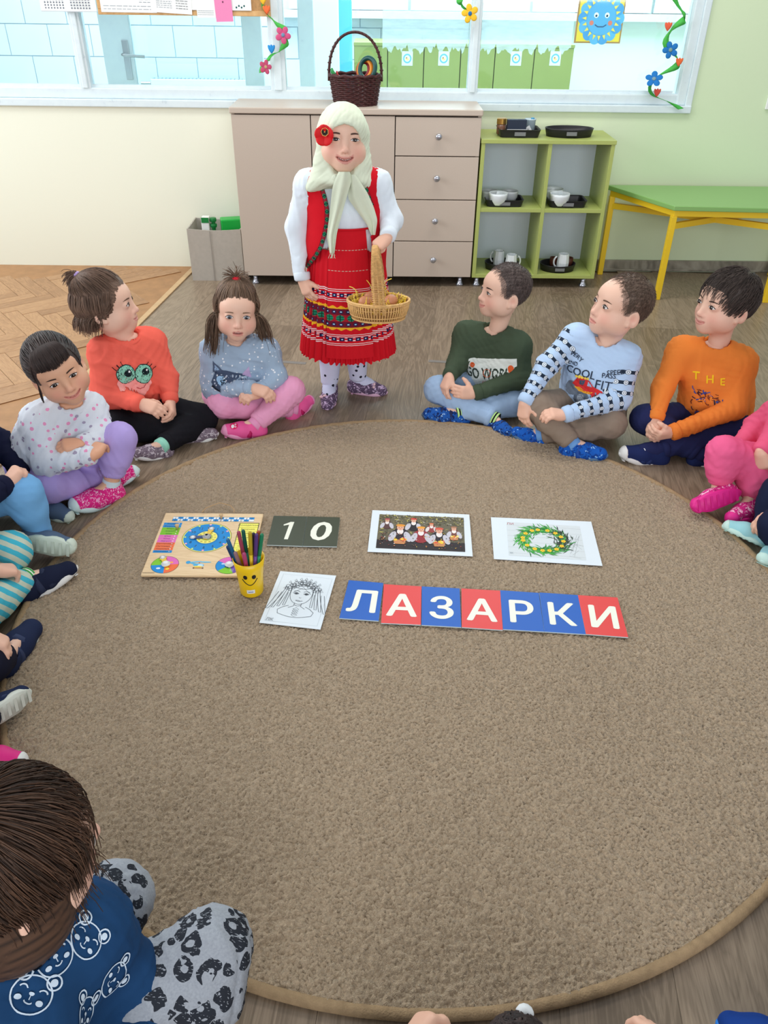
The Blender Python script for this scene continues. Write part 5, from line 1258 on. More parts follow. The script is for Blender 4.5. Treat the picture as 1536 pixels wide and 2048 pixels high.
# ------------------------------------------------------------------ hair
def hair_mat(c0, c1):
    def fn(t, p):
        a = t.add('ShaderNodeAttribute', attribute_name='Col'); t.l.new(a.outputs['Color'], p.inputs['Base Color'])
    return colmat('hair_strands', rough=.42, spec=.45)
def strands_mesh(lines, r0, n=3, col0=(60, 44, 36), col1=(90, 66, 50), seed=0, tip=.35):
    """many tapering strands as one mesh with per-strand tone"""
    r = np.random.RandomState(seed); V = []; Q = []; C = []; b = 0
    c0, c1 = np.array(lin(col0)[:3]), np.array(lin(col1)[:3])
    for L in lines:
        L = np.asarray(L, float); k = len(L); T = np.gradient(L, axis=0); T /= np.linalg.norm(T, axis=1)[:, None]+1e-9
        a = np.cross(T, [0.31, 0.17, 0.93]); a /= np.linalg.norm(a, axis=1)[:, None]+1e-9; c = np.cross(T, a)
        rr = r0*(0.7+0.6*r.rand())*np.linspace(1, tip, k)**.8
        th = np.arange(n)*2*np.pi/n
        ring = L[:, None]+rr[:, None, None]*(a[:, None]*np.cos(th)[None, :, None]+c[:, None]*np.sin(th)[None, :, None])
        V.append(ring.reshape(-1, 3)); i = np.arange(k-1)[:, None]*n; j = np.arange(n)[None]; j2 = (j+1) % n
        Q.append(np.stack([b+i+j, b+i+j2, b+i+n+j2, b+i+n+j], -1).reshape(-1, 4)); b += k*n
        t = r.rand(); C.append(np.tile(c0*(1-t)+c1*t, (k*n, 1)))
    return np.vstack(V), np.vstack(Q), np.vstack(C)
def on_scalp(d, off): 
    d = np.asarray(d, float); d = d/np.linalg.norm(d, axis=-1, keepdims=True)
    return CRAN_C+d*(1/np.sqrt(((d/(CRAN_R+off))**2).sum(-1, keepdims=True)))
def arc(d0, d1, n, off0, off1, lift=0.0):
    """path over the skull between two directions"""
    d0, d1 = nrm(d0), nrm(d1); t = np.linspace(0, 1, n)[:, None]; w = math.acos(np.clip(d0@d1, -1, 1))+1e-6
    d = (np.sin((1-t)*w)*d0+np.sin(t*w)*d1)/math.sin(w); off = off0+(off1-off0)*t[:, 0]+lift*np.sin(np.pi*t[:, 0])
    return CRAN_C+d/np.sqrt(((d/(CRAN_R[None]+off[:, None]))**2).sum(1, keepdims=True))
def hairline_mask(V, front, side, back, jag=.004, seed=1):
    """1 where hair grows; V in head frame (unit scale). front: hairline height at the brow, side: at the temple / ear, back: nape"""
    x, y, z = V.T; a = np.arctan2(np.abs(x), y)                     # 0 front .. pi back
    line = np.interp(a, [0, .5, .75, 1.05, 1.35, 1.75, 2.2, 3.15], [front, front-.004, front-.02, side+.022, side-.012, side-.005, back+.012, back])
    n = jag*np.sin(a*23+seed)+jag*.7*np.sin(a*51+2*seed)+jag*.5*np.sin(z*900)
    return smst(-.004, .004, z-line-n)
def cap(front, side, back, off=.004, h=.0050, hollow=True, puff=None, seed=1):
    """hair mass hugging the skull, cut along the hairline"""
    F = Field(V3(-.11, -.13, -.12), V3(.11, .12, .14), h); F.ell(CRAN_C, CRAN_R+off, 0)
    if puff:
        for c, r, k in puff: F.ell(c, r, k)
    V, Q = F.mesh(1); m = hairline_mask(V, front, side, back, seed=seed) > .5
    Q = Q[m[Q].all(1)]; used = np.unique(Q); mp = np.full(len(V), -1); mp[used] = np.arange(len(used)); return V[used], mp[Q]
# ------------------------------------------------------------------ hands (five fingers)
def hand_mesh(wrist, d, palm_n, side, curl=(.5, .5, .5, .5), thumb=.4, s=.92, spread=.10, h=.0021, arm=None, bend=0.0, thumb_out=.7):
    """d: from wrist to fingers, palm_n: direction the palm faces, side +1 = left hand. Chains with three bends each."""
    d = nrm(d); pn = np.array(palm_n, float); pn = nrm(pn-d*(pn@d)); lat = -np.cross(d, pn)*side     # lat points to the thumb side
    M_ = np.stack([lat, d, -pn], 1)                                                                  # local: x thumb side, y along, z back of the hand
    F = Field(V3(-.055, -.06, -.075), V3(.06, .125, .045), h)
    F.cone((0, -.012, 0), (0, -.002, 0), .0160, .0165, .0)
    if bend: pass
    for i, x in enumerate((.0165, .0055, -.0060, -.0165)): F.cone((x*.62, .002, 0), (x, .044-.002*abs(i-1), .001), .0115, .0098, .010)
    F.ell((.014, .018, -.006), (.013, .020, .011), .010); F.ell((-.012, .018, -.005), (.011, .020, .010), .010)
    L = [(.021, .014, .011), (.024, .016, .012), (.022, .015, .012), (.017, .012, .010)]
    for i, x in enumerate((.0165, .0055, -.0060, -.0165)):
        p = V3(x, .044-.002*abs(i-1), .001); a = 0.12; sp = spread*(1.5-i)*.8; c = curl[i]
        rads = (.0078, .0072, .0066, .0058)
        for j, l in enumerate(L[i]):
            a += c*(1.0, 1.25, .75)[j]; dv = V3(math.sin(sp)*math.cos(a), math.cos(sp)*math.cos(a), -math.sin(a)); q = p+dv*l; F.cone(p, q, rads[j]*(.92 if i == 3 else 1), rads[j+1]*(.92 if i == 3 else 1), .003); p = q
    p = V3(.015, .010, -.006); ang = thumb_out
    for j, (l, r0, r1) in enumerate(((.020, .0105, .0090), (.017, .0088, .0078), (.013, .0078, .0064))):
        dv = nrm(V3(math.sin(ang), math.cos(ang), -.35-.9*thumb*j)); ang -= .45*thumb+.12; q = p+dv*l; F.cone(p, q, r0, r1, .005); p = q
    V, Q = F.mesh(1)
    return np.array(wrist)+(V*s)@M_.T, (Q if side > 0 else Q[:, ::-1])
# ================================================================== poses: joints from the photograph (pixel + distance of what the child sits on)
def D(**k): return k
KIDS = {}
KIDS['blue'] = D(pel=pY(470, 790, 2.640), neck=pY(474, 684, 2.595), SL=pY(532, 700, 2.585), SR=pY(428, 700, 2.595), EL=pY(553, 752, 2.560), ER=pY(428, 778, 2.560), WL=pY(520, 783, 2.495), WR=pY(507, 776, 2.480),
    hL=pY(500, 789, 2.470), hR=pY(540, 788, 2.465), KL=pY(581, 782, 2.560), KR=pY(444, 808, 2.530), AL=pz(514, 845, .045), AR=pz(583, 816, .035), TL=pz(447, 858, .035), TR=pz(611, 800, .04),
    head=pY(473, 621, 2.565), face=V3(.22, -1, .02), hup=V3(.10, .02, 1))
KIDS['coral'] = D(pel=pY(250, 812, 2.490), neck=pY(257, 677, 2.480), SL=pY(303, 684, 2.530), SR=pY(206, 702, 2.450), EL=pY(334, 757, 2.490), ER=pY(219, 792, 2.390), WL=pY(341, 803, 2.430), WR=pY(283, 807, 2.350),
    hL=pY(345, 830, 2.390), hR=pY(318, 820, 2.335), KL=pY(405, 838, 2.490), KR=pY(238, 852, 2.360), AL=pz(328, 888, .04), AR=pz(372, 862, .035), TL=pz(270, 904, .035), TR=pz(412, 862, .03),
    head=pY(213, 609, 2.480), face=V3(1, .08, .10), hup=V3(-.12, 0, 1))
KIDS['dots'] = D(pel=pY(90, 925, 2.120), neck=pY(138, 808, 2.080), SL=pY(182, 816, 2.130), SR=pY(80, 842, 2.040), EL=pY(208, 872, 2.080), ER=pY(92, 928, 1.980), WL=pY(163, 888, 2.000), WR=pY(186, 910, 1.965),
    hL=pY(142, 890, 1.990), hR=pY(204, 882, 2.030), KL=pY(238, 878, 2.080), KR=pY(100, 972, 1.970), AL=pz(222, 970, .05), AR=pz(205, 955, .035), TL=pz(136, 1012, .04), TR=pz(272, 935, .045),
    head=pY(115, 741, 2.070), face=V3(.62, -1, -.02), hup=V3(-.42, .05, 1))
KIDS['green'] = D(pel=pY(1003, 775, 2.750), neck=pY(988, 664, 2.720), SL=pY(1036, 690, 2.680), SR=pY(932, 668, 2.750), EL=pY(1040, 757, 2.630), ER=pY(914, 728, 2.690), WL=pY(948, 787, 2.570), WR=pY(899, 752, 2.610),
    hL=pY(893, 782, 2.550), hR=pY(884, 788, 2.580), KL=pY(1024, 806, 2.610), KR=pY(876, 779, 2.650), AL=pz(922, 824, .04), AR=pz(985, 836, .035), TL=pz(832, 824, .035), TR=pz(1018, 858, .03),
    head=pY(1008, 583, 2.720), face=V3(-1, -.28, .12), hup=V3(.12, .02, 1))
KIDS['lorry'] = D(pel=pY(1185, 815, 2.520), neck=pY(1207, 690, 2.490), SL=pY(1254, 716, 2.450), SR=pY(1150, 674, 2.530), EL=pY(1240, 797, 2.400), ER=pY(1094, 730, 2.480), WL=pY(1128, 830, 2.350), WR=pY(1049, 806, 2.400),
    hL=pY(1095, 826, 2.340), hR=pY(1046, 842, 2.380), KL=pY(1222, 846, 2.380), KR=pY(1075, 812, 2.420), AL=pz(1085, 868, .035), AR=pz(1142, 884, .05), TL=pz(1044, 862, .035), TR=pz(1212, 905, .035),
    head=pY(1241, 613, 2.500), face=V3(-1, -.30, .22), hup=V3(.22, .02, 1))
KIDS['orange'] = D(pel=pY(1432, 838, 2.470), neck=pY(1432, 692, 2.450), SL=pY(1484, 722, 2.410), SR=pY(1362, 700, 2.480), EL=pY(1470, 816, 2.350), ER=pY(1325, 778, 2.430), WL=pY(1342, 866, 2.300), WR=pY(1311, 840, 2.350),
    hL=pY(1300, 874, 2.280), hR=pY(1303, 872, 2.300), KL=pY(1470, 862, 2.350), KR=pY(1292, 838, 2.390), AL=pz(1322, 897, .045), AR=pz(1395, 905, .04), TL=pz(1237, 902, .04), TR=pz(1436, 912, .035),
    head=pY(1450, 607, 2.450), face=V3(-1, -.36, .06), hup=V3(.10, .02, 1))
# ================================================================== people
def cloth_pat(name, fn, rough=.85):
    def g(t, p):
        fn(t, p)
        t.bump(t.noise(t.objco(), 900, 2), .12, .0008)
    return mat(name, rough=rough, spec=.15, fn=g)
def cloth(name, color, rough=.85): return mat(name, color, rough, spec=.15, var=.05, vscale=14, bump=.15, bscale=900, bdist=.0008)
def shoe(parent, A, T, up, m_up, m_sole, strap=None, label=None, toecap=None, hi=True, ss=None, collar=None, bow=None):
    e = np.array(T)-np.array(A); L = np.linalg.norm(e); s = np.clip(L/.116, .88, 1.12) if ss is None else ss; e = e/L
    lf = nrm(np.cross(up, e)); up2 = np.cross(e, lf); a = math.atan2(.036, .112); f = e*math.cos(a)+up2*math.sin(a); u = nrm(up2-f*(f@up2))
    R = np.stack([np.cross(f, u), f, u], 1)      # x right, y forward, z up
    O = np.array(A)-R@(V3(0, -.012, .058)*s); W = lambda V: O+(np.asarray(V)*s)@R.T
    F = Field(V3(-.05, -.07, -.01), V3(.05, .12, .09), .0036)
    F.cone((0, -.022, .026), (0, .035, .024), .027, .027, .0); F.cone((0, .035, .024), (.003, .080, .017), .027, .0235, .02); F.cone((0, -.024, .03), (0, -.014, .052 if hi else .04), .025, .026, .02)
    F.cone((0, -.013, .045 if hi else .034), (0, -.010, .09), .0205, .024, .003, op='s')
    if not hi: F.ell((0, .018, .055), (.018, .034, .020), .004, op='s')
    F.cut((0, 0, .004), (0, 0, -1))
    V, Q = F.mesh(1)
    sh_ = obj('shoe', W(V), Q, m_up, parent, smooth=True)
    if label: sh_['label'] = label
    pts = []
    for i in range(36):
        t = 2*math.pi*i/36; y = math.sin(t); x = math.cos(t); w = np.interp(y, [-1, -.5, 0, .4, 1], [.024, .026, .026, .031, .027]); pts.append((x*w*(1 if abs(y) < .98 else .9)+.002*y, .027+.078*y))
    pts = np.array(pts); loops = [(0.93, -.001), (1.0, .004), (1.02, .011), (.97, .014)]; Vv = []; Ff = []; n = len(pts)
    for sc, z in loops: Vv += [((x)*sc, .027+(y-.027)*sc, z+.003*smst(.07, .105, y)) for x, y in pts]
    for i in range(len(loops)-1):
        for j in range(n): Ff.append((i*n+j, i*n+(j+1) % n, (i+1)*n+(j+1) % n, (i+1)*n+j))
    Ff.append(tuple(range(n-1, -1, -1))); Ff.append(tuple((len(loops)-1)*n+j for j in range(n)))
    obj('sole', W(Vv), Ff, m_sole, sh_, smooth=True)
    tr = MB()
    for k in range(7):
        y = -.035+.02*k; tr.box((-.018, y, -.0022), (.018, y+.008, -.0009))
    obj('sole_tread', W(tr.v), tr.f, m_sole, sh_)
    if strap is not None:
        for k, (y0, z0) in enumerate(strap[1]):
            P = []
            for i in range(13):
                t = math.pi*i/12; P.append((.0295*math.cos(t), y0, .012+z0*math.sin(t)))
            mb = MB().tube(P, .009, 6, flat=.28, upv=(1, 0, 0)); obj('strap', W(mb.v), mb.f, strap[0], sh_, smooth=True)
    if toecap is not None:
        F2 = Field(V3(-.05, .04, -.01), V3(.05, .125, .06), .0036); F2.cone((0, .035, .024), (.003, .080, .017), .0285, .0252, .0); F2.cut((0, .078, 0), (0, -1, .35)); F2.cut((0, 0, .004), (0, 0, -1)); V2, Q2 = F2.mesh(1); obj('toe_cap', W(V2), Q2, toecap, sh_, smooth=True)
    if bow is not None:
        mb = MB(); mb.ell((.012, .052, .046), (.009, .006, .005), 10, 6); mb.ell((.026, .052, .041), (.009, .006, .005), 10, 6); obj('bow', W(mb.v), mb.f, bow, sh_, smooth=True)
    return sh_
def limbattr(V, segs):
    """along-limb and around-limb cloth coordinates (metres) for patterns that follow a sleeve or trouser leg"""
    best = np.full(len(V), 1e9); out = np.zeros((len(V), 3)); base = 0
    for chain in segs:
        u0 = 0.0; ref = None
        for a, b in zip(chain[:-1], chain[1:]):
            a, b = np.array(a), np.array(b); d = b-a; L = np.linalg.norm(d); d = d/L; t = np.clip((V-a)@d, 0, L); q = V-a-t[:, None]*d; r = np.linalg.norm(q, axis=1)
            if ref is None: ref = np.cross(d, [0.1, 1, 0.1])
            e1 = nrm(ref-d*(ref@d)); e2 = np.cross(d, e1); ang = np.arctan2(q@e2, q@e1); m = r < best
            best[m] = r[m]; out[m, 0] = u0+t[m]; out[m, 1] = ang[m]*.036; out[m, 2] = 1 if len(chain) > 1 else 0; u0 += L
    return out, best
def make_person(name, label, J, shirt, pants, shoes=None, hair=None, hd=None, hands=None, tone=None, parts=None, group=None, socks=None, ankle_skin=False, res=.0060, shirt_folds=.0080, pant_folds=.0062, rad=1.0, pel_w=1.0, collar=True, sleeve_end=(0, 0), pant_end=(0, 0), shirt_extra=None, pants_extra=None):
    parts = parts or {}; hd = dict(hd or {}); tone = SKIN if tone is None else tone
    pel, neck = J['pel'], J['neck']; root = empty(name, (pel[0], pel[1], 0), label, 'person', group)
    l = nrm(J['SL']-J['SR']); up = nrm(neck-pel); l = nrm(l-up*(l@up)); fwd = np.cross(l, up)
    r = rad
    chest = pel+(neck-pel)*.66; belly = pel+(neck-pel)*.33+fwd*.010
    lw = np.linalg.norm(J['SL']-J['SR'])/2
    allp = np.array([J[k] for k in ('pel', 'neck', 'SL', 'SR', 'EL', 'ER', 'WL', 'WR', 'KL', 'KR', 'AL', 'AR')])
    lo, hi = allp.min(0)-.12, allp.max(0)+.12; lo[2] = max(lo[2], -.01)
    # --- skin body under the clothes
    def torso(F, a, k=.04):
        for q in (-1, 1):
            F.cone(pel+l*q*.034*pel_w, belly+l*q*.036, (.070+a)*r, (.068+a)*r, k); F.cone(belly+l*q*.036, chest+l*q*.040, (.068+a)*r, (.064+a)*r, k)
            S = J['SL'] if q > 0 else J['SR']; F.cone(chest+l*q*.04, S-up*.012-l*q*.02, (.060+a)*r, (.036+a)*r, k); F.cone(neck-up*.02, S-up*.004, (.040+a*.6)*r, (.034+a)*r, .03)
    def arms(F, a, end, k=.025):
        for i, (S, E, W_) in enumerate(((J['SL'], J['EL'], J['WL']), (J['SR'], J['ER'], J['WR']))):
            d = nrm(W_-E); F.cone(S, E, (.0345+a)*r, (.0285+a)*r, k); F.cone(E, W_-d*end[i], (.0285+a)*r, (.0190+a*.9)*r, .02, flat=True)
    def legs(F, a, end, k=.03):
        for i, (q, K_, A) in enumerate(((1, J['KL'], J['AL']), (-1, J['KR'], J['AR']))):
            Hp = pel+l*q*.048*pel_w; d = nrm(A-K_); F.cone(Hp, K_, (.060+a)*r, (.041+a)*r, k); F.cone(K_, K_+(A-K_)*.35, (.041+a)*r, (.038+a)*r, .02); F.cone(K_+(A-K_)*.35, A-d*end[i], (.038+a)*r, (.025+a)*r, .02, flat=True)
    F = Field(lo, hi, .0115); torso(F, -.010); arms(F, -.004, (0, 0)); legs(F, -.006, (0, 0))
    for A_, T_, K_ in ((J['AL'], J['TL'], J['KL']), (J['AR'], J['TR'], J['KR'])): F.cone(A_+(K_-A_)*.25, A_, .022*r, .021*r, .01); F.cone(A_, A_+(T_-A_)*.4, .02, .015, .01)
    F.cut((0, 0, .006), (0, 0, -1)); Vb, Qb = F.mesh(1); meshes = [(Vb, Qb)]; cols = [np.tile(tone, (len(Vb), 1))]
    O = J['head']; R = frame(J['face'], J['hup']); s = hd.pop('s', 1.0); face = hd.pop('face_parts', {})
    if hd.pop('none', False) is False:
        nl = R.T@(neck-O); Vh, Qh, Ch = make_head(nl, s, skin=tone, **hd); meshes.append((O+Vh@R.T, Qh)); cols.append(Ch)
    else: Vh = None
    for side_, key in ((1, 'L'), (-1, 'R')):
        hp_ = (hands or {}).get(key, {})
        if hp_ is None: continue
        hp_ = dict(hp_); hp_.setdefault('h', .0036 if hd.get('h', .0026) > .0035 else .0025); W_ = J['W'+key]; d = hp_.pop('d', J['h'+key]-W_); pn = hp_.pop('pn', V3(0, 0, -1)); off = hp_.pop('off', 0.0)
        Vq, Qq = hand_mesh(W_+nrm(d)*(.004+off), d, pn, side_, **hp_); meshes.append((Vq, Qq)); c_ = np.tile(tone*V3(1, .93, .90), (len(Vq), 1)); cols.append(c_)
    V, Q, src = joinm(meshes); body = obj('body', V, Q, m_skin, root, col=np.vstack(cols), smooth=True)
    if Vh is not None and hd.get('h', .0026) < .0055:
        face_parts(body, O, R, s, Vh, Qh, smile=hd.get('smile', .5), open_=hd.get('open_', 0), **face)
    # --- trousers
    if pants is not None:
        F = Field(lo, hi, res)
        for q in (-1, 1): F.cone(pel+l*q*.034*pel_w, pel+up*.05+l*q*.036, .076*r, .071*r, .04)
        legs(F, .007, pant_end)
        if pants_extra: pants_extra(F)
        F.cut((0, 0, .002), (0, 0, -1)); V, Q = F.mesh(1); V = folds(V, Q, pant_folds, .07, seed=len(name)+int(abs(pel[0])*100)); V[:, 2] = np.maximum(V[:, 2], .0015)
        at_, _ = limbattr(V, [(pel+l*.05, J['KL'], J['AL']), (pel-l*.05, J['KR'], J['AR'])])
        parts['pants'] = obj('trousers', V, Q, pants, root, smooth=True, attrs={'limb': at_})
        for K_, A, e_ in ((J['KL'], J['AL'], pant_end[0]), (J['KR'], J['AR'], pant_end[1])) if J.get('cuffs', True) else ():
            d = nrm(A-K_); c0 = A-d*(e_+.020); MB().tube([c0, c0+d*.006, c0+d*.018, c0+d*.022], np.array([.033, .0355, .034, .029])*r, 20).build('hem_cuff', pants, parts['pants'], smooth=True)
    # --- shirt
    if shirt is not None:
        F = Field(lo, hi, res); torso(F, .010); arms(F, .0065, sleeve_end)
        F.cut(pel+up*J.get('hem', -.035), -up, pel, .16)
        ax = nrm(nrm(O+R@V3(0, -.03, -.05)*s-neck)+up*1.2); F.cone(neck+ax*.017, neck+ax*.12, .0405, .052, .004, op='s')
        if shirt_extra: shirt_extra(F)
        F.cut((0, 0, .002), (0, 0, -1)); V, Q = F.mesh(1); V = folds(V, Q, shirt_folds, .06, seed=3+int(abs(pel[0])*100)); V[:, 2] = np.maximum(V[:, 2], .002)
        at_, bd = limbattr(V, [(J['SL'], J['EL'], J['WL']), (J['SR'], J['ER'], J['WR'])])
        at_[:, 2] = (bd < .047*r)*1.0
        so = obj('shirt', V, Q, shirt, root, smooth=True, attrs={'limb': at_}); parts['shirt'] = so; F2 = Field(lo, hi, res); torso(F2, .010); V2, Q2 = F2.mesh(1); V2 = folds(V2, Q2, shirt_folds, .06, seed=3+int(abs(pel[0])*100)); parts['shirt_bvh'] = bvh_of(V2, Q2); parts['full_bvh'] = bvh_of(V, Q)
        if collar:
            e1 = nrm(np.cross(ax, [0, 1, .2])); e2 = np.cross(ax, e1); c0 = neck+ax*.004
            P = [c0+(e1*math.cos(t)+e2*math.sin(t))*.0425+ax*(-.012*((e1*math.cos(t)+e2*math.sin(t))@fwd)) for t in np.linspace(0, 2*math.pi, 32, endpoint=False)]
            MB().tube(P, .0062, 8, closed=True).build('collar', collar if not isinstance(collar, bool) else shirt, so, smooth=True)
        for E, W_, e_ in ((J['EL'], J['WL'], sleeve_end[0]), (J['ER'], J['WR'], sleeve_end[1])):
            d = nrm(W_-E); c0 = W_-d*(e_+.026); MB().tube([c0, c0+d*.004, c0+d*.024, c0+d*.029], np.array([.0265, .0290, .0275, .0225])*r, 20).build('cuff', shirt if not isinstance(collar, bpy.types.Material) else shirt, so, smooth=True)
    # --- socks and shoes
    if socks is not None:
        for K_, A, T_ in ((J['KL'], J['AL'], J['TL']), (J['KR'], J['AR'], J['TR'])):
            d = nrm(A-K_); ln = socks[1]; k = 10; P = [A-d*ln*(1-i/(k-1))+d*.02*(i/(k-1)) for i in range(k)]
            e_ = nrm(T_-A); ft = len(socks) > 2; P += [A+d*.004+e_*.02, A+d*.008+e_*.045, A+d*.010+e_*.068] if ft else []; mb = MB().tube(P, (np.r_[np.full(k, .0268), .0265, .0245, .018] if ft else np.full(k, .0268))*r, 18); at_ = np.zeros((len(mb.v), 3)); at_[:, 0] = np.repeat(np.linspace(0, ln+.02, len(P)), 18); o = obj('sock', mb.v, mb.f, socks[0], root, smooth=True, attrs={'limb': at_})
    if shoes is not None:
        zu = V3(0, 0, 1); shoe(root, J['AL'], J['TL'], J.get('uL', zu), **shoes); shoe(root, J['AR'], J['TR'], J.get('uR', zu), **shoes)
    # --- hair
    if hair is not None and Vh is not None:
        g = R.T@V3(0, 0, -1)
        for nm, Vx, Qx, Cx, mt in hair(g):
            obj(nm, O+(Vx*s)@R.T, Qx, mt, root, col=Cx, smooth=True)
    parts.update(root=root, body=body, O=O, R=R, s=s, l=l, up=up, fwd=fwd, chest=chest, belly=belly)
    return parts
# ------------------------------------------------------------------ hair styles (all in the head frame: x right, y forward, z up)
m_hair = colmat('hair_strands', rough=.55, spec=.3)
def rot_about(v, ax, a):
    ax = nrm(ax); return v*math.cos(a)+np.cross(ax, v)*math.sin(a)+ax*(ax@v)*(1-math.cos(a))
def away(d, c, a):
    d, c = nrm(d), nrm(c); ax = np.cross(c, d)
    return rot_about(d, ax, a) if np.linalg.norm(ax) > 1e-4 else d
def roots(n, front, side, back, seed, test=None):
    r = np.random.RandomState(seed); out = []
    while len(out) < n:
        d = r.normal(size=(4000, 3)); d /= np.linalg.norm(d, axis=1)[:, None]; P = on_scalp(d, .002); ok = hairline_mask(P, front, side, back, seed=seed) > .6
        for q in d[ok]:
            if test is None or test(q): out.append(q)
            if len(out) >= n: break
    return out
def drop(P, g, L, n, r, wave=.004, out=.0, taper=0.0):
    """continue a strand downwards"""
    p = P[-1]; d = nrm(P[-1]-P[-2]); pts = []; ph = r.rand()*6; o = V3(p[0], p[1], 0); o = nrm(o)
    for i in range(n):
        d = nrm(d*.55+g*.6+o*out+V3(math.sin(ph+i), math.cos(ph*1.3+i), 0)*wave*8); p = p+d*L/n; pts.append(p)
    return np.vstack([P, pts])
def capcol(V, c0, c1, seed=0):
    r = np.random.RandomState(seed); a = np.arctan2(V[:, 0], V[:, 2]); t = .5+.25*np.sin(a*47)+.25*np.sin(a*91+1.3)
    return np.array(lin(c0)[:3])*(1-t[:, None])+np.array(lin(c1)[:3])*t[:, None]
def hair_buzz(c0, c1, front=.080, side=-.014, back=-.050, n=4200, seed=1, ln=.12, r0=.00055):
    def f(g):
        Vc, Qc = cap(front+.007, side+.004, back+.004, .0020, seed=seed); yield 'hair', Vc, Qc, capcol(Vc, c0, c1), m_hair
        r = np.random.RandomState(seed); L = []
        for d in roots(n, front, side, back, seed):
            e = nrm(nrm(away(d, V3(0, -.55, .8), ln*(.6+.8*r.rand())))+r.normal(size=3)*.03); L.append(arc(d, e, 3, .001, .0055+.003*r.rand()))
        V, Q, C = strands_mesh(L, r0, 3, c0, c1, seed); yield 'hair_strands', V, Q, C, m_hair
    return f
def hair_short(c0, c1, front=.045, side=-.022, back=-.060, n=1900, seed=2, ln=.42, off=.012, fringe=.30, r0=.0013, crown=(0, -.6, .8), dropL=0.0, mess=.04, puff=None):
    def f(g):
        Vc, Qc = cap(front, side, back, off*.75, seed=seed, puff=puff); yield 'hair', Vc, Qc, capcol(Vc, c0, c1), m_hair
        r = np.random.RandomState(seed); L = []
        for d in roots(n, front, side, back, seed):
            a = ln*(.6+.7*r.rand()); 
            if d[1] > .45: a = fringe*(.7+.6*r.rand())
            e = nrm(away(d, crown, a)+r.normal(size=3)*mess); P = arc(d, e, 6, off*.6, off+.006*r.rand(), .004)
            if dropL and d[2] < .35: P = drop(P, g, dropL*(.6+.6*r.rand()), 3, r)
            L.append(P)
        V, Q, C = strands_mesh(L, r0, 3, c0, c1, seed); yield 'hair_strands', V, Q, C, m_hair
    return f
def tuft(tie, dirs, n, L, r, spread, g, off=.016, grav=.35, k=7):
    T0 = on_scalp(nrm(tie), off); out = []
    for i in range(n):
        d = nrm(np.array(dirs[i % len(dirs)])+r.normal(size=3)*spread); p = T0+r.normal(size=3)*.004; P = [p]
        for j in range(k-1): d = nrm(d+g*grav*.5); p = p+d*L*(.7+.5*r.rand())/k; P.append(p)
        out.append(np.array(P))
    return out
def scrunchie(tie, rad, r, off, c, name='hair_tie'):
    T0 = on_scalp(nrm(tie), off); n_ = nrm(tie); u = nrm(np.cross(n_, [1, .2, .1])); v = np.cross(n_, u); k = 28
    P = [T0+(u*math.cos(t)+v*math.sin(t))*(rad+.0016*math.sin(9*t))+n_*.0016*math.cos(7*t) for t in np.linspace(0, 2*math.pi, k, endpoint=False)]
    mb = MB().tube(P, r, 7, closed=True); V = np.array(mb.v); return name, V, np.array(mb.f), np.tile(lin(c)[:3], (len(V), 1)), m_hair
def hair_halfup(c0, c1, seed=3, tie=(0.02, .12, 1), front=.068, tiec=(214, 24, 48)):
    def f(g):
        Vc, Qc = cap(front, -.035, -.07, .005, seed=seed); yield 'hair', Vc, Qc, capcol(Vc, c0, c1), m_hair
        r = np.random.RandomState(seed); L = []
        for d in roots(800, front, .012, -.07, seed, lambda q: q[2] > .22 and q[1] > -.45): 
            e = nrm(np.array(tie)+r.normal(size=3)*.05); L.append(arc(d, e, 8, .005, .013, .005))
        for d in roots(1250, front, -.02, -.07, seed+1, lambda q: q[2] < .45 and (abs(q[0]) > .35 or q[1] < -.3) and q[1] < .45):
            e = nrm(V3(d[0]*1.25, (max(d[1], -.15)*.9+.12) if abs(d[0]) > .4 else d[1]*.9-.05, -.42)); P = arc(d, e, 6, .006, .014, .004); L.append(drop(P, g, .135*(.7+.6*r.rand()), 8, r, .012, .10))
        L += tuft(tie, [(.5, .1, .8), (-.8, .1, .6), (-1, -.1, .25), (.9, 0, .3), (0, -.5, .7), (-.5, .3, .6)], 150, .062, r, .28, g)
        V, Q, C = strands_mesh(L, .0016, 3, c0, c1, seed); yield 'hair_strands', V, Q, C, m_hair
        yield scrunchie(tie, .0095, .007, .015, tiec)
    return f
def hair_bobpony(c0, c1, seed=4, tie=(0, -.55, .85), front=.066, dropL=.045, tiec=(176, 152, 206)):
    def f(g):
        Vc, Qc = cap(front, -.022, -.085, .009, seed=seed, puff=[((0, -.055, -.045), (.068, .050, .060), .02)]); yield 'hair', Vc, Qc, capcol(Vc, c0, c1), m_hair
        r = np.random.RandomState(seed); L = []
        for d in roots(700, front, .030, -.02, seed, lambda q: q[2] > .25): L.append(arc(d, nrm(np.array(tie)+r.normal(size=3)*.05), 8, .008, .016, .005))
        for d in roots(1250, front, -.01, -.08, seed+1, lambda q: q[2] < .42 and q[1] < .62):
            e = nrm(V3(d[0]*1.2, min(d[1], .30)-.05, -.45)); P = arc(d, e, 6, .009, .017, .004)
            L.append(drop(P, g, dropL*(.6+.6*r.rand()) if d[1] < .2 else .012, 4, r, .006))
        L += tuft(tie, [(0, -.8, .6), (.2, -1, .3), (-.2, -.7, .7), (0, -1, 0)], 130, .06, r, .22, g, grav=.6)
        V, Q, C = strands_mesh(L, .0016, 3, c0, c1, seed); yield 'hair_strands', V, Q, C, m_hair
        yield scrunchie(tie, .008, .0045, .018, tiec)
    return f
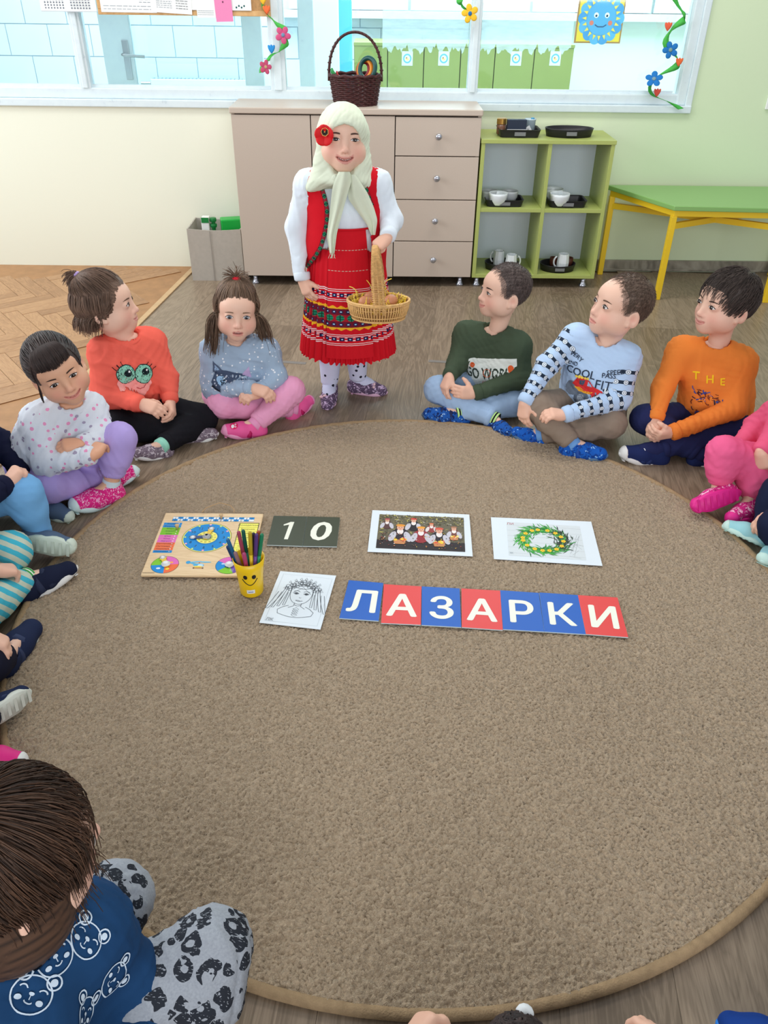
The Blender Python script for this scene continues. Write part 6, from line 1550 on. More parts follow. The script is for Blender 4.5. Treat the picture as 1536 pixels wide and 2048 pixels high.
def hair_bangs(c0, c1, seed=5):
    def f(g):
        Vc, Qc = cap(.052, -.024, -.07, .007, seed=seed); yield 'hair', Vc, Qc, capcol(Vc, c0, c1), m_hair
        r = np.random.RandomState(seed); L = []
        for d in roots(1300, .058, -.01, -.07, seed, lambda q: q[1] < .62): L.append(arc(d, nrm(V3(r.normal()*.05, -1, .12+r.normal()*.06)), 9, .006, .013, .006))
        for i in range(620):
            x = r.uniform(-.62, .62); d = nrm(V3(x*.75, .48, .85)); e = nrm(V3(x*1.12, 1, .34+.20*abs(x)-.16*r.rand())); L.append(arc(d, e, 7, .010, .011+.004*r.rand(), .010))
        for i in range(90):
            q = r.choice([-1, 1]); d = nrm(V3(q*.8, .62, .5)); e = nrm(V3(q*1, .60, -.25)); P = arc(d, e, 6, .007, .009); L.append(drop(P, g, .05*r.rand()+.02, 5, r, .012))
        V, Q, C = strands_mesh(L, .0016, 3, c0, c1, seed); yield 'hair_strands', V, Q, C, m_hair
    return f
def scalp_paint(c, front, side, back, seed=1, amt=.75):
    def f(V, col):
        m = hairline_mask(V, front+.003, side+.003, back+.003, .004, seed)*amt
        cx = np.linalg.norm((V-CRAN_C)/CRAN_R, axis=1); m = m*(cx < 1.08)*(cx > .9); col[:] = col*(1-m[:, None])+np.array(lin(c)[:3])*m[:, None]
    return f
# ------------------------------------------------------------------ the six children whose faces show
def dots_fn(base, dotc, scale, r, r2=None, dot2=None, var=.05, jitter=1.0):
    def fn(t, p):
        co = t.objco(); v = t.add('ShaderNodeTexVoronoi'); v.inputs['Scale'].default_value = scale; v.inputs['Randomness'].default_value = jitter; t.l.new(co, v.inputs['Vector'])
        n = t.noise(co, 10, 2); b = t.mix(n, lin(tuple(x*(1-var) for x in base)), lin(tuple(min(255, x*(1+var)) for x in base)))
        m = t.math('LESS_THAN', v.outputs['Distance'], r)
        c = lin(dotc)
        if dot2:
            sp = t.add('ShaderNodeSeparateColor'); t.l.new(v.outputs['Color'], sp.inputs[0]); c = t.mix(t.math('GREATER_THAN', sp.outputs[0], .5), lin(dotc), lin(dot2))
        t.l.new(t.mix(m, b, c), p.inputs['Base Color'])
    return fn
def stripes_fn(c0, c1, period, duty, attr=True):
    def fn(t, p):
        a = t.add('ShaderNodeAttribute', attribute_name='limb'); sx = t.add('ShaderNodeSeparateXYZ'); t.l.new(a.outputs['Vector'], sx.inputs[0])
        m = t.math('LESS_THAN', t.math('FRACT', t.math('DIVIDE', sx.outputs[0], period)), duty); t.l.new(t.mix(m, lin(c0), lin(c1)), p.inputs['Base Color'])
    return fn
def camo_fn(c0, c1, c2, scale):
    def fn(t, p):
        co = t.objco(); n = t.noise(co, scale, 3, .6, 1.0); n2 = t.noise(t.mapping(co, (1, 1, 1), (3, 7, 1)), scale*1.6, 2)
        a = t.mix(t.math('GREATER_THAN', n, .56), lin(c0), lin(c1)); t.l.new(t.mix(t.math('GREATER_THAN', n2, .64), a, lin(c2)), p.inputs['Base Color'])
    return fn
PRN = colmat('garment_print', rough=.7, spec=.15)
def print_on(P, F, dy=0.0, dx=0.0, name='print', k=1.2, tilt=0.0):
    """drape a print on the chest: centred on the shirt front, shifted by metres"""
    F.v = [(x*k, y*k, z) for x, y, z in F.v]; up, l, fwd = P['up'], P['l'], P['fwd']; c = (P['chest']+P['belly'])/2+up*dy+l*dx
    n = nrm(fwd*1.0+V3(0, 0, .0)+up*tilt); ex = nrm(l); ey = nrm(np.cross(n, ex)); return F.project(name, c, ex, ey, P['shirt_bvh'], PRN, P['shirt'], bvh2=P['full_bvh'])
# --- girl in the blue dotted sweater
m_ = dict(sole=mat('pink_rubber', (226, 130, 178), .5))
bl = make_person('person', 'seated girl with red hair tie, blue dotted sweater and pink leggings', KIDS['blue'],
    cloth_pat('blue_dot_knit', dots_fn((160, 182, 206), (236, 240, 248), 62, .20)), cloth('pink_leggings', (238, 166, 202)),
    shoes=dict(m_up=mat('pink_slipper', (240, 92, 160), .6), m_sole=mat('pale_pink_rubber', (236, 158, 196), .5), toecap=mat('pale_pink_rubber', (236, 158, 196), .5), strap=(mat('magenta_strap', (190, 24, 96), .6), [(.012, .044)])),
    socks=(cloth('pink_sock', (236, 160, 200)), .03), hair=hair_halfup((84, 66, 54), (136, 110, 90)),
    hd=dict(s=.88, smile=-.15, open_=.42, face_parts=dict(iris=(74, 84, 104), brow=(140, 112, 94), look=(0, .1), browtilt=-.6)),
    hands=dict(L=dict(curl=(.5, .5, .55, .6), pn=V3(-.2, .5, -1)), R=dict(curl=(.35, .4, .45, .5), pn=V3(0, .4, -1))))
f = Flat(2e-5)
f.poly([(-.062, -.022), (-.055, -.034), (0, -.040), (.050, -.034), (.062, -.020), (.058, .010), (.040, .022), (0, .020), (-.036, .020), (-.052, .012)], (70, 84, 110))
f.poly([(-.060, .008), (-.062, .044), (-.030, .018)], (84, 98, 124)).poly([(-.055, .015), (-.056, .034), (-.040, .018)], (150, 180, 214)).poly([(.030, .018), (.050, .046), (.060, .010)], (196, 170, 210))
r_ = random.Random(4)
for i in range(70): f.disc(r_.uniform(-.054, .054), r_.uniform(-.026, .014), .0016+.0012*r_.random(), r_.choice([(190, 204, 224), (120, 136, 164), (226, 232, 242), (52, 62, 84)]), n=6)
for x in (-.032, .034): f.disc(x, -.010, .015, (160, 200, 236), .011).disc(x+.006, -.009, .009, (30, 40, 56)).disc(x+.008, -.005, .003, (250, 250, 250))
f.line([(-.058, -.032), (-.02, -.040), (.02, -.040), (.056, -.030)], .006, (30, 36, 50))
print_on(bl, f, dy=.026, k=1.1)
# strap lettering on the pink shoes
# --- girl in coral
co_ = make_person('person', 'seated girl in coral sweater and black trousers looking up to the right', KIDS['coral'],
    cloth('coral_knit', (240, 104, 88)), cloth('black_trousers', (24, 24, 30)),
    shoes=dict(m_up=cloth_pat('grey_check_slipper', camo_fn((122, 108, 120), (196, 186, 194), (88, 76, 92), 90)), m_sole=mat('white_rubber', (226, 226, 224), .5)),
    socks=(cloth('mint_sock', (150, 214, 192)), .045), hair=hair_bobpony((78, 60, 50), (124, 98, 82)),
    hd=dict(s=.94, smile=.35, face_parts=dict(iris=(70, 48, 36), brow=(112, 86, 70), look=(0, .3))),
    hands=dict(L=dict(curl=(.4, .45, .5, .5), pn=V3(-1, .2, .1)), R=dict(curl=(.3, .3, .35, .4), pn=V3(.3, .6, -1))))
f = Flat(1.1e-4)
f.poly([(-.040, .004), (-.046, -.012), (-.036, -.034), (-.018, -.052), (0, -.064), (.018, -.050), (.036, -.030), (.044, -.010), (.038, .006)], (250, 166, 160))
for x in (-.023, .023): f.disc(x, .014, .0245, (40, 60, 60), .0255).disc(x, .014, .0225, (140, 208, 184), .0235)
f.disc(-.018, .018, .010, (20, 34, 40)).disc(.028, .020, .010, (20, 34, 40)).disc(-.015, .022, .003, (250, 250, 250), n=8).disc(.031, .024, .003, (250, 250, 250), n=8)
f.line([(.004, -.022), (.014, -.026), (.024, -.022), (.028, -.014)], .0018, (190, 60, 70))
for q in (-1, 1):
    for k in range(3): f.line([(q*(.030+.008*k), .036-.006*k), (q*(.036+.010*k), .044-.006*k)], .002, (40, 30, 30))
for i in range(16): f.disc(-.05+.006*i, -.05-.012*math.sin(i*.2), .0016, (206, 70, 62), n=6)
print_on(co_, f, dy=.028, k=1.25)
# --- girl in the white dotted sweater
do_ = make_person('person', 'smiling seated girl with dark fringe, white dotted sweater and lilac trousers', KIDS['dots'],
    cloth_pat('white_dot_knit', dots_fn((214, 220, 230), (226, 150, 190), 46, .26, dot2=(160, 152, 176))), cloth('lilac_trousers', (178, 160, 222)),
    shoes=dict(m_up=cloth_pat('pink_print_slipper', camo_fn((222, 40, 130), (240, 150, 196), (250, 220, 232), 120)), m_sole=mat('pale_mint_rubber', (206, 226, 226), .5), toecap=mat('pale_mint_rubber', (206, 226, 226), .5)),
    socks=(cloth('pale_sock', (206, 222, 230)), .018), hair=hair_bangs((38, 30, 30), (74, 60, 56)), ankle_skin=True, pant_end=(.035, .02), tone=np.array(lin((218, 168, 138))[:3]),
    hd=dict(s=.90, smile=.85, chubby=1.05, face_parts=dict(iris=(40, 28, 24), brow=(64, 48, 42), squint=.35, look=(0, 0))),
    hands=dict(L=dict(curl=(.5, .5, .5, .5), pn=V3(0, .4, -1)), R=dict(curl=(.5, .5, .5, .5), pn=V3(0, .5, -1))))
# --- boy in dark green
gr_ = make_person('person', 'seated boy in dark green sweatshirt and light blue trousers looking left', KIDS['green'],
    cloth('dark_green_sweat', (70, 84, 66)), cloth('light_blue_melange', (160, 186, 218)),
    shoes=dict(m_up=cloth_pat('blue_sport_slipper', camo_fn((34, 88, 170), (22, 40, 92), (150, 186, 226), 60)), m_sole=mat('slate_rubber', (70, 88, 112), .6), strap=(mat('navy_strap', (22, 36, 84), .6), [(.045, .040), (.018, .046)])),
    socks=(cloth_pat('neon_stripe_sock', stripes_fn((24, 26, 34), (196, 236, 150), .0125, .55)), .05), hair=hair_buzz((62, 52, 50), (112, 98, 94)),
    hd=dict(s=.89, smile=.75, hairpaint=scalp_paint((104, 88, 82), .080, -.014, -.050), face_parts=dict(iris=(50, 36, 30), brow=(62, 48, 44), squint=.45, look=(0, -.3))),
    hands=dict(L=dict(curl=(.28, .3, .32, .34), pn=V3(.2, 1, -.3), thumb=.1, thumb_out=1.0), R=dict(curl=(.35, .4, .45, .5), pn=V3(.6, .2, -.6), thumb=.2)))
f = Flat(); f.rect(-.085, -.048, .085, .040, (232, 238, 232))
f.text('GO WORLD', 0, -.008, .050, (62, 74, 64), bold=.035, sx=.62)
f.disc(-.060, .018, .009, (230, 100, 50)).disc(.066, .010, .010, (230, 100, 50)).disc(.070, -.006, .006, (230, 100, 50))
for i in range(12): f.line([(-.03+.007*i, -.040+.003*(i % 2)), (-.026+.007*i, -.032), (-.023+.007*i, -.036)], .0014, (226, 96, 50))
f.ring(-.012, -.006, .011, .0125, (226, 96, 50))
print_on(gr_, f, dy=.014, k=1.15)
# --- boy with the lorry print
def chain_fn(base):
    def fn(t, p):
        a = t.add('ShaderNodeAttribute', attribute_name='limb'); sx = t.add('ShaderNodeSeparateXYZ'); t.l.new(a.outputs['Vector'], sx.inputs[0])
        per, pw = .034, .030
        du = t.math('MULTIPLY', t.math('SUBTRACT', t.math('FRACT', t.math('DIVIDE', t.math('ADD', sx.outputs[0], .006), per)), .5), per)
        dw = t.math('MULTIPLY', t.math('SUBTRACT', t.math('FRACT', t.math('DIVIDE', t.math('ADD', sx.outputs[1], .5), pw)), .5), pw)
        rr = t.math('SQRT', t.math('ADD', t.math('MULTIPLY', du, du), t.math('MULTIPLY', dw, dw)))
        bar = t.math('LESS_THAN', t.math('ABSOLUTE', du), .0058); disc = t.math('LESS_THAN', rr, .0086); rim = t.math('GREATER_THAN', rr, .0074); hole = t.math('MULTIPLY', t.math('LESS_THAN', rr, .0042), t.math('GREATER_THAN', rr, .0030))
        c = t.mix(bar, lin(base), lin((40, 52, 70))); c = t.mix(disc, c, t.mix(t.math('MAXIMUM', rim, hole), lin((226, 236, 246)), lin((40, 52, 70))))
        t.l.new(t.mix(sx.outputs[2], lin(base), c), p.inputs['Base Color'])
    return fn
m_lor = cloth_pat('pale_blue_print_knit', chain_fn((182, 208, 240)))
lo_ = make_person('person', 'seated boy in pale blue lorry-print top and taupe trousers looking up left', KIDS['lorry'], m_lor, cloth('taupe_trousers', (142, 126, 112)),
    shoes=dict(m_up=cloth_pat('royal_blue_slipper', camo_fn((28, 92, 186), (20, 60, 140), (140, 186, 234), 55)), m_sole=mat('slate_rubber2', (80, 112, 146), .6), strap=(mat('blue_strap', (24, 74, 160), .6), [(.04, .042), (.014, .046)])),
    socks=(cloth('sky_sock', (110, 160, 220)), .03), hair=hair_buzz((74, 60, 52), (126, 106, 92), front=.084, side=-.010, back=-.046, seed=6),
    hd=dict(s=.985, smile=-.1, hairpaint=scalp_paint((122, 100, 88), .084, -.010, -.046, 6), face_parts=dict(iris=(60, 44, 36), brow=(112, 88, 74), look=(0, .4))),
    hands=dict(L=dict(curl=(.5, .5, .5, .5), pn=V3(.2, .4, -1)), R=dict(curl=(.3, .32, .36, .4), pn=V3(.5, .3, -.6), thumb=.1, thumb_out=.9)), collar=cloth('pale_blue_rib', (182, 208, 240)))
f = Flat(); nv = (48, 58, 76)
f.text('COOL', -.036, .026, .030, nv, bold=.012).text('FIT', .034, .006, .036, nv, bold=-.0).text('SPEED', .058, .046, .018, nv, bold=.01, rot=.25).text('PASS', .042, .034, .018, nv, bold=.01, rot=.1).text('VERY', -.056, .066, .018, nv, bold=.01, rot=-.5).text('END', -.062, .046, .014, nv, bold=.01).text('REEFK', .0, -.072, .024, nv, bold=.02, rot=.05)
f.disc(-.050, -.022, .020, (112, 122, 136)).disc(-.020, -.044, .021, (96, 106, 120)).disc(-.020, -.044, .012, (160, 168, 180)).disc(.004, -.052, .018, (110, 120, 134)).disc(.052, -.044, .014, (96, 106, 120)).disc(.052, -.044, .008, (160, 168, 180))
f.poly([(-.052, -.008), (-.040, .012), (-.006, .010), (.006, -.004), (.050, -.014), (.058, -.030), (.052, -.036), (-.012, -.024), (-.030, -.020)], (206, 48, 50))
f.poly([(-.046, -.016), (-.030, -.014), (-.012, -.022), (.010, -.020), (.0, -.028), (-.03, -.026)], (238, 170, 50)).poly([(-.034, .006), (-.032, -.008), (-.020, -.006), (-.018, .008)], (70, 84, 104)).poly([(-.010, .008), (-.010, -.006), (.004, -.006)], (150, 176, 206))
f.line([(.006, -.030), (.030, -.028), (.056, -.036)], .005, (226, 230, 236)).line([(.004, -.040), (.030, -.042), (.050, -.046)], .005, (70, 76, 90)).disc(.030, -.024, .005, (246, 214, 90)).disc(.042, -.026, .005, (246, 214, 90)).rect(.022, -.048, .042, -.042, (240, 190, 50))
for i in range(5): f.disc(-.044+.008*i, .014, .004, (244, 208, 80), n=8)
print_on(lo_, f, dy=.022)
# --- boy in orange
or_ = make_person('person', 'smiling seated boy in orange top and navy trousers at the right', KIDS['orange'],
    cloth('orange_jersey', (236, 134, 58)), cloth('navy_trousers', (36, 42, 84)),
    shoes=dict(m_up=cloth('navy_slipper', (30, 42, 88)), m_sole=mat('white_rubber', (226, 226, 224), .5), toecap=mat('white_rubber', (226, 226, 224), .5), strap=(mat('navy_band', (36, 54, 106), .7), [(.02, .044), (.036, .042)])),
    socks=(cloth('navy_trousers', (36, 42, 84)), .03, 1), hair=hair_short((48, 40, 38), (88, 76, 70), front=.052, side=-.020, back=-.056, off=.010, fringe=.34),
    hd=dict(s=.95, smile=.62, face_parts=dict(iris=(56, 40, 32), brow=(84, 66, 58), squint=.2, look=(0, .1))),
    hands=dict(L=dict(curl=(.5, .5, .55, .6), pn=V3(.3, .8, .4)), R=dict(curl=(.55, .6, .6, .65), pn=V3(.4, .5, -.5))))
f = Flat(1.5e-5)
f.text('T', -.036, .034, .024, (250, 206, 40), bold=.03).text('H', -.008, .024, .024, (250, 206, 40), bold=.02).text('E', .018, .018, .022, (250, 206, 40), bold=.02)
r_ = random.Random(11)
for i in range(120):
    x, y = r_.uniform(-.046, .030), r_.uniform(-.058, .012)
    if y > .016-.5*(x+.046): continue
    a = r_.uniform(-1.2, 1.2)-.6; l_ = r_.uniform(.006, .014); f.line([(x, y), (x+l_*.5*math.cos(a)-.002, y+l_*.5*math.sin(a)), (x+l_*math.cos(a), y+l_*math.sin(a))], r_.uniform(.0014, .003), r_.choice([(110, 50, 36), (76, 34, 36), (52, 76, 160), (40, 44, 66), (244, 150, 60), (130, 60, 40), (60, 90, 170)]))
print_on(or_, f, dy=.032, k=1.5)
# white collar of an undershirt and letters on the shoe bands
J = KIDS['orange']
# ================================================================== the standing girl in folk costume
GJ = D(pel=V3(-.118, 2.785, .47), neck=pY(692, 348, 2.765), SL=pY(755, 368, 2.765), SR=pY(617, 368, 2.765), EL=pY(783, 440, 2.74), ER=pY(592, 455, 2.765), WL=pY(775, 474, 2.655), WR=pY(605, 560, 2.715), hL=pY(745, 492, 2.60), hR=pY(621, 600, 2.69),
    KL=V3(-.085, 2.775, .27), KR=V3(-.175, 2.765, .27), AL=pz(716, 757, .060), AR=pz(659, 766, .060), TL=pz(764, 776, .025), TR=pz(657, 798, .025), head=pY(686, 279, 2.755), hem=.165, cuffs=False, face=V3(.13, -1, .14), hup=V3(.05, 0, 1))
m_blouse = cloth('white_blouse', (226, 236, 246)); m_red = cloth('folk_red', (206, 20, 36)); m_scarf = cloth('cream_scarf', (216, 224, 202))
gp = make_person('person', 'standing girl in red folk costume and cream headscarf holding a basket', GJ, m_blouse,
    cloth_pat('dotted_tights', dots_fn((212, 214, 240), (36, 34, 50), 36, .20)),
    shoes=dict(m_up=cloth_pat('mauve_print_slipper', camo_fn((92, 74, 100), (206, 180, 212), (120, 96, 126), 90)), m_sole=mat('rose_rubber', (220, 176, 204), .5), strap=(cloth_pat('mauve_print_slipper', None), [(-.002, .048)]), hi=False, bow=mat('pink_bow', (236, 196, 206), .6), ss=1.0),
    socks=(cloth_pat('dotted_tights', None), .02, 1), hd=dict(s=.97, smile=1.0, open_=.48, chubby=1.07, ears=False, face_parts=dict(iris=(44, 30, 26), brow=(86, 64, 56), squint=.55, look=(-.1, 0))),
    hands=dict(L=dict(curl=(1.05, 1.1, 1.1, 1.1), pn=V3(.1, .55, -.8), thumb=.7, thumb_out=.6, d=V3(-.75, -.45, -.55)), R=dict(curl=(.25, .3, .3, .35), pn=V3(.6, .75, .1), thumb=.1, thumb_out=.75)), shirt_folds=.006, pant_folds=.0008, pel_w=1.05)
root = gp['root']; up_g, l_g, f_g = gp['up'], gp['l'], gp['fwd']; GO, GR, GS = gp['O'], gp['R'], gp['s']
pel, neck = GJ['pel'], GJ['neck']
# fringe of hair under the scarf
Vc, Qc = cap(.031, .0, 0, .0085, seed=8); keep = (Vc[:, 1] > .030) & (Vc[:, 2] < .060); mp = np.cumsum(keep)-1; Qc = mp[Qc[keep[Qc].all(1)]]; Vc = Vc[keep]; obj('hair', GO+(Vc*GS)@GR.T, Qc, m_hair, root, col=capcol(Vc, (58, 44, 40), (84, 66, 58)), smooth=True)
# --- waistcoat, open in front
def inpoly(P, poly):
    x, y = P[:, 0], P[:, 1]; c = np.zeros(len(P), bool); n = len(poly)
    for i in range(n):
        (x1, y1), (x2, y2) = poly[i], poly[(i+1) % n]; m = ((y1 > y) != (y2 > y)) & (x < (x2-x1)*(y-y1)/(y2-y1+1e-9)+x1); c ^= m
    return c
def topx(V): 
    d = V-np.array([0, 0, CAM_H]); w = d@CW; return np.stack([768+F_PX*(d@CR)/w, 1024-F_PX*(d@CU)/w], 1)
lo = np.minimum(pel, neck)-.2; hi = np.maximum(pel, neck)+.2; F = Field(lo, hi, .0046)
chest, belly = gp['chest'], gp['belly']
hips = pel+up_g*.02
for q in (-1, 1):
    F.cone(hips+l_g*q*.045, belly+l_g*q*.040, .098, .091, .05); F.cone(belly+l_g*q*.040, chest+l_g*q*.046, .090, .084, .04); S = GJ['SL'] if q > 0 else GJ['SR']
    F.cone(chest+l_g*q*.045, S-up_g*.008-l_g*q*.022, .078, .050, .04); F.cone(neck-up_g*.015, S-up_g*.002-l_g*q*.01, .048, .047, .03)
    E_ = GJ['EL'] if q > 0 else GJ['ER']; d = nrm(E_-S); F.cone(S+l_g*q*.030-up_g*.015, S+d*.16+l_g*q*.020, .040, .045, .008, op='s')
    F.cone(S+l_g*q*.06+up_g*.02, S+l_g*q*.09-up_g*.1, .05, .06, .0, op='s')
F.cone(neck, neck+up_g*.12, .055, .07, .01, op='s'); F.cut(pel+up_g*.03, -up_g)
V, Q = F.mesh(1); N = vnormals(V, Q); pxy = topx(V); c1 = lambda x, y: (560+x/5.486, 180+y/5.486); c2_ = lambda x, y: (560+x/5.486, 480+y/5.486)
edgeL = [c1(395, 890), c1(425, 930), c1(450, 1050), c1(488, 1170), c1(515, 1300), c1(515, 1440), c1(488, 1580), c1(450, 1720), c1(385, 1830), c2_(330, 250), c2_(290, 300)]
edgeR = [c1(935, 890), c1(940, 960), c1(945, 1090), c1(975, 1180), c1(1010, 1270), c1(1010, 1370), c1(990, 1600), c1(1000, 1760), c1(1010, 1860)]
hole = edgeL+[(600, 560), (700, 620), (790, 560)]+edgeR[::-1]
front = V@f_g-pel@f_g > -.02
rem = front & inpoly(pxy, hole); Qk = Q[~rem[Q].any(1)]; used = np.unique(Qk); mp = np.full(len(V), -1); mp[used] = np.arange(len(used)); vest_bvh = bvh_of(V, Q)
vest = obj('waistcoat', V[used], mp[Qk], m_red, root, smooth=True)
def cast(x, y, bv, off=.003):
    d = nrm(ray(x, y)); h = bv.ray_cast(Vector((0, 0, CAM_H)), Vector(d)); 
    return None if h[0] is None else np.array(h[0])-d*off
def trim(path, name, w=.0135):
    P = np.array(path, float); seg = np.r_[0, np.cumsum(np.linalg.norm(np.diff(P, axis=0), axis=1))]; n = int(seg[-1]/1.4); t = np.linspace(0, seg[-1], n); X = np.interp(t, seg, P[:, 0]); Y_ = np.interp(t, seg, P[:, 1])
    for _ in range(4): X[1:-1] = (X[:-2]+2*X[1:-1]+X[2:])/4; Y_[1:-1] = (Y_[:-2]+2*Y_[1:-1]+Y_[2:])/4
    C = []
    for x, y in zip(X, Y_):
        c = cast(x, y, vest_bvh, .002)
        if c is None: c = pY(x, y, C[-1][1] if C else 2.68)
        C.append(c)
    C = np.array(C)
    for _ in range(3): C[1:-1] = (C[:-2]+2*C[1:-1]+C[2:])/4
    T = np.gradient(C, axis=0); T /= np.linalg.norm(T, axis=1)[:, None]; view = nrm(C.mean(0)-[0, 0, CAM_H]); Sd = np.cross(T, view); Sd /= np.linalg.norm(Sd, axis=1)[:, None]; k = 13; Vv = []; Cc = []; L = np.r_[0, np.cumsum(np.linalg.norm(np.diff(C, axis=0), axis=1))]
    cols = []
    for i in range(n):
        for j in range(k): Vv.append(C[i]+Sd[i]*w*(j/(k-1)-.5)-view*.0012*(1-(2*j/(k-1)-1)**2))
    Ff = []; fc = []
    for i in range(n-1):
        for j in range(k-1):
            Ff.append((i*k+j, i*k+j+1, (i+1)*k+j+1, (i+1)*k+j)); a = ((L[i] % .024)/.024-.5)*2; b = ((j+.5)/(k-1)-.5)*2
            c = (34, 34, 44) if abs(b) > .86 else ((150, 40, 56) if abs(a)+abs(b)*.55 > .74 else ((30, 60, 52) if abs(abs(a)+abs(b)*.4-.36) < .10 or abs(a) < .06 else (34, 140, 100)))
            fc += [lin(c)]*4
    obj(name, Vv, Ff, colmat('embroidery', rough=.75, spec=.15), vest, col=np.array(fc), corner=True, smooth=True)
trim(edgeL, 'embroidered_trim'); trim(edgeR[:5], 'embroidered_trim'); 
# --- skirt and apron
WZ, HZ = .640, .185
SC = V3(pel[0]+.004, 2.785, 0)
def skirt_pt(a, z, lift=0.0, pleat=1.0):
    """a: angle, 0 = towards the camera, positive to the right of the picture"""
    t = (WZ-z)/(WZ-HZ); t2 = np.clip(t, 0, 1); rx = .116+.046*t2**.8+.010*t2**2; ry = .108+.040*t2**.8
    pl = pleat*(.0015+.0060*t2**1.3)*np.sin(a*46+3*np.sin(a*5)+1.2*t2); r_ = 1+pl/.15
    return np.stack([SC[0]+np.sin(a)*(rx*r_+lift), SC[1]-np.cos(a)*(ry*r_+lift), z+0*a], -1)
PYR = [(544, None)]
zpy = lambda z: np.interp(z, [pY(660, y, 2.64)[2] for y in (720, 700, 600, 500, 440)], [720, 700, 600, 500, 440])
REDC, MAR, YEL, WHT, NVY, GRN, SKY, RED2 = (206, 20, 36), (112, 22, 46), (238, 180, 40), (238, 220, 222), (30, 30, 74), (30, 140, 104), (170, 206, 236), (170, 30, 44)
def folk(s, py):
    """woven pattern: s = metres along the cloth, py = height in the pattern's own rows"""
    def wl(y0): return abs(py-y0) < .75
    def per(p, o=0.0): return ((s+o) % p)/p-.5
    for y0 in (580, 584, 600, 603.5, 668, 671.5, 686, 689): 
        if wl(y0): return WHT
    for y0 in (592, 677):
        if abs(py-y0) < 5:
            a = per(.026)*.026*560; b = py-y0; 
            if abs(a) < 4.5 and abs(b) < 3.6: return SKY if abs(a) < 1.6 and abs(b) < 1.2 else NVY
            if abs(abs(a)-6.3) < 1.2 and abs(abs(b)-2.6) < .9: return WHT
            return REDC
    if 611 < py < 618:
        a = per(.030)*2; return YEL if (py-618)/-7 < .9-.6*abs(a) else REDC
    if 654 < py < 661:
        a = per(.030)*2; return YEL if (py-654)/7 < .9-.6*abs(a) else REDC
    if 617 <= py <= 655:
        for y0 in (624, 648):
            if abs(py-y0) < 4:
                a = per(.024, .004)*.024*560; b = py-y0; r2 = (a/4.2)**2+(b/3.2)**2
                if r2 < .22: return SKY
                if r2 < 1: return NVY
        if abs(py-636) < 6.5:
            a = per(.0375)*.0375*560; b = py-636; r2 = (a/8)**2+(b/6)**2
            if r2 < 1: return (20, 60, 50) if abs(abs(b)-2.2) < .8 or abs(a) < .9 else GRN
            return RED2
        return MAR
    return REDC
def woven(name, a0, a1, na, z0, z1, nz, lift, pleat, parent, stitch=False, frill=0.0):
    A = np.linspace(a0, a1, na); Z = np.linspace(z0, z1, nz); AA, ZZ = np.meshgrid(A, Z, indexing='ij')
    ZZ2 = ZZ+frill*np.sin(AA*60+2*np.sin(AA*7))*smst(z1+.03, z1, ZZ)
    V = skirt_pt(AA.ravel(), ZZ2.ravel(), lift, pleat); i = np.arange(na-1)[:, None]*nz; j = np.arange(nz-1)[None]
    Q = np.stack([i+j, i+nz+j, i+nz+j+1, i+j+1], -1).reshape(-1, 4); fc = []
    for ii in range(na-1):
        s = .155*(A[ii]+A[ii+1])/2; dz = 0
        for jj in range(nz-1):
            z = (Z[jj]+Z[jj+1])/2; py = zpy(z); c = folk(s, py)
            if stitch and (abs(py-504) < .9 or abs(py-544) < .9) and (s % .013) < .0085: c = (196, 176, 160)
            fc.append(c)
    pal = {c: lin(c) for c in set(fc)}; C = np.repeat(np.array([pal[c] for c in fc]), 4, axis=0)
    return obj(name, V, Q, colmat('embroidery', rough=.75, spec=.15), parent, col=C, corner=True, smooth=True)
sk = woven('skirt', -math.pi, math.pi, 320, WZ-.06, HZ+.004, 130, .0, 1.0, root, frill=.004)
ap = woven('apron', -.42, .58, 110, WZ+.012, .214, 210, .010, .12, root, stitch=True)
mb = MB(); Aw = np.linspace(-1.3, 1.3, 40); MB().tube(skirt_pt(Aw, np.full(40, WZ+.010), .010, 0), .0035, 6).build('apron_band', m_red, ap, smooth=True)
# --- headscarf
F = Field(V3(-.19, -.16, -.23), V3(.19, .15, .15), .0038)
F.ell(CRAN_C+V3(0, -.004, -.004), CRAN_R+V3(.009, .011, .008), 0); F.ell((0, .036, .030), (.068, .061, .054), .02)
for q in (-1, 1):
    F.cone((q*.046, .004, .01), (q*.050, .006, -.070), .034, .032, .03); F.cone((q*.054, .0, -.070), (q*.080, -.010, -.132), .034, .030, .04); F.cone((q*.060, .015, -.075), (q*.014, .070, -.118), .024, .018, .02)
    F.cone((q*.080, -.012, -.126), (q*.130, -.012, -.160), .024, .009, .03); F.cone((q*.07, .02, -.122), (q*.11, .02, -.152), .02, .008, .03)
F.cone((0, -.06, -.02), (0, -.055, -.13), .07, .06, .04); F.ell((0, .02, -.125), (.085, .060, .024), .02)
F.ell((.002, .095, -.034), (.0640, .085, .079), .006, op='s'); F.ell((0, .03, -.03), (.058, .05, .07), .004, op='s')
V, Q = F.mesh(1); V = folds(V, Q, .0045, .05, seed=12, along=(.3, .5, .8)); scarf = obj('headscarf', GO+(V*GS)@GR.T, Q, m_scarf, root, smooth=True)
F = Field(V3(-.05, .02, -.17), V3(.05, .13, -.08), .0026); F.ell((0, .078, -.118), (.021, .018, .020), 0); F.ell((.026, .070, -.114), (.016, .013, .014), .01); V, Q = F.mesh(1); V = folds(V, Q, .003, .02, 4); obj('scarf_knot', GO+(V*GS)@GR.T, Q, m_scarf, scarf, smooth=True)
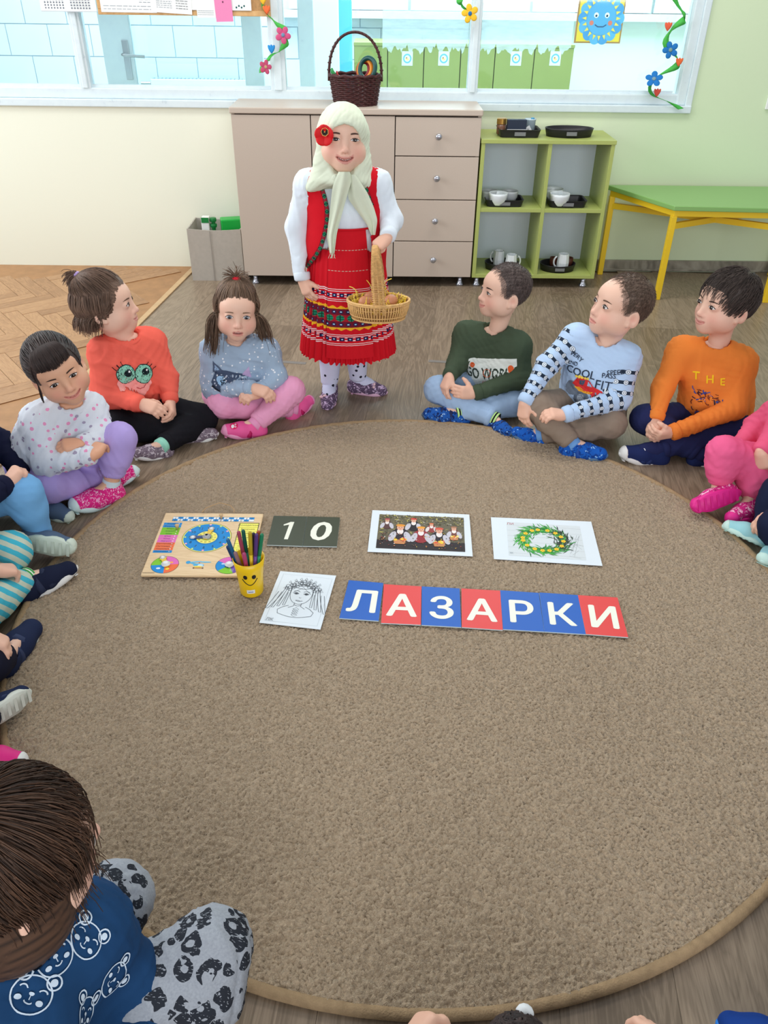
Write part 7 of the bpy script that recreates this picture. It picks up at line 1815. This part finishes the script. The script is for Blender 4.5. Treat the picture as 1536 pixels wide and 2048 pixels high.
def tail(Lp, Rp, name, Y0, Y1, seed):
    Lp, Rp = np.array(Lp, float), np.array(Rp, float); n, k = 40, 16; t = np.linspace(0, 1, n); rs_ = lambda P: np.stack([np.interp(t*(len(P)-1), range(len(P)), P[:, i]) for i in (0, 1)], 1); a, b = rs_(Lp), rs_(Rp)
    for _ in range(4): a[1:-1] = (a[:-2]+2*a[1:-1]+a[2:])/4; b[1:-1] = (b[:-2]+2*b[1:-1]+b[2:])/4
    G = []
    for i in range(n):
        for j in range(k):
            u = j/(k-1); p = a[i]*(1-u)+b[i]*u; bulge = .016*math.sin(math.pi*u)*(1-.5*t[i])+.005*math.sin(u*11+seed+3*t[i])*(.3+t[i]); G.append(pY(p[0], p[1], Y0+(Y1-Y0)*t[i]-bulge))
    G = np.array(G); V = np.vstack([G, G+[0, .004, 0]]); Ff = []
    for s_ in (0, 1):
        for i in range(n-1):
            for j in range(k-1): q = (s_*n*k+i*k+j, s_*n*k+i*k+j+1, s_*n*k+(i+1)*k+j+1, s_*n*k+(i+1)*k+j); Ff.append(q if s_ == 0 else q[::-1])
    obj(name, V, Ff, m_scarf, scarf, smooth=True)
yk = (GO+GR@V3(0, .09, -.118)*GS)[1]; yw = 2.655
tail([c1(640, 900), c1(575, 1060), c1(545, 1350), c1(512, 1600), c1(545, 1790)], [c1(765, 900), c1(790, 980), c1(725, 1200), c1(625, 1560), c1(598, 1790)], 'scarf_tail', yk, yw, 1)
tail([c1(760, 930), c1(745, 1190), c1(830, 1310), c1(950, 1470), c1(1000, 1590)], [c1(830, 930), c1(960, 1130), c1(1030, 1290), c1(1070, 1430), c1(1045, 1590)], 'scarf_tail', yk+.01, 2.665, 4)
fr_ = MB(); r_ = random.Random(2)
for i in range(9): p = pY(*c1(550+5*i, 1785), yw); fr_.tube([p, p+[r_.uniform(-.004, .004), -.002, -.008], p+[r_.uniform(-.009, .006), -.002, -.018]], .0007, 4)
fr_.build('scarf_fringe', m_scarf, scarf)
# --- poppy
pc = cast(*c1(490, 470), bvh_of(GO+(np.array(scarf.data.vertices and [v.co for v in scarf.data.vertices])*0)[:0]@GR.T, np.zeros((0, 3), int)) if False else vest_bvh)
pc = pY(649, 268, (GO+GR@V3(-.060*1, .070, .02)*GS)[1]-.022)
fl = empty('poppy_flower', pc) if False else None
m_pop = mat('poppy_red', (214, 14, 22), .6); n0 = nrm(V3(-.25, -1, .12)); u0 = nrm(np.cross(n0, [0, 0, 1])); v0 = np.cross(u0, n0); mb = MB(); Rm = np.stack([u0, v0, n0], 1)
for i in range(5):
    a = 2*math.pi*i/5+.3; dd = u0*math.cos(a)+v0*math.sin(a); mb.ell(pc+dd*.0140-v0*.004-n0*.002, (.0195, .0205, .006), 14, 8, R=Rm@rotz(a)@roty(-.5))
mb.ell(pc-n0*.006, (.022, .022, .007), 16, 8, R=Rm); pop = mb.build('poppy', m_pop, root, smooth=True)
cpt = pc+n0*.0035+v0*.006-u0*.003; k = 7; hexa = [cpt+(u0*math.cos(2*math.pi*i/k)+v0*math.sin(2*math.pi*i/k))*.0120+n0*.003 for i in range(k)]; MB()._add(hexa+[cpt-n0*.001], [(i, (i+1) % k, k) for i in range(k)]).build('poppy_centre', mat('poppy_dark', (38, 28, 26), .7), pop)
MB().tube(hexa, .0011, 5, closed=True).build('poppy_rim', mat('poppy_gold', (232, 178, 96), .6), pop); MB().ell(cpt+n0*.003, (.0022, .0022, .005), 8, 6, R=Rm).build('poppy_pistil', mat('poppy_gold', (232, 178, 96), .6), pop)
# ================================================================== straw basket in her hand
BY = 2.585; rimc = pY(757, 599, BY); bz1 = rimc[2]; bz0 = bz1-.062; bx = rimc[0]; m_straw = mat('natural_wicker', (222, 178, 116), .6, var=.18, vscale=120)
bk2 = empty('egg_basket', (bx, BY, bz0), 'small pale wicker basket of eggs held by the standing girl', 'basket')
ax_, ay_ = .103, .066; bot = .84; st = MB(); nst = 66
for i in range(nst):
    a = 2*math.pi*i/nst; j = .003*math.sin(i*2.4); st.tube([(bx+ax_*bot*math.cos(a), BY+ay_*bot*math.sin(a), bz0), (bx+ax_*.97*math.cos(a+j), BY+ay_*.97*math.sin(a+j), bz0+.035), (bx+ax_*math.cos(a), BY+ay_*math.sin(a), bz1)], .0027, 5)
o = st.build('wicker_stakes', m_straw, bk2, smooth=True); o['kind'] = 'stuff'
for (s_, z, r) in ((1.0, bz1, .0045), (1.015, bz1-.005, .003), (bot*1.01, bz0+.002, .004), (bot+.08, bz0+.016, .0018), (.95, bz0+.040, .0018)):
    MB().tube([(bx+ax_*s_*math.cos(t), BY+ay_*s_*math.sin(t), z) for t in np.linspace(0, 2*math.pi, 60, endpoint=False)], r, 6, closed=True).build('wicker_ring', m_straw, bk2, smooth=True)
MB().lathe((bx, BY, bz0), [(ax_*bot, .001), (ax_*bot, .004)], 40, ax=(1, ay_/ax_)).build('base', m_straw, bk2)
MB().lathe((bx, BY, bz0), [(ax_*(bot-.06), .004), (ax_*.93, bz1-bz0-.004)], 40, ax=(1, ay_/ax_), top=False, bot=False).build('inner_wall', mat('wicker_core', (176, 130, 78), .7), bk2)
htop = pY(750, 494, BY); hb = MB(); P = []
for i in range(33):
    a = math.pi*i/32; P.append(np.array([bx+.004+(htop[0]-bx-.004)*math.sin(a)**1.0, BY-ay_*1.0*math.cos(a), bz1-.03+(htop[2]-bz1+.03)*math.sin(a)**.8]))
P = np.array(P); Wd = .0185-.0125*np.sin(np.linspace(0, math.pi, 33))**3
for q in (-1, 0, 1): MB().tube(P+np.stack([q*Wd*.8, 0*Wd, 0*Wd], 1), .0034, 6).build('handle_rod', m_straw, bk2, smooth=True)
wr = MB()
t_ = np.linspace(0, 32, 110); PP = np.stack([np.interp(t_, range(33), P[:, i]) for i in range(3)], 1); WW = np.interp(t_, range(33), Wd)
for i in range(2, 108): T_ = nrm(PP[i+1]-PP[i-1]); nn = nrm(np.cross(T_, [1, 0, 0])); w_ = WW[i]+.003; e = .0042; wr.tube([PP[i]+V3(-w_, 0, 0), PP[i]+V3(-w_*.8, 0, 0)+nn*e, PP[i]+V3(w_*.8, 0, 0)+nn*e, PP[i]+V3(w_, 0, 0), PP[i]+V3(w_*.8, 0, 0)-nn*e, PP[i]+V3(-w_*.8, 0, 0)-nn*e], .0014, 4, closed=True)
o = wr.build('handle_wrapping', m_straw, bk2, smooth=True); o['kind'] = 'stuff'
m_egg = mat('brown_egg', (196, 132, 96), .45, var=.06, vscale=40)
for (dx, dy, rz, l) in ((-.040, -.022, .3, 'brown egg at the front left in the pale basket'), (-.022, .020, -.2, 'brown egg at the back of the pale basket'), (.042, -.006, .9, 'brown egg right of the basket handle')):
    c = V3(bx+dx, BY+dy, bz1-.001); mb = MB(); mb.ell(c, (.027, .0205, .0205), 20, 12, R=rotz(rz)); v = np.array(mb.v); ax1 = rotz(rz)@V3(1, 0, 0); tt = (v-c)@ax1/.027; rad_ = v-c-np.outer((v-c)@ax1, ax1); v = c+np.outer((v-c)@ax1, ax1)+rad_*(1-.14*tt)[:, None]; o = obj('egg', v, mb.f, m_egg, smooth=True); tag(o, l, 'egg', 'eggs in the pale basket')
r_ = np.random.RandomState(9); L = []
for i in range(420):
    a = r_.rand()*6.28; q = math.sqrt(r_.rand())*.9; p = V3(bx+ax_*q*math.cos(a), BY+ay_*q*math.sin(a), bz1-.026+.014*r_.rand()); d = nrm(r_.normal(size=3)*V3(1, 1, .45)); P_ = [p]
    for k in range(6): d = nrm(d+r_.normal(size=3)*.55); p = p+d*.008; p[2] = max(p[2], bz1-.03); P_.append(p)
    P_ = np.array(P_); e = np.hypot((P_[:, 0]-bx)/ax_, (P_[:, 1]-BY)/ay_); sc_ = np.where(e > .93, .93/np.maximum(e, .01), 1); P_[:, 0] = bx+(P_[:, 0]-bx)*sc_; P_[:, 1] = BY+(P_[:, 1]-BY)*sc_; L.append(P_)
for p, q in ((c2_(760, 510), c2_(830, 545)), (c2_(950, 440), c2_(1000, 510)), (c2_(1225, 425), c2_(1150, 460))): L.append(np.array([pY(*p, BY), pY((p[0]+q[0])/2, (p[1]+q[1])/2-1, BY), pY(*q, BY), pY(q[0]+2, q[1]+12, BY)]))
V, Q, C = strands_mesh(L, .0013, 4, (238, 200, 44), (252, 228, 110), 3, .8); o = obj('straw_bedding', V, Q, colmat('straw_strand', rough=.7), bk2, col=C, smooth=True); o['kind'] = 'stuff'
# ================================================================== children cut by the edges of the picture
def seat(base, face_dir, s=1.0, **over):
    f = nrm(V3(face_dir[0], face_dir[1], 0)); rt = V3(f[1], -f[0], 0); w = lambda x, y, z: V3(base[0], base[1], 0)+(rt*x+f*y)*s+V3(0, 0, z*s)
    J = D(pel=w(0, 0, .085), neck=w(0, .02, .335), SL=w(-.095, .02, .31), SR=w(.095, .02, .31), EL=w(-.15, .07, .19), ER=w(.15, .07, .19), WL=w(-.07, .17, .14), WR=w(.07, .17, .14), hL=w(-.02, .21, .12), hR=w(.02, .21, .12),
        KL=w(-.20, .15, .09), KR=w(.20, .15, .09), AL=w(.03, .22, .04), AR=w(-.03, .17, .04), TL=w(.12, .28, .035), TR=w(-.12, .22, .035), head=w(0, .05, .455), face=f, hup=V3(0, 0, 1))
    J.update(over); return J
brown_hair = lambda sd: hair_short((52, 40, 36), (88, 68, 58), seed=sd, n=560, r0=.0026, front=.05)
# --- left edge: child in blue jeans
J = seat((-1.21, 1.92), (1, -.15), 1.0, KR=pz(46, 985, .20), AR=pz(80, 1068, .055), TR=pz(150, 1094, .045), uR=V3(-.15, .75, -.1), KL=pz(40, 1000, .06), AL=pz(86, 1000, .05), TL=pz(116, 1016, .035), WR=pz(14, 968, .24), hR=pz(40, 935, .27), ER=pz(-60, 1010, .25))
make_person('person', 'child at the left edge in light blue jeans with one fist raised', J, cloth('navy_top', (22, 26, 52)), cloth('light_denim', (118, 176, 226)),
    shoes=dict(m_up=cloth('slate_canvas', (84, 104, 130)), m_sole=mat('mint_rubber', (206, 220, 206), .55), toecap=mat('mint_rubber', (206, 220, 206), .55)), hair=brown_hair(31), hd=dict(h=.0042, s=.95), res=.0075, hands=dict(R=dict(h=.0024, curl=(1.1, 1.1, 1.1, 1.1), pn=V3(.5, .6, -.6), thumb=.7)))
# --- left edge: child in aqua striped trousers
J = seat((-1.26, 1.61), (1, .0), 1.0, KL=pz(22, 1102, .10), KR=pz(-40, 1225, .07), AR=pz(48, 1160, .05), TR=pz(145, 1128, .045), AL=pz(-10, 1150, .045), TL=pz(30, 1175, .04), WR=pz(-10, 1140, .13), hR=pz(25, 1140, .11), uR=V3(-.1, .5, 1))
def aqua(t, p):
    a = t.add('ShaderNodeAttribute', attribute_name='limb'); sx = t.add('ShaderNodeSeparateXYZ'); t.l.new(a.outputs['Vector'], sx.inputs[0]); n = t.noise(t.objco(), 30, 2)
    s2 = t.add('ShaderNodeSeparateXYZ'); t.l.new(t.objco(), s2.inputs[0]); q = t.math('ADD', t.math('MULTIPLY', s2.outputs[0], .35), t.math('ADD', t.math('MULTIPLY', s2.outputs[1], .8), t.math('MULTIPLY', s2.outputs[2], .55))); m = t.math('LESS_THAN', t.math('FRACT', t.math('DIVIDE', t.math('ADD', q, t.math('MULTIPLY', n, .005)), .026)), .5); t.l.new(t.mix(m, lin((196, 208, 190)), lin((70, 182, 206))), p.inputs['Base Color'])
make_person('person', 'child at the left edge in aqua striped trousers and navy slippers', J, cloth('navy_top2', (30, 34, 60)), cloth_pat('aqua_stripes', aqua),
    shoes=dict(m_up=cloth('dark_navy_canvas', (26, 32, 56)), m_sole=mat('white_rubber', (226, 226, 224), .5), strap=(mat('navy_velcro', (34, 42, 70), .8), [(.03, .044), (.004, .05)])), socks=(cloth_pat('green_stripe_sock', stripes_fn((232, 240, 226), (70, 160, 80), .009, .6)), .04),
    hair=brown_hair(32), hd=dict(h=.0042, s=.95), res=.0075, hands=dict(R=dict(curl=(.5, .55, .6, .6), pn=V3(.4, .4, -1))))
# --- left edge: child in dark navy
J = seat((-1.19, 1.30), (1, .1), 1.0, KL=pz(-40, 1330, .09), KR=pz(-60, 1440, .08), AL=pz(12, 1312, .055), TL=pz(74, 1236, .045), uL=V3(.5, .1, 1), AR=pz(-45, 1425, .06), TR=pz(30, 1392, .05), uR=V3(-.25, .9, -.2), WL=pz(-30, 1270, .14), hL=pz(15, 1290, .11), EL=pz(-110, 1230, .2), WR=pz(-90, 1330, .15))
make_person('person', 'child at the left edge in dark navy with a velcro slipper on the rug', J, cloth('ink_top', (28, 30, 48)), cloth('ink_trousers', (26, 28, 46)),
    shoes=dict(m_up=cloth('denim_navy', (34, 44, 74)), m_sole=mat('offwhite_rubber', (214, 218, 208), .5), strap=(mat('navy_velcro2', (44, 56, 90), .8), [(.034, .043), (.008, .05)])), hair=brown_hair(33), hd=dict(h=.0042, s=.95), res=.0075, hands=dict(L=dict(curl=(.45, .5, .55, .6), pn=V3(.3, -.2, -1))))
# --- left edge: only a pink shoe tip shows
J = seat((-1.06, 1.00), (1, .25), 1.0, AL=pz(-52, 1500, .05), TL=pz(18, 1512, .04), KL=pz(-150, 1450, .1))
make_person('person', 'child hidden at the left edge, only a pink slipper tip showing above the brown-haired child', J, cloth('plum_top', (150, 90, 130)), cloth('grey_leggings', (150, 150, 160)),
    shoes=dict(m_up=mat('hot_pink_slipper', (220, 40, 130), .6), m_sole=mat('white_rubber', (226, 226, 224), .5), toecap=mat('white_rubber', (226, 226, 224), .5)), hair=brown_hair(34), hd=dict(h=.0042, s=.95), res=.009)
# --- right edge: girl in pink
J = seat((1.27, 2.06), (-1, -.1), 1.0, KR=pz(1447, 905, .17), AR=pz(1438, 985, .05), TR=pz(1384, 1010, .045), uR=V3(.15, .85, -.25), KL=pz(1512, 962, .09), AL=pz(1502, 998, .045), TL=pz(1462, 1034, .035), uL=V3(-.2, .5, 1), WL=pz(1522, 905, .19), hL=pz(1530, 960, .11), EL=pz(1562, 845, .24))
make_person('person', 'girl in pink at the right edge with one knee raised', J, cloth('pink_jersey', (222, 92, 128)), cloth('pink_joggers', (228, 96, 142)),
    shoes=dict(m_up=cloth_pat('magenta_print_slipper', camo_fn((206, 44, 130), (244, 190, 216), (160, 30, 100), 70)), m_sole=mat('magenta_rubber', (222, 38, 140), .5), toecap=mat('magenta_rubber', (222, 38, 140), .5)), pant_end=(.02, .030), hair=brown_hair(35), hd=dict(h=.0042, s=.95), res=.006, hands=dict(L=dict(curl=(.5, .5, .5, .5), pn=V3(.6, .5, -.3))))
# --- right edge: child in navy with mint slippers
J = seat((1.36, 1.84), (-1, .0), 1.0, KL=pz(1556, 1052, .10), KR=pz(1560, 985, .13), AR=pz(1528, 1056, .05), TR=pz(1480, 1050, .045), uR=V3(-.2, .55, .6), AL=pz(1560, 1085, .04), TL=pz(1545, 1100, .04), WL=pz(1552, 1030, .12), hL=pz(1522, 1048, .09), EL=pz(1650, 1010, .2))
make_person('person', 'child at the right edge in navy trousers and mint slippers', J, cloth('navy_top3', (28, 36, 64)), cloth('navy_trousers2', (24, 32, 58)),
    shoes=dict(m_up=mat('mint_canvas', (150, 204, 212), .7), m_sole=mat('pale_mint_rubber2', (190, 222, 214), .5), toecap=mat('pale_mint_rubber2', (190, 222, 214), .5)), hair=brown_hair(36), hd=dict(h=.0042, s=.95), res=.009, hands=dict(L=dict(curl=(.4, .4, .45, .5), pn=V3(.2, .3, -1))))
# --- foreground: brown-haired child seen from behind
def bears(t, p):
    n = t.noise(t.objco(), 6, 2); t.l.new(t.mix(n, lin((20, 48, 84)), lin((34, 78, 124))), p.inputs['Base Color'])
def leopard(t, p):
    co = t.objco(); nz = t.add('ShaderNodeTexNoise'); nz.inputs['Scale'].default_value = 40; t.l.new(co, nz.inputs['Vector'])
    md = t.add('ShaderNodeVectorMath', operation='MULTIPLY_ADD'); t.l.new(nz.outputs['Color'], md.inputs[0]); md.inputs[1].default_value = (.018, .018, .018); t.l.new(co, md.inputs[2])
    v = t.add('ShaderNodeTexVoronoi'); v.inputs['Scale'].default_value = 34; t.l.new(md.outputs[0], v.inputs['Vector']); d = v.outputs['Distance']
    ring = t.math('MULTIPLY', t.math('GREATER_THAN', d, .20), t.math('LESS_THAN', d, .50)); gap = t.math('GREATER_THAN', t.noise(co, 34, 2), .42); fine = t.math('GREATER_THAN', t.noise(t.mapping(co, (1, 4, 1)), 160, 2), .36)
    n = t.noise(co, 300, 2); base = t.mix(n, lin((140, 146, 156)), lin((176, 182, 190))); t.l.new(t.mix(t.math('MULTIPLY', t.math('MULTIPLY', ring, gap), fine), base, lin((44, 48, 56))), p.inputs['Base Color'])
fo = V3(.8, .55, 0); O_ = np.array([0, 0, CAM_H])+ray(26, 1714)*.93
J = seat((-.50, .47), fo, 1.05, head=O_, face=V3(.74, .66, -.10), neck=pz(52, 1905, .375), SL=pz(172, 1850, .315), SR=pz(30, 2075, .335), EL=pz(258, 1950, .20), WL=pz(300, 1985, .12), hL=pz(330, 1990, .10), KL=pz(228, 1800, .16), KR=pz(424, 1900, .18), AR=pz(395, 2120, .05), TR=pz(470, 2090, .04), AL=pz(230, 1960, .045), TL=pz(330, 1900, .04), pel=pz(70, 2080, .10))
J['AL'] = pz(150, 1900, .05)
fg = make_person('person', 'brown-haired child in navy bear-print top and leopard trousers in the foreground', J, cloth_pat('navy_bear_knit', bears), cloth_pat('leopard_jersey', leopard),
    shoes=None, hair=hair_short((46, 34, 28), (92, 66, 50), front=.050, side=-.092, back=-.115, n=3800, seed=41, ln=.75, off=.012, fringe=.25, r0=.0011, dropL=.06, mess=.025, crown=(0, -.35, .9), puff=[((0, -.05, -.03), (.078, .055, .065), .02), ((0, -.034, -.080), (.078, .060, .056), .03), ((.048, -.006, -.056), (.040, .052, .060), .03), ((-.048, -.006, -.056), (.040, .052, .060), .03)]), hd=dict(s=1.0, h=.0026), res=.0046, rad=1.16, pant_folds=.007, shirt_folds=.005, hands=dict(L=None, R=None), collar=True)
# bear faces printed on the top
vb = fg['shirt_bvh']
def bear(s=1.0):
    f = Flat(2e-5); w = (206, 222, 238); L = .0019
    f.ring(0, 0, .0225*s, .0225*s+L, w, 32, .86)
    for q in (-1, 1):
        f.ring(q*.018*s, .019*s, .0072*s, .0072*s+L, w, 20); f.disc(q*.018*s, .019*s, .0042*s, w, n=14); f.disc(q*.013*s, -.006*s, .0042*s, w, .003*s, n=12)
        f.line([(q*.012*s+.005*s*math.cos(a), .004*s+.004*s*math.sin(a)) for a in np.linspace(.3, 2.85, 9)], .0016, w)
    f.disc(0, .001*s, .0035*s, w, .0022*s, n=12); f.line([(0, 0), (0, -.006*s)], .0013, w); f.line([(.005*s*math.cos(a), -.007*s+.003*s*math.sin(a)) for a in np.linspace(3.3, 6.1, 8)], .0014, w); return f
sb = rootpos(fg['root'])
Vs = np.array([v.co for v in fg['shirt'].data.vertices])+sb; Qs = np.array([p.vertices[:] for p in fg['shirt'].data.polygons]); allb = bvh_of(Vs, Qs)
for x, y, a in ((62, 1990, -.35), (168, 2030, .05), (172, 1880, -.7), (226, 1958, -1.4), (110, 1915, .6)):
    d = nrm(ray(x, y)); h = allb.ray_cast(Vector((0, 0, CAM_H)), Vector(d))
    if h[0] is None: continue
    n = np.array(h[1]); n = n if n@d < 0 else -n; n = nrm(n-d*.8); e1 = nrm(CR*math.cos(a)+CU*math.sin(a)); e1 = nrm(e1-n*(e1@n)); bear(.95).project('bear_print', np.array(h[0]), e1, np.cross(n, e1), allb, PRN, fg['shirt'], seg=.006)
# --- bottom edge: child with dark bun, both hands beside
hd0 = pz(1010, 2300, .43)
def bunhair(g):
    Vc, Qc = cap(.05, -.03, -.08, .008, seed=51); yield 'hair', Vc, Qc, capcol(Vc, (40, 32, 32), (66, 54, 52)), m_hair
    r = np.random.RandomState(5); c = on_scalp(nrm(V3(0, .15, 1)), .02)+V3(0, 0, .028); L = []
    for i in range(420):
        u = nrm(r.normal(size=3)); v = nrm(np.cross(u, r.normal(size=3))); a0 = r.rand()*6; L.append(np.array([c+.034*(u*math.cos(a)+v*math.sin(a)) for a in np.linspace(a0, a0+2.2, 7)]))
    V, Q, C = strands_mesh(L, .0022, 3, (40, 32, 32), (70, 56, 54), 5); yield 'hair_strands', V, Q, C, m_hair
    mb = MB().ell(c, (.033, .033, .031), 20, 12); V = np.array(mb.v); yield 'hair_bun', V, mb.f, capcol(V, (40, 32, 32), (60, 48, 46)), m_hair
    mb = MB().ell(c+V3(.010, .030, .014), (.009, .009, .009), 12, 8); V = np.array(mb.v); yield 'hair_bobble', V, mb.f, np.tile(lin((226, 230, 232))[:3], (len(V), 1)), m_hair
J = seat((hd0[0], hd0[1]-.06), (0, 1), 1.0, head=hd0, face=V3(0, 1, -.15), WL=pz(815, 2095, .17), hL=pz(850, 2045, .17), EL=pz(790, 2250, .2), WR=pz(1322, 2136, .16), hR=pz(1312, 2086, .16), ER=pz(1330, 2260, .2))
J['neck'] = hd0+V3(0, -.03, -.12); J['pel'] = V3(hd0[0], hd0[1]-.08, .09); J['KL'] = pz(760, 2180, .09); J['KR'] = pz(1390, 2200, .09); J['AL'] = pz(1060, 2150, .04)+V3(0, -.06, 0); J['AR'] = pz(980, 2150, .04)+V3(0, -.08, 0); J['SL'] = J['neck']+V3(-.095, 0, -.02); J['SR'] = J['neck']+V3(.095, 0, -.02)
make_person('person', 'child at the bottom edge, top of a dark hair bun and fingertips showing', J, cloth('grey_top', (120, 120, 130)), cloth('dark_trousers', (50, 50, 60)), shoes=None, hair=bunhair, hd=dict(h=.0042, s=.95), res=.009, hands=dict(L=dict(curl=(.7, .7, .7, .7), pn=V3(.9, .2, -.5), thumb=.4), R=dict(curl=(.6, .6, .6, .6), pn=V3(-.5, .2, -1))))
# --- bottom right: only a blue slipper shows
J = seat((.98, .36), (-.9, .55), 1.0, AR=pz(1590, 2060, .055), TR=pz(1476, 2046, .045), uR=V3(.1, .35, 1), KR=pz(1720, 1980, .11))
make_person('person', 'child beyond the bottom right corner, only a blue slipper showing', J, cloth('blue_top', (40, 90, 160)), cloth('blue_trousers', (40, 60, 110)),
    shoes=dict(m_up=cloth('royal_blue_canvas', (22, 58, 130)), m_sole=mat('azure_rubber', (20, 120, 214), .5), strap=(mat('azure_strap', (26, 104, 196), .6), [(.02, .044)])), hair=brown_hair(37), hd=dict(h=.0042, s=.95), res=.009)

# --- prints on slippers: letters on the orange boy's navy band, faces and lettering on the pink pair
def decal_on(o, x, y, flat, a=0.0, seg=.004):
    V = np.array([v.co for v in o.data.vertices])+rootpos(o.parent); Q = [p.vertices[:] for p in o.data.polygons]; b = BVHTree.FromPolygons([Vector(v) for v in V], Q)
    d = nrm(ray(x, y)); h = b.ray_cast(Vector((0, 0, CAM_H)), Vector(d))
    if h[0] is None: return False
    n = np.array(h[1]); n = n if n@d < 0 else -n; n = nrm(n-d*.6); e1 = nrm(CR*math.cos(a)+CU*math.sin(a)); e1 = nrm(e1-n*(e1@n)); flat.project('slipper_print', np.array(h[0]), e1, np.cross(n, e1), b, PRN, o, seg=seg); return True
def shoes_of(P): return [c for c in P['root'].children if c.name.split('.')[0] == 'shoe']
w_ = (226, 232, 240)
for x, y in ((1292, 893), (1300, 897), (1285, 897)):
    if any(decal_on(o, x, y, Flat().text('W', 0, .008, .022, w_, bold=.04, rot=.3).text('MS', 0, -.010, .016, w_, bold=.04, rot=.3)) for o in shoes_of(or_)): break
def blob(): return Flat().disc(0, 0, .014, (226, 30, 96), .012).disc(-.004, -.002, .0055, (246, 240, 244), .007).disc(.005, .005, .003, (246, 240, 244)).disc(.005, .005, .0014, (190, 24, 96)).disc(.006, -.004, .003, (246, 240, 244)).disc(.006, -.004, .0014, (190, 24, 96))
for pts in (((468, 852), (472, 856), (476, 850)), ((588, 812), (592, 808), (598, 806))):
    for x, y in pts:
        if any(decal_on(o, x, y, blob()) for o in shoes_of(bl)): break
